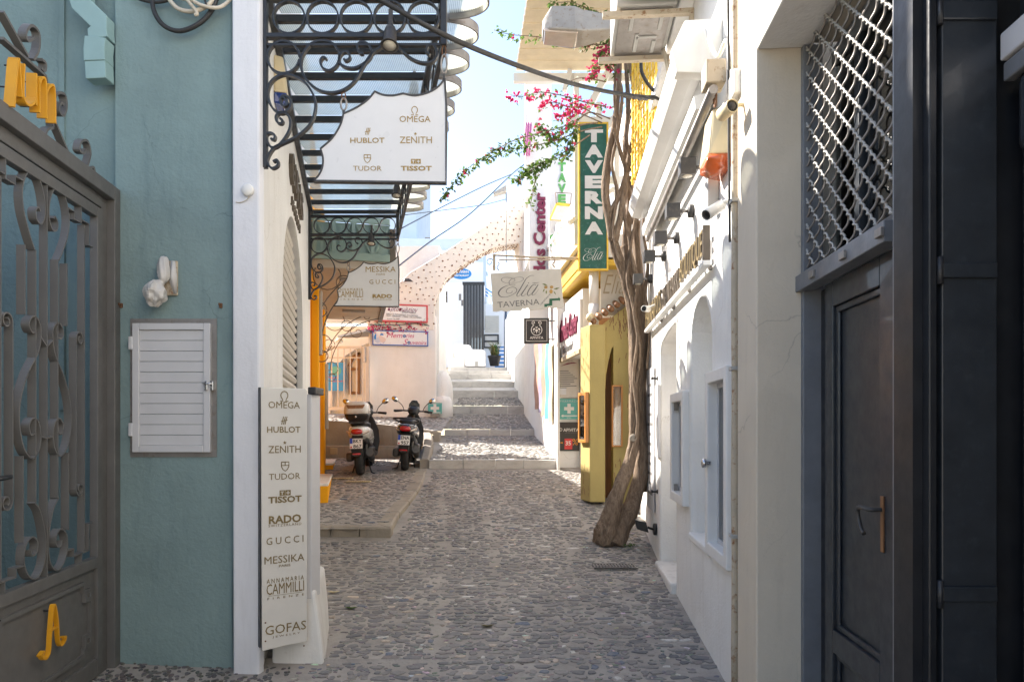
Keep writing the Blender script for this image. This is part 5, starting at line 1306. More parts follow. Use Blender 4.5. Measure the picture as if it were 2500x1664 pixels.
for i in range(46):                                # incised strokes
    if i < 24: px_, py_ = rk.uniform(1500, 1538), rk.uniform(780, 1230)
    else: px_, py_ = rk.uniform(1478, 1535), rk.uniform(770, 830)
    u_, z_ = yq(px_, py_); a = rk.uniform(-.02, .02); l = rk.uniform(.04, .10)
    if i < 24 and 930 < py_ < 1090 and px_ < 1530: continue
    MB(FO.T).strap([(u_, z_), (u_+a, z_+l)], .009, -.002, .0015).build('incised_stroke', 'brown_wood', og)
fl0 = Fr(ring[0][0], ring[0][1], ring[3][0]-ring[0][0], ring[3][1]-ring[0][1], (-1, 0))
for i in range(26):
    u_ = rk.uniform(.03, .30); z_ = rk.choice((rk.uniform(pz+.1, 1.0), rk.uniform(2.0, zt_-.15))); a = rk.uniform(-.015, .015)
    MB(fl0.T).strap([(u_, z_), (u_+a, z_+rk.uniform(.04, .11))], .008, -.002, .0015).build('incised_stroke', 'brown_wood', og)
# tile coping up the slope
for i in range(9):
    t_ = i/8; u_, z_ = yq(1446+(1560-1446)*t_, 786+(708-786)*t_)
    MB().lathe([(.04, -.10), (.036, .14)], (u_, 9.06, z_+.015), axis=(0, .92, .3), seg=10, sm=True).build('coping_tile', 'brown_wood', og)
# two wooden menu cases
def menu(fr, u0_, u1_, z0_, z1_, label):
    t_ = thing('menu_case', label, 'menu case', tuple(fr.T((u0_+u1_)/2, .03, z0_)), 'wooden menu cases on the olive gateway')
    a, b = min(u0_, u1_), max(u0_, u1_); w = (b-a)*.16
    MB(fr.T).plate([(a, z0_), (b, z0_), (b, z1_), (a, z1_)], 0, .05, holes=[[(a+w, z0_+w), (b-w, z0_+w), (b-w, z1_-w), (a+w, z1_-w)]]).build('frame', 'menu_wood', t_, bev=.004)
    MB(fr.T).box(a+w*.9, b-w*.9, .0, .02, z0_+w*.9, z1_-w*.9).build('back_board', 'menu_wood' if 'right' in label or 'deep' in label else 'paper', t_)
    MB(fr.T).box(a+w*.9, b-w*.9, .036, .039, z0_+w*.9, z1_-w*.9).build('pane', 'window_glass', t_)
ua_, za_ = yq(1492, 1090); ub_, zb_ = yq(1519, 940)
menu(FO, ua_, ub_, za_, zb_, 'deep orange wooden menu case between the arched door and the tree')
menu(fl0, .03, .30, P(0, 1080, 9.1).z, P(0, 957, 9.1).z, 'wooden menu case with white sheet on the sunlit flank of the olive pillar')
# round white post on the pillar, carrying the balcony
po = thing('balcony_post', 'round white post with a grey band standing on the olive pillar', 'post', (P(1450, 0, 9.25).x, 9.25, zt_))
x_ = P(1450, 0, 9.25).x
MB().lathe([(.065, zt_), (.065, 2.9)], (x_, 9.25, 0), seg=16).build('shaft', 'beam_white', po)
MB().lathe([(.068, 2.9), (.068, 3.15)], (x_, 9.25, 0), seg=16).build('band', 'white_grey', po)
MB().lathe([(.065, 3.15), (.065, 3.62)], (x_, 9.25, 0), seg=16).build('upper_shaft', 'beam_white', po)
MB().ball((x_-.07, 9.05, zt_+.10), .06, .06, .06).build('ball_lamp', 'cream_plastic', po)
# script panel on the house front
FX = front(9.275); scr = thing('script_panel', 'cream panel with thin script lettering behind the tree trunk', 'sign', tuple(FX.at(1500, 720)))
a, z1_ = FX.px(1466, 655); b, z0_ = FX.px(1545, 770)
MB(FX.T).box(a, b, .0, .02, z0_, z1_).build('panel', 'sign_stone', scr)
lettering('Elia', FX, (a+b)/2-.04, (z0_+z1_)/2+.1, .30, .26, 'sign_stone' if False else 'tan_box', scr, n=.021, depth=.002, shear=.4, bold=-.012)
# balcony with crossed white braces
by0, by1 = 9.0, 13.0
def bx_(y): return .90-.10*(y-9)
bl = thing('white_balcony', 'white upstairs balcony with crossed wooden braces and yellow soffit', 'balcony', (1.2, 10.5, 3.6))
def run(x0f, w, z0_, z1_, nm, mat, ya=by0, yb=by1): MB().loft([[(x0f(y), y, z0_), (x0f(y)+w, y, z0_), (x0f(y)+w, y, z1_), (x0f(y), y, z1_)] for y in (ya, yb)], sm=False).build(nm, mat, bl, bev=.005)
run(bx_, .07, 3.93, 4.06, 'floor_beam', 'beam_white'); run(bx_, .06, 4.58, 4.64, 'top_rail', 'beam_white')
run(lambda y: bx_(y)+.09, .75, 3.62, 3.70, 'soffit', 'yellow_paint', 9.0, 12.6); run(lambda y: bx_(y)+.075, .02, 3.70, 3.92, 'fascia_board', 'yellow_paint', 9.0, 12.6)
run(lambda y: bx_(y)+.08, .75, 3.93, 4.0, 'floor', 'beam_white')
n = 10
for i in range(n+1):
    y = by0+(by1-by0)*i/n; MB().box(bx_(y)+.01, bx_(y)+.05, y-.02, y+.02, 4.06, 4.58).build('baluster', 'beam_white', bl)
    if i < n:
        y2 = by0+(by1-by0)*(i+1)/n
        for za, zb in ((4.08, 4.56), (4.56, 4.08)):
            MB().tube([(bx_(y)+.03, y, za), (bx_(y2)+.03, y2, zb)], .014, 6).build('cross_brace', 'beam_white', bl)
MB().box(.9, 1.75, 8.97, 9.0, 3.72, 4.02).build('end_fascia', 'beam_white', bl)
# upstairs pergola: white posts, beams, braces and a boarded roof
pg = thing('boarded_roof', 'cream boarded pergola roof with white beams over the upper terrace', 'roof', (1, 8.2, 6.2))
RZ = 6.2
for i in range(16):
    y = 6.9+.135*i; xl_ = .05-.076*(y-9)
    MB().box(xl_, 2.3, y, y+.128, RZ+.006*(i % 2), RZ+.03).build('roof_board', 'board_cream', pg, bev=.004)
MB().box(.02, 2.2, 9.05, 9.13, RZ-.13, RZ-.02).build('edge_beam', 'beam_white', pg)
FPg = front(9.0); gq = lambda px_, py_: FPg.px(px_, py_)
for (a, b, w) in (((1520, 110), (1425, 285), .085), ((1392, 170), (1378, 220), .06), ((1462, 250), (1462, 300), .07), ((1420, 420), (1520, 250), .06), ((1500, 460), (1390, 545), .05)):
    MB(FPg.T).strap([gq(*a), gq(*b)], w, -.06, .02).build('brace', 'beam_white', pg)
MB(FPg.T).box(gq(1380, 0)[0], gq(1500, 0)[0], -.06, .03, gq(0, 307)[1], gq(0, 287)[1]).build('cross_beam', 'beam_white', pg)
MB(FPg.T).box(gq(1402, 0)[0], gq(1414, 0)[0], -.08, .0, 3.9, gq(0, 180)[1]).build('post', 'beam_white', pg)
MB(FPg.T).box(gq(1500, 0)[0], gq(1512, 0)[0], -.08, .0, 3.9, gq(0, 180)[1]).build('post', 'beam_white', pg)
MB(FPg.T).box(gq(1415, 0)[0], gq(1560, 0)[0], -.06, -.02, gq(0, 448)[1], gq(0, 428)[1]).build('rail', 'beam_white', pg)
# yellow iron balcony grille high on the right, seen edge on
yg = thing('yellow_grille', 'yellow iron window grille projecting from the wall behind the branches', 'grille', tuple(P(1575, 440, 6.9)))
FY = Fr(1.27, 7.25, .13, -.62, (-1, -.3))
zz0, zz1 = 4.05, 5.35
for i in range(9):
    u_ = .02+.075*i; MB(FY.T).box(u_, u_+.016, -.01, .01, zz0+.05*i, zz1).build('bar', 'yellow_paint', yg)
for i in range(9):
    zz = zz0+.05+.14*i; MB(FY.T).strap([(.0, zz), (.64, zz+.22)], .016, -.008, .012).build('cross_bar', 'yellow_paint', yg)
for i in range(5):
    zz = zz0+.05+.28*i; MB(FY.T).box(.03, .06, -.32, -.011, zz, zz+.025).build('wall_tie', 'yellow_paint', yg); MB(FY.T).box(.60, .63, -.32, -.011, zz, zz+.025).build('wall_tie', 'yellow_paint', yg)

# ------------------------------------------------------------------ signs over the lane
FT9 = front(8.85); tq = lambda px_, py_: FT9.px(px_, py_)
ts = thing('vertical_taverna_sign', 'tall green board with yellow edge reading TAVERNA in white', 'sign', tuple(FT9.at(1448, 655)))
a, z1_ = tq(1416, 303); b, z0_ = tq(1481, 656)
MB(FT9.T).box(a, b, -.04, .0, z0_, z1_).build('board', 'green_board', ts)
MB(FT9.T).plate([(a-.022, z0_-.022), (b+.022, z0_-.022), (b+.022, z1_+.022), (a-.022, z1_+.022)], -.05, .012, holes=[[(a, z0_), (b, z0_), (b, z1_), (a, z1_)]]).build('edging', 'yellow_paint', ts)
for i, ch in enumerate('TAVERNA'):
    py_ = 332+(557-332)*i/6; u_, z_ = tq(1450, py_)
    lettering(ch, FT9, u_, z_, .235, .165, 'letter_white', ts, n=.001, depth=.004, bold=.06)
def script(fr, strokes, to, par, ink, wmul=1.0, n=.004, nm='script_stroke'):
    """pen strokes: lists of (x, y, width) in picture units mapped by to(x, y) -> (u, z)"""
    for k, st_ in enumerate(strokes):
        q = cat_rom(st_, 6); pts = [to(p[0], p[1]) for p in q]; sc_ = wmul
        MB(fr.T).strap(pts, [max(.0012, p[2]*sc_) for p in q], n+.0002*k, n+.0015+.0002*k).build(nm, ink, par)
# the word written with a pen, in units of the enlarged hanging sign
ELIA = [[(720, 560, 5), (760, 550, 7), (795, 520, 9), (770, 478, 9), (720, 470, 10), (660, 510, 12), (622, 570, 18), (640, 640, 14), (700, 665, 8), (770, 665, 8), (795, 640, 6), (740, 632, 5), (660, 640, 5)],
        [(640, 600, 4), (520, 590, 7), (430, 550, 12), (400, 500, 14), (450, 450, 9), (560, 435, 7), (680, 450, 8), (740, 470, 8), (820, 440, 7), (920, 425, 8), (1010, 440, 12), (1040, 480, 14), (1000, 530, 9), (900, 570, 6), (760, 600, 5), (640, 602, 4)],
        [(640, 650, 6), (520, 690, 14), (400, 760, 30), (330, 850, 40), (325, 920, 36), (380, 985, 22), (480, 1005, 12), (600, 985, 12), (740, 920, 12), (830, 850, 16), (840, 780, 18), (780, 725, 14), (690, 720, 12), (590, 760, 14), (540, 830, 18), (570, 885, 12), (640, 890, 10), (700, 870, 14), (715, 815, 12)],
        [(1340, 385, 8), (1240, 390, 12), (1130, 460, 18), (1050, 580, 24), (960, 740, 28), (870, 890, 28), (845, 950, 22), (870, 985, 12), (940, 940, 7), (1040, 810, 6)],
        [(1160, 650, 24), (1080, 770, 26), (990, 910, 28), (985, 960, 20), (1040, 970, 10), (1120, 900, 7)], [(1170, 600, 22), (1195, 590, 22)],
        [(1400, 660, 16), (1340, 640, 16), (1260, 700, 24), (1180, 820, 28), (1150, 910, 28), (1180, 960, 18), (1250, 920, 10), (1340, 800, 7), (1460, 635, 8)], [(1460, 640, 24), (1370, 790, 28), (1290, 900, 26), (1290, 945, 16), (1350, 930, 9), (1430, 840, 7), (1480, 770, 6)],
        [(1285, 605, 6), (1340, 590, 14), (1400, 600, 14), (1490, 580, 5)]]
u0s, z0s = tq(1424, 636); sc9 = 8.85/F
script(FT9, ELIA, lambda x, y: (u0s+(x-320)*.0417*sc9, z0s-(y-1000)*.0417*sc9*1.25), ts, 'letter_white', .0417*sc9*1.1, .002)
# hanging Elia sign: frayed-edge board on a rod
FH = front(8.7)
HA = (1190, 640); hk = 200/2356
def hq(x, y): return FH.px(1190+x*hk, 640+y*hk)
hs = thing('hanging_taverna_sign', 'tilted cream board with frayed lower edge pointing upstairs to the taverna', 'sign', tuple(FH.at(1290, 755)))
ol = [hq(*p) for p in ((85, 320), (600, 285), (1200, 245), (2105, 180), (2125, 360), (2160, 900), (2190, 1285), (2140, 1310), (1980, 1305), (1850, 1320), (1790, 1290), (1720, 1300), (1640, 1345), (1230, 1370), (1195, 1330), (1160, 1298), (1080, 1330), (1020, 1320), (985, 1380), (720, 1400), (640, 1385), (560, 1412), (470, 1400), (400, 1380), (330, 1400), (260, 1418), (155, 1405), (120, 800))]
MB(FH.T).plate(ol, -.03, 0).build('board', 'sign_stone', hs, bev=.004)
script(FH, ELIA, hq, hs, 'grey_ink', hk*8.7/F, .001)
cu_, cz_ = hq(890, 1180); lettering('TAVERNA', FH, cu_, cz_, 1210*hk*8.7/F, 165*hk*8.7/F, 'grey_ink', hs, n=.001, depth=.0015, rot=4.5)
cu_, cz_ = hq(1665, 1070); lettering('upstairs', FH, cu_, cz_, 415*hk*8.7/F, 70*hk*8.7/F, 'grey_ink', hs, n=.001, depth=.0015, rot=47)
MB(FH.T).plate([hq(*p) for p in ((1635, 1200), (1780, 1190), (1780, 1050), (2040, 1035), (2050, 995), (2100, 1060), (2065, 1125), (2055, 1095), (1865, 1105), (1865, 1245), (1715, 1255), (1715, 1280), (1640, 1285))], .001, .003).build('stair_arrow', 'green_ink', hs)
for (x, y, rx_, ry_, a) in ((1680, 720, 50, 42, 0), (1845, 715, 50, 44, 0), (1830, 840, 50, 60, 0)):
    MB(FH.T).plate([hq(x+rx_*math.cos(t), y+ry_*math.sin(t)) for t in [i*math.pi/7 for i in range(14)]], .001, .004).build('printed_olive', 'olive_fruit', hs)
for pts in (((1570, 615), (1660, 620), (1740, 680), (1650, 665)), ((1900, 770), (1980, 735), (2080, 730), (1990, 785)), ((1590, 860), (1610, 790), (1650, 770), (1630, 830)), ((1690, 920), (1670, 860), (1700, 800), (1715, 860)), ((1900, 830), (1950, 870), (1975, 940), (1925, 890))):
    MB(FH.T).plate([hq(*p) for p in pts], .001, .003).build('printed_leaf', 'leaf_olive', hs)
rod = thing('sign_rod', 'rusty horizontal sign rod with a scroll end holding the cream taverna board', 'bracket', tuple(FH.at(1300, 630)))
MB().tube([tuple(P(1202, 622, 8.70)), tuple(P(1300, 628, 8.72)), tuple(P(1420, 630, 8.9)), tuple(P(1470, 628, 9.1))], .013, 8, raw=True).build('rod', 'rusty_cream', rod)
MB().tube([tuple(P(1218, 634, 8.70)), tuple(P(1330, 634, 8.72)), tuple(P(1420, 633, 8.9))], .009, 8, raw=True).build('rod', 'rusty_cream', rod)
MB(FH.T).strap(spiral(*FH.px(1196, 640), .05, .018, 10, 400), .009, -.01, .01).build('scroll', 'galvanised', rod)
MB(FH.T).box(*sorted((FH.px(1203, 0)[0], FH.px(1210, 0)[0])), -.02, .02, FH.px(0, 660)[1], FH.px(0, 620)[1]).build('end_post', 'rusty_cream', rod, bev=.006)
for px_, y0_, y1_ in ((1216, 640, 661), (1352, 632, 654)):
    pts = [FH.px(px_+3*math.sin(i*1.3), y0_+(y1_-y0_)*i/6) for i in range(7)]; MB(FH.T).tube([(u, .0, z) for u, z in pts], .006, 6).build('hanger', 'rust', rod)

# department store: vertical board with plum letters reading upwards
FC = front(12.0); hcq = lambda px_, py_: FC.px(px_, py_)
hs2 = thing('vertical_store_sign', 'tall white vertical board with plum letters behind the cream taverna board', 'sign', tuple(FC.at(1316, 790)))
a, z1_ = hcq(1292, 458); b, z0_ = hcq(1340, 788)
MB(FC.T).box(a, b, -.10, 0, z0_, z1_).build('board', 'sign_white', hs2, bev=.01)
k_ = 12/F
def serif_words(fr, u_, z_, w, h, txt, ink, par, rot):
    return lettering(txt, fr, u_, z_, w, h, ink, par, n=.001, depth=.03, rot=rot, bold=.035)
u_, z_ = hcq(1317, 535); serif_words(FC, u_, z_, 128*k_, 30*k_, 'Center', 'plum_ink', hs2, 90)
u_, z_ = hcq(1317, 678); serif_words(FC, u_, z_, 140*k_, 30*k_, 'Hondos', 'plum_ink', hs2, 90)
# board with green letters
FV = front(11.6); vq = lambda px_, py_: FV.px(px_, py_)
tv = thing('green_letter_board', 'pale vertical board with green letters behind the tall green taverna board', 'sign', tuple(FV.at(1368, 608)))
a, z1_ = vq(1341, 388); b, z0_ = vq(1401, 608); MB(FV.T).box(a, b, -.06, 0, z0_, z1_).build('board', 'white_grey', tv)
for i, ch in enumerate('TAVE'):
    u_, z_ = vq(1372, 408+26*i); lettering(ch, FV, u_, z_, .13, .15, 'green_letter', tv, n=.001, depth=.02, bold=.04)
u_, z_ = vq(1350, 587); lettering('S', FV, u_, z_, .12, .2, 'green_letter', tv, n=.001, depth=.01)
fl2 = thing('yellow_floodlight', 'yellow framed floodlight in front of the green letter board', 'floodlight', tuple(P(1365, 538, 11.2)))
a, b, c, d = P(1341, 536, 11.1), P(1378, 538, 11.1), P(1393, 500, 11.4), P(1358, 497, 11.4)
MB().loft([[tuple(p-Vector((0, .02, .02))) for p in (a, b, c, d)], [tuple(p+Vector((0, .03, .03))) for p in (a, b, c, d)]], sm=False).build('body', 'yellow_paint', fl2, bev=.006)
MB().loft([[tuple(p*.86+(a+b+c+d)*.035-Vector((0, .028, .026))) for p in (a, b, c, d)], [tuple(p*.86+(a+b+c+d)*.035-Vector((0, .02, .02))) for p in (a, b, c, d)]], sm=False).build('glass', 'lamp_face', fl2)
for p, q in ((d, P(1356, 470, 11.5)), (c, P(1395, 472, 11.5)), (P(1356, 470, 11.5), P(1395, 472, 11.5))): MB().tube([tuple(p), tuple(q)], .006, 6, raw=True).build('wire_bracket', 'rust', fl2)

# ------------------------------------------------------------------ store house along the steps (sunlit white)
st_h = thing('store_house', 'sunlit white house front beside the marble steps with posters at its corner', 'house', (1.5, 15, .8))
base = [(.75, 11.40), (.46, 14.0), (.29, 16.5), (.16, 18.0), (.06, 19.0), (-.02, 20.0), (-.16, 21.2), (-.22, 21.9)]
ringf = lambda z: [(x, y, z) for x, y in base]+[(4.5, 21.9, z), (4.5, 11.40, z)]
MB().loft([ringf(.4), ringf(4.9)], sm=False).build('walls', 'white_wall', st_h, bev=.02)
MB().loft([[(x+.0, y, 4.9) for x, y in ((.35, 13.6), (.10, 18.0), (4.0, 18), (4.0, 13.6))], [(x, y, 6.4) for x, y in ((.40, 13.6), (.14, 18.0), (4.0, 18), (4.0, 13.6))]], sm=False).build('upper_storey', 'white_wall', st_h)
MB().box(P(1282, 0, 14.2).x, P(1345, 0, 14.2).x, 14.0, 14.8, 6.2, P(0, 185, 14.2).z).build('roof_turret', 'white_wall', st_h, bev=.02)
# frontal corner face with an arched shallow niche
FN = front(11.38); nq = lambda px_, py_: FN.px(px_, py_)
xl_, xr_ = nq(1362, 0)[0], nq(1470, 0)[0]
na, nb_ = nq(1364, 0)[0], nq(1416, 0)[0]; nzs = nq(0, 808)[1]; nzt = nq(0, 770)[1]
hol = [(na+.012, .5), (nb_, .5)]+[((na+nb_)/2+(nb_-na)/2*.97*math.cos(math.pi*i/12), nzs+(nzt-nzs)*math.sin(math.pi*i/12)) for i in range(13)]
MB(FN.T).plate([(xl_-.025, .45), (xr_+.4, .45), (xr_+.4, 3.6), (xl_-.025, 3.6)], .0, .16, holes=[hol]).build('corner_face', 'white_wall', st_h, bev=.025, seg=3)
def poster(px0, py0, px1, py1, mat, label, fr=FN, n=.004, name='poster', cat='poster'):
    a, z1_ = fr.px(px0, py0); b, z0_ = fr.px(px1, py1)
    t_ = thing(name, label, cat, tuple(fr.T((a+b)/2, n, z0_)))
    MB(fr.T).box(a, b, n, n+.012, z0_, z1_).build('sheet', mat, t_)
    return t_, a, b, z0_, z1_
k11 = 11.36/F
t1, *_ = poster(1364, 848, 1414, 970, 'paper', 'store poster with plum heading, uppermost at the white corner')
N_ = .0165
def pt(par, txt, px_, py_, w, h, ink, **k): u_, z_ = nq(px_, py_); lettering(txt, FN, u_, z_, w*k11, h*k11, ink, par, n=N_, depth=.002, **k)
pt(t1, 'Hondos', 1388, 862, 31, 9, 'plum_ink', bold=.01); pt(t1, 'Center', 1386, 872, 28, 9, 'plum_ink', bold=.01); pt(t1, 'Santorini', 1388, 880, 22, 4, 'grey_ink', shear=.4)
MB(FN.T).plate([nq(*p) for p in ((1367, 894), (1385, 886), (1400, 884), (1409, 887), (1398, 887), (1384, 890))], N_, N_+.002).build('swoosh', 'plum_ink', t1)
for i in range(10):
    u_, z_ = nq(1367, 906+4.6*i); w = (.20, .24, .30, .34, .40, .32, .33, .24, .38, .15)[i]*.85; MB(FN.T).box(u_, u_+w*.85, N_, N_+.002, z_, z_+.012).build('text_line', 'grey_ink', t1)
MB(FN.T).box(nq(1366, 0)[0], nq(1382, 0)[0], N_, N_+.003, nq(0, 963)[1], nq(0, 947)[1]).build('sticker', 'white_grey', t1)
t2, *_ = poster(1364, 973, 1413, 1023, 'teal_sign', 'teal pharmacy sign with white cross, middle of three at the white corner', name='pharmacy_sign', cat='sign')
c = [(-12, -4), (-4, -4), (-4, -12), (4, -12), (4, -4), (12, -4), (12, 4), (4, 4), (4, 12), (-4, 12), (-4, 4), (-12, 4)]
MB(FN.T).plate([nq(1389+x, 997+y) for x, y in c], N_, N_+.002).build('cross', 'letter_white', t2)
pt(t2, 'PHARMACY', 1389, 979, 43, 5, 'gate_silver', space=1.3)
MB(FN.T).plate([nq(*p) for p in ((1369, 1014.5), (1375, 1011), (1375, 1013.3), (1409, 1013.3), (1409, 1015.7), (1375, 1015.7), (1375, 1018))], N_, N_+.002).build('arrow', 'letter_white', t2)
pt(t2, '50m', 1389, 1019, 10, 3, 'letter_white')
t3, *_ = poster(1364, 1030, 1414, 1100, 'black_sign', 'black discount poster with orange percent, lowest of three at the white corner')
pt(t3, 'APIVITA', 1394, 1049, 38, 8, 'letter_white', bold=.01); pt(t3, 'NATURAL PRODUCTS', 1394, 1056, 30, 2, 'grey_ink')
pt(t3, '-', 1371, 1080, 6, 2.5, 'orange_ink'); pt(t3, '%', 1404, 1078, 14, 16, 'orange_ink')
MB(FN.T).box(nq(1378, 0)[0], nq(1397, 0)[0], N_, N_+.003, nq(0, 1096)[1], nq(0, 1070)[1]).build('red_label', 'red_ink', t3)
u_, z_ = nq(1387, 1081); lettering('35', FN, u_, z_, 13*k11, 11*k11, 'letter_white', t3, n=N_+.003, depth=.002, bold=.02)
u_, z_ = nq(1369, 1048); MB(FN.T).strap(arc(u_, z_, .022, 0, 350, 12), .008, N_, N_+.002).build('emblem', 'letter_white', t3)
# square black shop sign
FA = front(11.25); aq = lambda px_, py_: FA.px(px_, py_)
ap = thing('square_black_sign', 'square black shop sign with white emblem projecting at the white corner', 'sign', tuple(FA.at(1310, 838)))
a, z1_ = aq(1279, 776); b, z0_ = aq(1341, 838)
MB(FA.T).box(a, b, -.06, 0, z0_, z1_).build('box', 'black_sign', ap, bev=.006)
MB(FA.T).plate([(a+.035, z0_+.035), (b-.035, z0_+.035), (b-.035, z1_-.035), (a+.035, z1_-.035)], .001, .003, holes=[[(a+.042, z0_+.042), (b-.042, z0_+.042), (b-.042, z1_-.042), (a+.042, z1_-.042)]]).build('border', 'letter_white', ap)
u_, z_ = aq(1310, 824); lettering('APIVITA', FA, u_, z_, 33*11.25/F, 6.5*11.25/F, 'letter_white', ap, n=.001, depth=.002, bold=.01)
cu_, cz_ = aq(1310, 805); r_ = .088
em = MB(FA.T); em.strap(arc(cu_, cz_, r_, 118, 422, 30), .011, .001, .003)
em.strap(spiral(cu_-.05, cz_+r_+.03, .032, .010, 270, -150, 16), .009, .0012, .0032); em.strap(spiral(cu_+.05, cz_+r_+.03, .032, .010, 270, 690, 16), .009, .0014, .0034)
em.plate(arc(cu_, cz_-.01, .022, 0, 345, 14), .001, .003)
for q in (-1, 1):
    em.plate([(cu_+q*p[0], cz_+p[1]) for p in ((.02, .03), (.055, .025), (.06, -.01), (.045, -.005), (.03, .005))], .001, .003); em.plate([(cu_+q*p[0], cz_+p[1]) for p in ((.03, -.03), (.05, -.02), (.045, -.05))], .001, .003)
em.plate([(cu_-.012, cz_+.03), (cu_+.012, cz_+.03), (cu_+.018, cz_+.06), (cu_, cz_+.045), (cu_-.018, cz_+.06)], .001, .003); em.plate([(cu_-.01, cz_-.035), (cu_+.01, cz_-.035), (cu_, cz_-.062)], .001, .003)
em.build('emblem', 'letter_white', ap)
for py_ in (783, 828): MB().tube([tuple(P(1341, py_, 11.28)), tuple(P(1356, py_, 11.42))], .012, 8, raw=True).build('arm', 'black_metal', ap)
# long shop fascia with plum letters going up the taverna house
FF = Fr(.98, 9.95, -.12, 1, (-1, 0))
fa = thing('store_fascia', 'white fascia board with plum script letters under the balcony', 'sign', tuple(FF.T(.7, .05, 2.7)))
fq = lambda px_, py_: FF.px(px_, py_)
MB(FF.T).box(-.05, 1.6, -.03, .0, 2.62, 3.35).build('board', 'sign_white', fa)
MB(FF.T).box(-.07, 1.62, -.035, .02, 2.56, 2.62).build('edge', 'tan_box', fa)
lettering('Hondos Center', FF, .75, 3.06, 1.35, .36, 'plum_ink', fa, n=.001, depth=.02, shear=.2, bold=.02); lettering('Santorini', FF, .85, 2.74, .8, .13, 'grey_ink', fa, n=.001, depth=.01, shear=.3)
MB(FF.T).box(-.05, 1.6, -.5, -.035, 2.62, 3.5).build('fascia_box', 'white_wall', fa)
# banner strips hung against the store front
FW = Fr(.75, 11.42, base[1][0]-.75, base[1][1]-11.42, (-1, 0))
wq2 = lambda px_, py_: FW.px(px_, py_, .06)
for i, (p0, p1, mat, lab) in enumerate(((1345, 1338, 'cream_plastic', 'ochre and teal edge'), (1338, 1329, 'teal_sign', 'teal stripe'), (1329, 1320, 'skin_print', 'orange figure print'), (1320, 1313, 'lilac_print', 'lilac print'), (1313, 1303, 'skin_print', 'faded rose print'))):
    u_a, u_b = wq2(p0, 0)[0], wq2(p1, 0)[0]; zb_ = wq2((p0+p1)/2, 1030-8*i)[1]; zt2 = wq2((p0+p1)/2, 838)[1]
    g = MB(FW.T); rings = []
    for k in range(9):
        z_ = zb_+(zt2-zb_)*k/8; rings.append([(u_a+.02, .03+.012*math.sin(k*1.1+i), z_), (u_b-.02, .045+.012*math.sin(k*1.3+i), z_), (u_b-.02, .05+.012*math.sin(k*1.3+i), z_), (u_a+.02, .035+.012*math.sin(k*1.1+i), z_)])
    o = g.loft(rings, sm=False).build('banner_strip', [mat], None); tag(o, f'hanging printed banner strip with {lab} on the sunlit store front', 'banner', 'banner strips on the store front')
# ------------------------------------------------------------------ souvenir house and the spotted arch
a_, b_ = P(900, 0, 14.95), P(1066, 0, 15.25)
FSv = Fr(a_.x, 14.95, b_.x-a_.x, .30, (0, -1)); sq = lambda px_, py_: FSv.px(px_, py_)
sv = thing('souvenir_house', 'cream souvenir shop wall with rounded corner above the scooters', 'house', tuple(FSv.T(.7, -.5, 1.7)))
U1_ = sq(1066, 0)[0]
ztop = sq(1000, 668)[1]
MB(FSv.T).plate([(0, 1.5), (U1_, 1.5), (U1_, sq(1066, 770)[1]), (0, sq(900, 770)[1])], -2.5, 0).build('wall', 'cream_wall', sv, bev=.05, seg=4)
# rounded buttress at the corner
g = MB(); c0 = P(1088, 1008, 15.3)
g.lathe([(.30, 1.6), (.30, 2.2), (.28, 2.42), (.22, 2.62), (.12, 2.74), (.001, 2.78)], (c0.x-.10, 15.62, 0), seg=20, sx=.8); g.build('buttress', 'white_wall', sv)
g = MB(); g.lathe([(.26, 1.6), (.25, 2.05), (.18, 2.16), (.001, 2.19)], (c0.x-.08, 15.40, 0), seg=16, sx=.9); g.build('buttress_foot', 'white_wall', sv)
# side wall running back along the steps
MB().loft([[(P(1072, 0, 15.5).x, 15.5, z), (-1.62, 16.6, z), (-1.75, 18.2, z), (-2.0, 20.5, z), (-3.4, 20.5, z), (-2.75, 15.6, z)] for z in (1.6, 5.6)], sm=False).build('side_wall', 'white_wall', sv)
# recessed bay on the left with arch, poster and window
Yb = 16.6; FBk = front(Yb); bq = lambda px_, py_: FBk.px(px_, py_)
MB(FBk.T).box(-6, FSv.T(0, 0, 0).x-.0, -.3, 0, 1.4, 3.9).build('bay_back', 'white_wall', sv)
MB().box(-6, FSv.T(0, 0, 0).x+.3, 16.0, 16.7, bq(0, 790)[1], bq(0, 790)[1]+.12).build('bay_ceiling', 'white_wall', sv)
ac_ = [bq(*p) for p in ((900, 800), (905, 800), (905, 840), (880, 850), (850, 870), (828, 895), (818, 930), (812, 1010), (790, 1010), (790, 800))]
MB(FBk.T).plate(ac_, 0, .25).build('bay_arch', 'white_wall', sv)
a, z1_ = bq(805, 887); b, z0_ = bq(849, 955)
po_ = thing('blue_poster', 'blue souvenir shop poster seen through the silver gate', 'poster', tuple(FBk.T((a+b)/2, .03, z0_)))
MB(FBk.T).box(a, b, .255, .27, z0_, z1_).build('sheet', 'cyan_paper', po_)
MB(FBk.T).plate([(( a+b)/2+.13*math.cos(t), z1_-.2+.11*math.sin(t)) for t in [i*math.pi/8 for i in range(16)]], .271, .274).build('printed_emblem', 'teal_sign', po_)
lettering('Memories', FBk, (a+b)/2-.06, (z0_+z1_)/2-.02, .26, .06, 'pink_ink', po_, n=.271, depth=.002, shear=.3); lettering('Souvenirs', FBk, (a+b)/2+.06, (z0_+z1_)/2-.10, .26, .06, 'pink_ink', po_, n=.271, depth=.002, shear=.3)
wa, wz1 = bq(853, 862); wb, wz0 = bq(880, 962)
ww = thing('brown_window', 'brown wooden arched window behind the silver gate', 'window', tuple(FBk.T((wa+wb)/2, .1, wz0)))
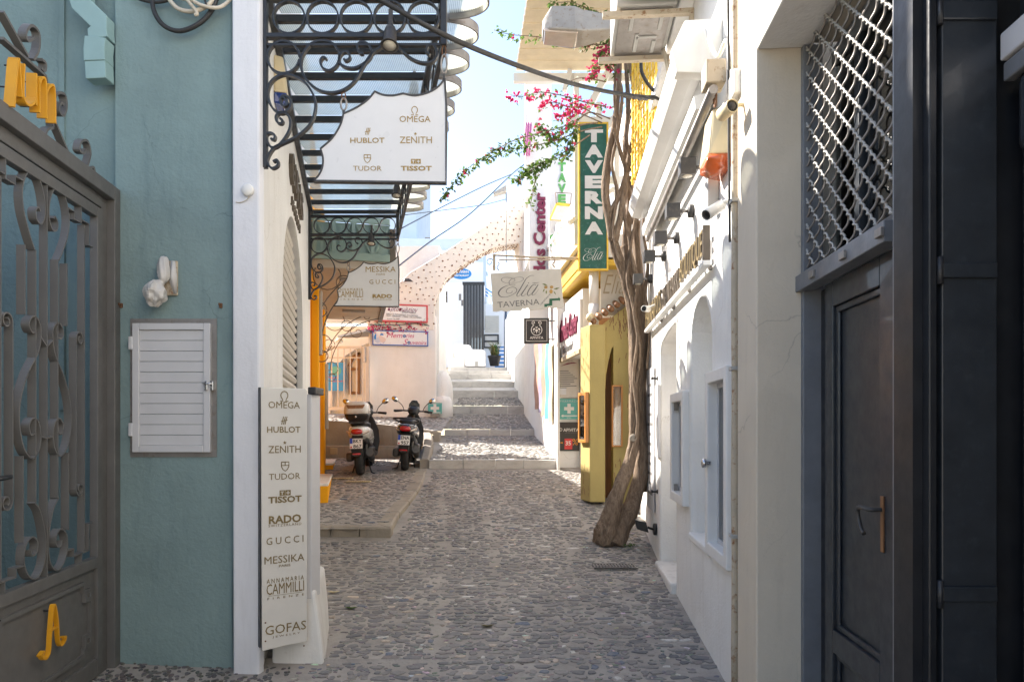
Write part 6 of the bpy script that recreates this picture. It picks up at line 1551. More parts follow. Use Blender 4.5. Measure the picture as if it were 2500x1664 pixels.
for aa, bb in ((wa, wa+.06), (wb-.05, wb)): MB(FBk.T).box(aa, bb, .0, .08, wz0, wz1-(.0 if aa > wa else .3)).build('jamb', 'brown_wood', ww)
for zz in (wz0, wz1-.42): MB(FBk.T).box(wa+.06, wb-.05, .0, .08, zz, zz+.06).build('rail', 'brown_wood', ww)
MB(FBk.T).box(wa+.06, wb-.05, .02, .03, wz0, wz1-.2).build('pane', 'paper', ww)
MB(FBk.T).strap([(wa, wz1-.32), (wa+.1, wz1-.1), (wb, wz1)], .06, .0, .08).build('arched_head', 'brown_wood', ww)
# silver bar gate
FGt = front(14.75); g2 = lambda px_, py_: FGt.px(px_, py_)
sg_ = thing('silver_gate', 'silver metal bar gate closing the bay left of the souvenir wall', 'gate', tuple(FGt.at(850, 1005)))
ga, gz1 = g2(797, 845); gb, gz0 = g2(903, 1003)
MB(FGt.T).box(gb-.075, gb, -.03, .03, gz0, gz1).build('post', 'gate_silver', sg_, bev=.005)
MB(FGt.T).box(ga-.4, gb-.08, -.02, .02, gz1-.05, gz1).build('top_rail', 'gate_silver', sg_); MB(FGt.T).box(ga-.4, gb-.08, -.02, .02, gz0+.02, gz0+.09).build('bottom_rail', 'gate_silver', sg_)
MB(FGt.T).box(ga-.4, gb-.08, -.012, .012, gz1-.26, gz1-.235).build('mid_rail', 'gate_silver', sg_)
for i in range(9):
    x_ = ga-.3+(gb-.1-ga+.3)*i/8.5; MB(FGt.T).box(x_, x_+.022, -.011, .011, gz0+.09, gz1-.05).build('bar', 'gate_silver', sg_)
MB(FGt.T).box(gb-.14, gb-.085, -.05, .05, gz1-.35, gz1-.02).build('hinge_box', 'gate_silver', sg_, bev=.01)
aw2 = thing('porch_hood', 'grey metal porch hood with a lamp above the silver gate', 'hood', tuple(P(875, 830, 14.8)))
h0, h1 = P(830, 826, 15.2), P(898, 812, 14.6)
MB().loft([[(h0.x, 15.0, h0.z), (h0.x, 15.9, h0.z+.1), (h0.x, 15.9, h0.z+.14), (h0.x, 15.0, h0.z+.04)], [(h1.x, 14.4, h1.z), (h1.x, 15.9, h1.z+.1), (h1.x, 15.9, h1.z+.16), (h1.x, 14.4, h1.z+.06)]], sm=False).build('hood', 'galvanised', aw2)
MB().lathe([(.05, 0), (.09, -.06), (.06, -.1)], tuple(P(828, 826, 15.0)), seg=12).build('lamp', 'lamp_face', aw2)

# arch over the steps, studded with dark stones
arch = thing('spotted_arch', 'cream arch studded with small dark stones spanning the steps', 'arch', tuple(FSv.T(1.5, 0, 3)))
FAr = Fr(*FSv.o, FSv.d[0], FSv.d[1], (0, -1)); rq = lambda px_, py_: FAr.px(px_, py_)
intr = [(1061, 790), (1062, 760), (1064, 735), (1074, 711), (1091, 682), (1115, 660), (1134, 645), (1166, 624), (1197, 607), (1235, 598), (1290, 592)]
outl = [rq(*p) for p in [(1300, 470), (1281, 484), (1200, 540), (1100, 605), (1000, 665), (975, 690), (940, 710), (896, 740), (896, 806)]]+[rq(1060, 806)]+[rq(*p) for p in intr]
MB(FAr.T).plate(outl, -.62, .012).build('span', 'arch_plaster', arch, bev=.03, seg=3)
# white spandrel edge and pier on the right side
MB(FAr.T).box(rq(1268, 0)[0], rq(1300, 0)[0], -.62, .03, rq(1275, 690)[1], rq(1275, 593)[1]-.0).build('right_pier', 'arch_plaster', arch)
def inside(pt_, poly):
    x, y = pt_; r = False
    for i in range(len(poly)):
        (x1, y1), (x2, y2) = poly[i-1], poly[i]
        if (y1 > y) != (y2 > y) and x < (x2-x1)*(y-y1)/(y2-y1)+x1: r = not r
    return r
rd = random.Random(5); dm = MB(FAr.T); minx = min(p[0] for p in outl); maxx = max(p[0] for p in outl); minz = min(p[1] for p in outl); maxz = max(p[1] for p in outl)
def dot(u_, n_, z_, ax, r_):
    k = 6; vs = []; ph = rd.uniform(0, 6)
    for h, q in ((-.01, 1.0), (.012, .9), (.02, .5)):
        for i in range(k):
            t = ph+2*math.pi*i/k; c, s_ = math.cos(t)*r_*q*rd.uniform(.8, 1.2), math.sin(t)*r_*q*rd.uniform(.8, 1.2)
            vs.append((u_+c, n_+h, z_+s_) if ax == 0 else (u_+c*ax[0], n_+s_, z_+c*ax[1]-h))
    fs = [(j*k+i, j*k+(i+1) % k, (j+1)*k+(i+1) % k, (j+1)*k+i) for j in (0, 1) for i in range(k)]+[tuple(2*k+i for i in range(k))]
    dm.add(vs, fs)
st = .150; z_ = minz+.05; row = 0
while z_ < maxz:
    u_ = minx+(row % 2)*st*.5
    while u_ < maxx:
        q = (u_+rd.uniform(-.04, .04), z_+rd.uniform(-.035, .035))
        if inside(q, outl): dot(q[0], .012, q[1], 0, rd.choice((.012, .015, .018, .022)))
        u_ += st
    z_ += st*.87; row += 1
ii = cat_rom([rq(*p) for p in intr], 8)
for k in range(1, len(ii)-1):
    t = Vector((ii[k+1][0]-ii[k-1][0], ii[k+1][1]-ii[k-1][1])).normalized()
    for m_ in range(4):
        dot(ii[k][0]+rd.uniform(-.02, .02), -.06-.14*m_-rd.uniform(0, .08), ii[k][1], (t.x, t.y), rd.uniform(.014, .024))
stuff(dm.build('stud_stones', 'brown_wood', arch))

# signs on the souvenir wall
ms = thing('meat_market_sign', 'white sign with red frame and dark red Greek script on the arch', 'sign', tuple(FSv.at(980, 790)))
a, z1_ = sq(914, 741); b, z0_ = sq(1044, 789)
MB(FSv.T).box(a+.03, b-.03, .02, .06, z0_+.03, z1_-.03).build('panel', 'sign_white', ms)
MB(FSv.T).plate([(a, z0_), (b, z0_), (b, z1_), (a, z1_)], .02, .075, holes=[[(a+.035, z0_+.035), (b-.035, z0_+.035), (b-.035, z1_-.035), (a+.035, z1_-.035)]]).build('frame', 'red_frame', ms, bev=.006)
kS = 15.1/F
def sl(par, txt, px_, py_, w, h, ink, **k): u_, z_ = sq(px_, py_); lettering(txt, FSv, u_, z_, w*kS, h*kS, ink, par, n=.061, depth=.004, **k)
sl(ms, 'Κρεοπωλείον', 983, 757, 72, 14, 'plum_ink', shear=.35, rot=-1.5); sl(ms, '& MEAT MARKET', 998, 764, 34, 3.5, 'grey_ink', rot=-1.5)
sl(ms, 'ΚΡΕΑΤΑ ΠΟΥΛΕΡΙΚΑ ΑΛΛΑΝΤΙΚΑ', 982, 769.5, 76, 3.2, 'grey_ink', rot=-1.5); sl(ms, 'MEAT - SAUSAGES - CHEESE - DELICATESSEN', 986, 774, 84, 3.2, 'grey_ink', rot=-1.5)
sl(ms, 'Santorini  Tel. 22860', 960, 779, 30, 2.6, 'grey_ink', shear=.3)
mm = thing('memories_sign', 'white souvenir sign with blue frame and pink script over the cream wall', 'sign', tuple(FSv.at(978, 848)))
a, z1_ = sq(909, 806); b, z0_ = sq(1045, 846)
MB(FSv.T).box(a+.02, b-.02, .02, .06, z0_+.02, z1_-.02).build('panel', 'sign_white', mm)
MB(FSv.T).plate([(a, z0_), (b, z0_), (b, z1_), (a, z1_)], .02, .072, holes=[[(a+.022, z0_+.022), (b-.022, z0_+.022), (b-.022, z1_-.022), (a+.022, z1_-.022)]]).build('frame', 'blue_frame', mm, bev=.005)
u_, z_ = sq(928, 825); rr_ = .135
MB(FSv.T).plate(arc(u_, z_, rr_, 0, 350, 24), .061, .064).build('round_picture', 'picture', mm)
MB(FSv.T).plate(arc(u_+.035, z_+.055, .04, 0, 180, 8), .0645, .066).build('printed_dome', 'blue_oval', mm); MB(FSv.T).plate([(u_-.128, z_-.03), (u_-.09, z_-.04), (u_-.08, z_+.07), (u_-.10, z_+.085), (u_-.128, z_+.03)], .0645, .066).build('printed_sea', 'blue_oval', mm)
sl(mm, 'Mem', 963, 819, 38, 12, 'pink_ink', shear=.35); sl(mm, 'ries', 1001, 820, 20, 10, 'pink_ink', shear=.35)
sl(mm, 'S', 990, 835, 12, 14, 'pink_ink', shear=.35); sl(mm, 'uvenirs', 1021, 837, 40, 9, 'pink_ink', shear=.35)
for px_, py_ in ((987, 821), (998, 837)):
    u_, z_ = sq(px_, py_); MB(FSv.T).plate(arc(u_, z_, .034, 0, 340, 14), .061, .065, holes=[arc(u_, z_, .016, 0, 330, 10)]).build('eye_ring', 'blue_ink', mm); MB(FSv.T).plate(arc(u_, z_, .009, 0, 330, 8), .061, .065).build('eye_dot', 'blue_ink', mm)
# flower garland on a wire between the two signs
gl_ = thing('flower_garland', 'garland of artificial pink flowers between the two wall signs', 'garland', tuple(FSv.at(975, 800)))
wp = cat_rom([(*sq(*p), .06) for p in ((898, 792), (930, 794), (980, 793), (1020, 790), (1048, 796))], 5); MB(FSv.T).tube([(p[0], p[2], p[1]) for p in wp], .008, 6).build('wire', 'dark_iron', gl_)
def confetti(T, pts, n_each, spread, size, rnd):
    g = MB(T)
    for (u, n, z) in pts:
        for _ in range(n_each):
            c = (u+rnd.gauss(0, spread), n+abs(rnd.gauss(0, spread*.5)), z+rnd.gauss(0, spread)); s_ = size*rnd.uniform(.6, 1.3)
            d1 = Vector((rnd.uniform(-1, 1), rnd.uniform(-1, 1), rnd.uniform(-1, 1))).normalized(); d2 = d1.orthogonal().normalized()
            q = [Vector(c)+d1*s_, Vector(c)+d2*s_*.6, Vector(c)-d1*s_*.7, Vector(c)-d2*s_*.6]; g.add([tuple(v) for v in q], [(0, 1, 2, 3)])
    return g
fp = [(*sq(px_, py_), 0) for px_, py_ in ((906, 798), (908, 803), (920, 798), (926, 802), (935, 803), (948, 800), (950, 806), (952, 811), (968, 803), (985, 810), (996, 798), (1004, 804), (1028, 792), (1040, 810))]
stuff(confetti(FSv.T, [(p[0], .05, p[1]) for p in fp], 12, .045, .03, rd).build('flowers', 'bract', gl_)); stuff(confetti(FSv.T, [(p[0]+.05, .05, p[1]+.04) for p in fp[::2]], 6, .05, .032, rd).build('leaves', 'teal_sign', gl_))
# teal pharmacy board leaning at the foot of the corner
FPh = front(15.05); pq_ = lambda px_, py_: FPh.px(px_, py_)
ph_ = thing('pharmacy_board', 'small teal pharmacy board with white cross standing beside the marble step', 'sign', tuple(FPh.at(1061, 1009)))
a, z1_ = pq_(1045, 983); b, z0_ = pq_(1079, 1009)
MB(FPh.T).box(a, b, 0, .02, z0_, z1_).build('board', 'teal_sign', ph_); cu_, cz_ = (a+b)/2, (z0_+z1_)/2
MB(FPh.T).plate([(cu_+x*.0078, cz_+y*.0078) for x, y in c], .021, .024).build('cross', 'letter_white', ph_)
MB(FPh.T).box(a+.03, b-.03, .021, .024, z0_+.015, z0_+.03).build('line', 'letter_white', ph_); lettering('PHARMACY', FPh, cu_, z1_-.025, .25, .02, 'gate_silver', ph_, n=.021, depth=.002)
u_, z_ = pq_(1054, 1012); MB(FPh.T).box(cu_-.1, cu_+.1, -.02, .02, z0_-.06, z0_).build('foot', 'galvanised', ph_)
# small lamp on the arch
la = thing('arch_lamp', 'small dark wall lamp on the spotted arch next to the brand board', 'lamp', tuple(FAr.at(995, 688)))
u_, z_ = rq(993, 688); MB(FAr.T).tube([(u_-.12, .02, z_+.05), (u_-.08, .12, z_+.02), (u_, .2, z_)], .012, 6).build('arm', 'dark_iron', la); MB(FAr.T).loft([[(u_-.10, .14, z_-.03), (u_+.14, .14, z_-.02), (u_+.10, .26, z_-.02), (u_-.06, .26, z_-.03)], [(u_-.08, .14, z_+.02), (u_+.04, .14, z_+.03), (u_+.03, .24, z_+.03), (u_-.05, .24, z_+.02)]], sm=False).build('head', 'dark_iron', la)

# ------------------------------------------------------------------ through the arch
def house(name, label, px0, py0, px1, py1, Y, depth, mat, cat='house'):
    f = front(Y); a, z1_ = f.px(px0, py0); b, z0_ = f.px(px1, py1)
    t_ = thing(name, label, cat, ((a+b)/2, Y+depth/2, max(z0_, 0)))
    MB().box(a, b, Y, Y+depth, z0_, z1_).build('walls', mat, t_, bev=.02); return t_, f, a, b, z0_, z1_
# slatted black screen with white stepped parapet
fs_ = front(22.0); bs_ = thing('black_slat_screen', 'tall black vertical slat screen beyond the arch', 'screen', tuple(fs_.at(1155, 900)))
for i in range(7):
    a = fs_.px(1131+7.3*i, 0)[0]; MB(fs_.T).box(a, a+.086, -.10-.02*(i % 2), .0, 3.6, fs_.px(0, 694)[1]).build('slat', 'black_metal', bs_)
MB(fs_.T).box(fs_.px(1129, 0)[0], fs_.px(1183, 0)[0], -.14, .02, fs_.px(0, 694)[1], fs_.px(0, 688)[1]).build('cap', 'black_metal', bs_)
fp_ = front(21.35); pw = thing('stepped_parapet', 'rounded white stepped parapet wall at the head of the steps', 'wall', tuple(fp_.at(1150, 895)))
MB(fp_.T).plate([fp_.px(*p) for p in ((1107, 872), (1133, 873), (1134, 894), (1186, 895), (1185, 856), (1180, 853), (1152, 852), (1148, 843), (1144, 841), (1108, 840))], -.35, 0).build('wall', 'far_white', pw, bev=.06, seg=4)
MB(fp_.T).box(fp_.px(1160, 0)[0], fp_.px(1167, 0)[0], .0, .02, fp_.px(0, 893)[1], fp_.px(0, 882)[1]).build('vent', 'grey_plastic', pw)
MB(fp_.T).plate([fp_.px(*p) for p in ((1094, 905), (1134, 905), (1133, 872), (1107, 872), (1106, 856), (1094, 855))], -.5, -.02).build('pedestal', 'cream_wall', pw)
h1_, f1, a, b, z0_, z1_ = house('shuttered_house', 'white house with roller shutter far up the lane', 1176, 742, 1300, 900, 27, 4, 'far_white')
for i in range(9):
    zz = f1.px(0, 812)[1]+.075*i; MB(f1.T).box(f1.px(1184, 0)[0], f1.px(1218, 0)[0], .0, .03, zz, zz+.068).build('shutter_slat', 'shutter_slat', h1_)
wx0, wx1 = f1.px(1180, 0)[0], f1.px(1218, 0)[0]; wz0_, wz1_ = f1.px(0, 850)[1], f1.px(0, 816)[1]
MB(f1.T).plate([(wx0, wz0_), (wx1, wz0_), (wx1, wz1_), (wx0, wz1_)], .0, .05, holes=[[(wx0+.06, wz0_+.06), (wx1-.06, wz0_+.06), (wx1-.06, wz1_-.06), (wx0+.06, wz1_-.06)]]).build('window_frame', 'black_metal', h1_)
MB(f1.T).box(wx0+.05, wx1-.05, .0, .015, wz0_+.05, wz1_-.05).build('pane', 'paper', h1_); MB(f1.T).box(wx0, wx1, .02, .06, (wz0_+wz1_)/2-.03, (wz0_+wz1_)/2+.03).build('glazing_bar', 'black_metal', h1_)
lettering('GROUP', f1, f1.px(1188, 0)[0], f1.px(0, 803)[1], .25, .06, 'ink_black', h1_, n=.002, depth=.01)
# lattice parapet and flag
for i in range(9):
    x_ = f1.px(1180+6*i, 0)[0]
    MB(f1.T).strap([(x_, z1_), (x_+.1, z1_+.35)], .02, -.1, -.07).build('lattice_bar', 'beam_white', h1_); MB(f1.T).strap([(x_+.1, z1_), (x_, z1_+.35)], .02, -.14, -.11).build('lattice_bar', 'beam_white', h1_)
fgf = front(25.0); fg_ = thing('small_flag', 'small blue and white flag above the shuttered house', 'flag', tuple(fgf.at(1186, 760)))
MB(fgf.T).tube([(fgf.px(1184, 0)[0], 0, fgf.px(0, 800)[1]), (fgf.px(1184, 0)[0], 0, fgf.px(0, 698)[1])], .012, 6).build('pole', 'galvanised', fg_)
for i in range(5):
    zz = fgf.px(0, 702+4*i)[1]; u_ = fgf.px(1184, 0)[0]; MB(fgf.T).loft([[(u_+.02+.08*k-.02*i*(k > 1), .02*math.sin(k*1.5), zz-.05*k), (u_+.02+.08*k-.02*i*(k > 1), .02*math.sin(k*1.5)+.006, zz-.05*k), (u_+.02+.08*k, .02*math.sin(k*1.5)+.006, zz-.058-.05*k), (u_+.02+.08*k, .02*math.sin(k*1.5), zz-.058-.05*k)] for k in range(5)], sm=False).build('stripe', 'blue_oval' if i % 2 == 0 else 'sign_white', fg_)
# blue steps
fb_ = thing('blue_steps', 'flight of blue and white painted steps behind the plant pot', 'stairs', tuple(P(1222, 895, 24)))
for i in range(6):
    y = 23.2+.32*i; z0_ = 3.45+.17*i; xa_, xb_ = P(1208, 0, y).x, P(1240, 0, y).x
    MB().box(xa_, xb_, y, y+.33, z0_-.3, z0_+.10).build('riser', 'blue_oval', fb_); MB().box(xa_, xb_, y-.02, y+.33, z0_+.10, z0_+.17).build('tread', 'far_white', fb_)
bp = thing('blue_pipe', 'thin blue pipe up the white wall beside the plant pot', 'pipe', tuple(P(1234, 895, 22.3)))
MB().tube([tuple(P(1234, 900, 22.3)), tuple(P(1234, 700, 22.3))], .05, 8, raw=True).build('pipe', 'cable_blue', bp)
# plant pot
fpt = P(1207, 893, 21.65); pot = thing('potted_plant', 'black pot with a dry grassy plant at the top of the steps', 'plant', (fpt.x, 21.65, fpt.z))
MB().lathe([(.13, 0), (.14, .01), (.20, .27), (.215, .28), (.215, .32), (.19, .32), (.18, .29)], (fpt.x, 21.65, fpt.z), seg=18).build('pot', 'terracotta_black', pot)
MB().lathe([(.185, .28), (.001, .29)], (fpt.x, 21.65, fpt.z), seg=14).build('soil', 'soil', pot)
gr = MB(); rg = random.Random(9)
for i in range(260):
    a = rg.uniform(0, 6.28); l = rg.uniform(.25, .62); t_ = rg.uniform(.05, .55); o = Vector((fpt.x+rg.gauss(0, .05), 21.65+rg.gauss(0, .05), fpt.z+.28)); d = Vector((math.cos(a)*t_, math.sin(a)*t_, 1)).normalized()
    m_ = o+d*l*.6; e = o+d*l+Vector((math.cos(a), math.sin(a), -.6))*l*.25; w = Vector((-math.sin(a), math.cos(a), 0))*.008
    gr.add([tuple(o-w), tuple(o+w), tuple(m_+w), tuple(m_-w), tuple(e)], [(0, 1, 2, 3), (3, 2, 4)], m=i % 2)
stuff(gr.build('grass_blades', ['dry_leaf', 'weed'], pot))
# oval sign, dark wall boards
fo_ = front(18.6); os_ = thing('blue_oval_sign', 'blue oval taverna sign partly hidden behind the spotted arch', 'sign', tuple(fo_.at(1128, 682)))
u_, z_ = fo_.px(1126, 668); MB(fo_.T).plate(arc(u_, z_, .28, 0, 350, 28, rz=.145), -.04, 0).build('oval', 'blue_oval', os_)
lettering('TAVERN', fo_, u_+.03, z_+.05, .34, .06, 'letter_white', os_, n=.001, depth=.01, bold=.02); lettering('RESTAURANT', fo_, u_+.02, z_-.05, .38, .05, 'letter_white', os_, n=.001, depth=.01, bold=.02)
MB(fo_.T).box(u_-.8, u_-.2, -.05, -.02, z_-.02, z_+.02).build('arm', 'galvanised', os_)
fk = front(17.5)
for px0, py0, px1, py1, m_, lab, tx in ((1079, 711, 1092, 738, 'black_sign', 'small dark grey wall board with white letters under the arch', 'TA'), (1120, 717, 1126, 733, 'grey_ink', 'upper of two small grey plates beside the black slat screen', None), (1126, 732, 1132, 746, 'grey_ink', 'lower of two small grey plates beside the black slat screen', None)):
    f = fk if px0 < 1100 else front(20.4); a, z1_ = f.px(px0, py0); b, z0_ = f.px(px1, py1); t_ = thing('wall_plate', lab, 'sign', tuple(f.T((a+b)/2, .02, z0_)))
    MB(f.T).box(a, b, -.03, 0, z0_, z1_).build('plate', m_, t_)
    if tx: lettering(tx, f, (a+b)/2, (z0_+z1_)/2+.05, .09, .06, 'letter_white', t_, n=.001, depth=.003)
# far blocks on the skyline
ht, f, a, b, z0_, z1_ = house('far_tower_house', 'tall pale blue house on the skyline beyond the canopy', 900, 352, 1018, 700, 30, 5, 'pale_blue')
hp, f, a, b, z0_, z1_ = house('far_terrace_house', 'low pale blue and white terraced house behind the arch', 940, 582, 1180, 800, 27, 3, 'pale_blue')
MB(f.T).box(a-.05, b+.05, -.2, .12, f.px(0, 622)[1], f.px(0, 612)[1]).build('ledge', 'far_white', hp); MB(f.T).box(a, b, .0, .06, f.px(0, 800)[1], f.px(0, 640)[1]).build('lower_band', 'far_white', hp)
MB(f.T).box(f.px(1036, 0)[0], f.px(1048, 0)[0], -.5, -.2, z1_, z1_+.1).build('chimney', 'galvanised', hp)
hw, f, a, b, z0_, z1_ = house('far_white_house', 'plain white house seen through the arch on the left', 1020, 690, 1140, 900, 24, 3, 'far_white')
hx_, f, a, b, z0_, z1_ = house('far_cream_house', 'small house with a tiled eave above the black slat screen', 1140, 668, 1185, 760, 30, 3, 'far_white')
MB(f.T).box(a-.1, b+.1, -.5, .2, z1_, z1_+.05).build('eave', 'pale_blue', hx_); MB(f.T).strap([f.px(1152, 640), f.px(1158, 668)], .06, -.05, .05).build('strut', 'beam_tan', hx_)
# second lamp on the skyline
l2 = thing('street_lamp', 'small street lamp on a thin pole left of the plum lettered board', 'street lamp', tuple(P(1236, 560, 14.5)))
MB().tube([tuple(P(1236, 640, 14.9)), tuple(P(1236, 470, 14.9))], .012, 6, raw=True).build('pole', 'galvanised', l2)
p0, p1 = P(1205, 476, 14.9), P(1236, 462, 14.9); MB().loft([[(p0.x, 14.8, p0.z-.02), (p0.x, 15.0, p0.z-.02), (p0.x, 15.0, p0.z+.02), (p0.x, 14.8, p0.z+.02)], [(p1.x, 14.78, p1.z-.06), (p1.x, 15.02, p1.z-.06), (p1.x, 15.0, p1.z+.06), (p1.x, 14.8, p1.z+.06)]], sm=False).build('head', 'grey_plastic', l2)
# plum strip letters on the turret
pm = thing('plum_rail', 'plum coloured metal rails on the white turret behind the flowers', 'rail', tuple(P(1288, 380, 13.9)))
for px_ in (1284, 1290, 1296): MB().tube([tuple(P(px_, 300, 13.9)), tuple(P(px_-4, 380, 13.9))], .02, 6, raw=True).build('bar', 'plum_light', pm)
# overhead cables
for k, (pts, lab) in enumerate(((((960, 660, 9.5), (1050, 590, 11), (1150, 520, 13), (1250, 425, 14.5), (1290, 395, 15)), 'lowest dark cable sagging across the sky to the right'), (((975, 560, 10), (1080, 505, 12), (1180, 455, 13.5), (1250, 425, 14.5)), 'straight dark cable crossing above the sagging one'), (((985, 525, 10), (1090, 512, 12), (1180, 500, 13.6), (1236, 486, 14.8)), 'nearly level thin cable between canopy and small street lamp'))):
    q = [tuple(P(*p)) for p in pts]; t_ = MB().tube(cat_rom(q, 6), (.013, .010, .007)[k], 6, raw=True).build('overhead_cable', 'cable_blue'); tag(t_, lab, 'cable', 'cables across the sky')
# ------------------------------------------------------------------ scooters
def scooter(label, loc, yaw, roll, body, cover, plate, topbox, mirror_mat='mirror'):
    t_ = thing('scooter', label, 'scooter', loc, 'scooters parked on the terrace')
    Rm = Matrix.Rotation(yaw, 4, 'Z') @ Matrix.Rotation(roll, 4, 'Y')
    L0 = Vector(loc)
    T = lambda a, b, c: L0+(Rm @ Vector((a, b, c)))
    ex = (Rm @ Vector((1, 0, 0)))
    def mk(): return MB(T)
    def ell(y, z, w, h, k=16, p=.75): return [(math.copysign(abs(math.cos(2*math.pi*i/k))**p, math.cos(2*math.pi*i/k))*w/2, y, z+math.copysign(abs(math.sin(2*math.pi*i/k))**p, math.sin(2*math.pi*i/k))*h/2) for i in range(k)]
    for yy, nm in ((0, 'rear_wheel'), (1.27, 'front_wheel')):
        m_ = mk(); m_.lathe([(.15, -.04), (.21, -.06), (.245, -.052), (.262, -.025), (.265, 0), (.262, .025), (.245, .052), (.21, .06), (.15, .04)], (0, yy, .265), axis=ex, seg=28); wh = m_.build(nm, 'tyre', t_)
        m_ = mk(); m_.lathe([(.02, -.07), (.04, -.05), (.15, -.042), (.155, 0), (.15, .042), (.04, .05), (.02, .07)], (0, yy, .265), axis=ex, seg=20); m_.build('rim', 'engine', wh)
    m_ = mk(); m_.loft([ell(-.30, .70, .13, .07), ell(-.26, .695, .22, .13), ell(-.12, .67, .31, .22), ell(.15, .665, .34, .24), ell(.45, .64, .34, .24), ell(.70, .57, .30, .22), ell(.80, .50, .24, .16)]); bd = m_.build('tail_body', body, t_)
    m_ = mk(); m_.loft([ell(-.05, .56, .26, .12), ell(.2, .46, .30, .22), ell(.5, .42, .30, .26), ell(.78, .38, .28, .18)]); m_.build('lower_body', 'black_plastic', t_)
    m_ = mk(); m_.loft([ell(-.16, .785, .18, .06), ell(-.08, .80, .25, .09), ell(.15, .80, .28, .10), ell(.4, .79, .27, .10), ell(.62, .76, .22, .09), ell(.70, .75, .14, .05)]); m_.build('seat', 'seat_vinyl', t_)
    # floor, leg shield, front
    m_ = mk(); m_.box(-.17, .17, .75, 1.06, .27, .34); m_.build('floorboard', 'black_plastic', t_, bev=.02)
    m_ = mk(); m_.loft([ell(1.02, .34, .34, .06), ell(1.05, .50, .40, .07), ell(1.06, .70, .38, .08), ell(1.04, .86, .26, .08), ell(1.02, .94, .16, .07)]); m_.build('leg_shield', 'black_plastic', t_)
    m_ = mk(); m_.loft([ell(1.08, .42, .26, .10), ell(1.20, .60, .22, .22), ell(1.16, .80, .20, .14)]); m_.build('front_apron', body, t_)
    m_ = mk(); m_.loft([ell(1.05, .52, .13, .06), ell(1.27, .565, .14, .05), ell(1.45, .50, .12, .05)]); m_.build('front_mudguard', cover, t_)
    m_ = mk(); m_.tube([(0, 1.27, .30), (0, 1.16, .55), (0, 1.02, .96)], .035, 8); m_.build('fork', 'engine', t_)
    hb = mk(); hb.loft([ell(.92, .97, .12, .08), ell(.97, 1.0, .20, .14), ell(1.05, 1.01, .22, .16), ell(1.13, .98, .16, .12), ell(1.17, .96, .06, .05)]); hd = hb.build('headset', 'black_plastic', t_)
    m_ = mk(); m_.loft([ell(1.08, 1.03, .20, .03), ell(1.10, 1.12, .19, .03), ell(1.09, 1.18, .10, .02)]); m_.build('fly_screen', 'scooter_dark', hd)
    m_ = mk(); m_.tube([(-.22, .97, .995), (0, 1.0, 1.0), (.22, .97, .995)], .014, 8); m_.build('handlebar', 'black_metal', hd)
    for s_ in (-1, 1):
        m_ = mk(); m_.tube([(s_*.20, .975, .995), (s_*.34, .93, .985)], .019, 10); m_.build('grip', 'seat_vinyl', hd)
        m_ = mk(); m_.tube([(s_*.20, 1.01, .985), (s_*.33, .985, .965)], .007, 6); m_.build('brake_lever', 'engine', hd)
        m_ = mk(); m_.tube(cat_rom([(s_*.17, .99, 1.01), (s_*.20, .99, 1.08), (s_*.27, .96, 1.15), (s_*.31, .95, 1.17)], 4), .007, 6); m_.build('mirror_stem', 'black_metal', hd)
        c = (s_*.33, .95, 1.19); m_ = mk(); m_.loft([[(c[0]+.058*math.cos(t)*q, c[1]+dy, c[2]+.045*math.sin(t)*q+.25*s_*.058*math.cos(t)*q) for t in [i*math.pi/8 for i in range(16)]] for dy, q in ((.03, .4), (.02, .85), (0, 1.05), (-.006, 1.02))]); m_.build('mirror_shell', 'black_plastic', hd)
        m_ = mk(); m_.loft([[(c[0]+.056*math.cos(t)*q, c[1]+dy, c[2]+.043*math.sin(t)*q+.25*s_*.056*math.cos(t)*q) for t in [i*math.pi/8 for i in range(16)]] for dy, q in ((-.004, 1.0), (-.0085, .98))]); m_.build('mirror_glass', mirror_mat, hd)
    # rear: lights, plate, mudguard
    m_ = mk(); m_.loft([ell(-.20, .685, .19, .10), ell(-.30, .685, .175, .085), ell(-.325, .685, .14, .06)]); m_.build('tail_light', 'tail_red', t_)
    for s_ in (-1, 1):
        m_ = mk(); m_.loft([[(s_*(.085+q[0]), q[1], q[2]) for q in sec] for sec in ([(0, -.27, .63), (.09, -.14, .67), (.09, -.14, .71), (0, -.27, .66)], [(.005, -.31, .645), (.075, -.22, .675), (.07, -.22, .70), (.005, -.31, .665)])], sm=False); m_.build('indicator', 'lens_clear', t_, bev=.006)
    m_ = mk(); m_.loft([[(-.085, -.20, .64), (.085, -.20, .64), (.085, -.17, .62), (-.085, -.17, .62)], [(-.085, -.34, .56), (.085, -.34, .56), (.085, -.32, .55), (-.085, -.32, .55)], [(-.08, -.385, .42), (.08, -.385, .42), (.08, -.365, .42), (-.08, -.365, .42)], [(-.065, -.36, .30), (.065, -.36, .30), (.065, -.345, .30), (-.065, -.345, .30)]], sm=False); m_.build('mudguard', 'black_plastic', t_, bev=.008)
    m_ = mk(); m_.box(-.06, .06, -.372, -.365, .335, .375); m_.build('reflector', 'tail_red', t_)
    PT = lambda u, n, z: T(u, -.39-n+(.0), z)
    def PTl(u, n, z): return T(u, -.395+.12*(z-.44)*1.0-n, z)
    m_ = MB(PTl); m_.box(-.095, .095, 0, .006, .43, .58); pl = m_.build('number_plate', 'plate_white', t_)
    m_ = MB(PTl); m_.box(-.093, -.052, .0065, .008, .505, .583); m_.build('blue_band', 'plate_blue', pl)
    m_ = MB(PTl); m_.box(-.085, -.062, .0065, .008, .44, .465); m_.build('plate_seal', 'red_ink', pl)
    class PF: pass
    pf = PF(); pf.T = PTl; pf.sg = 1
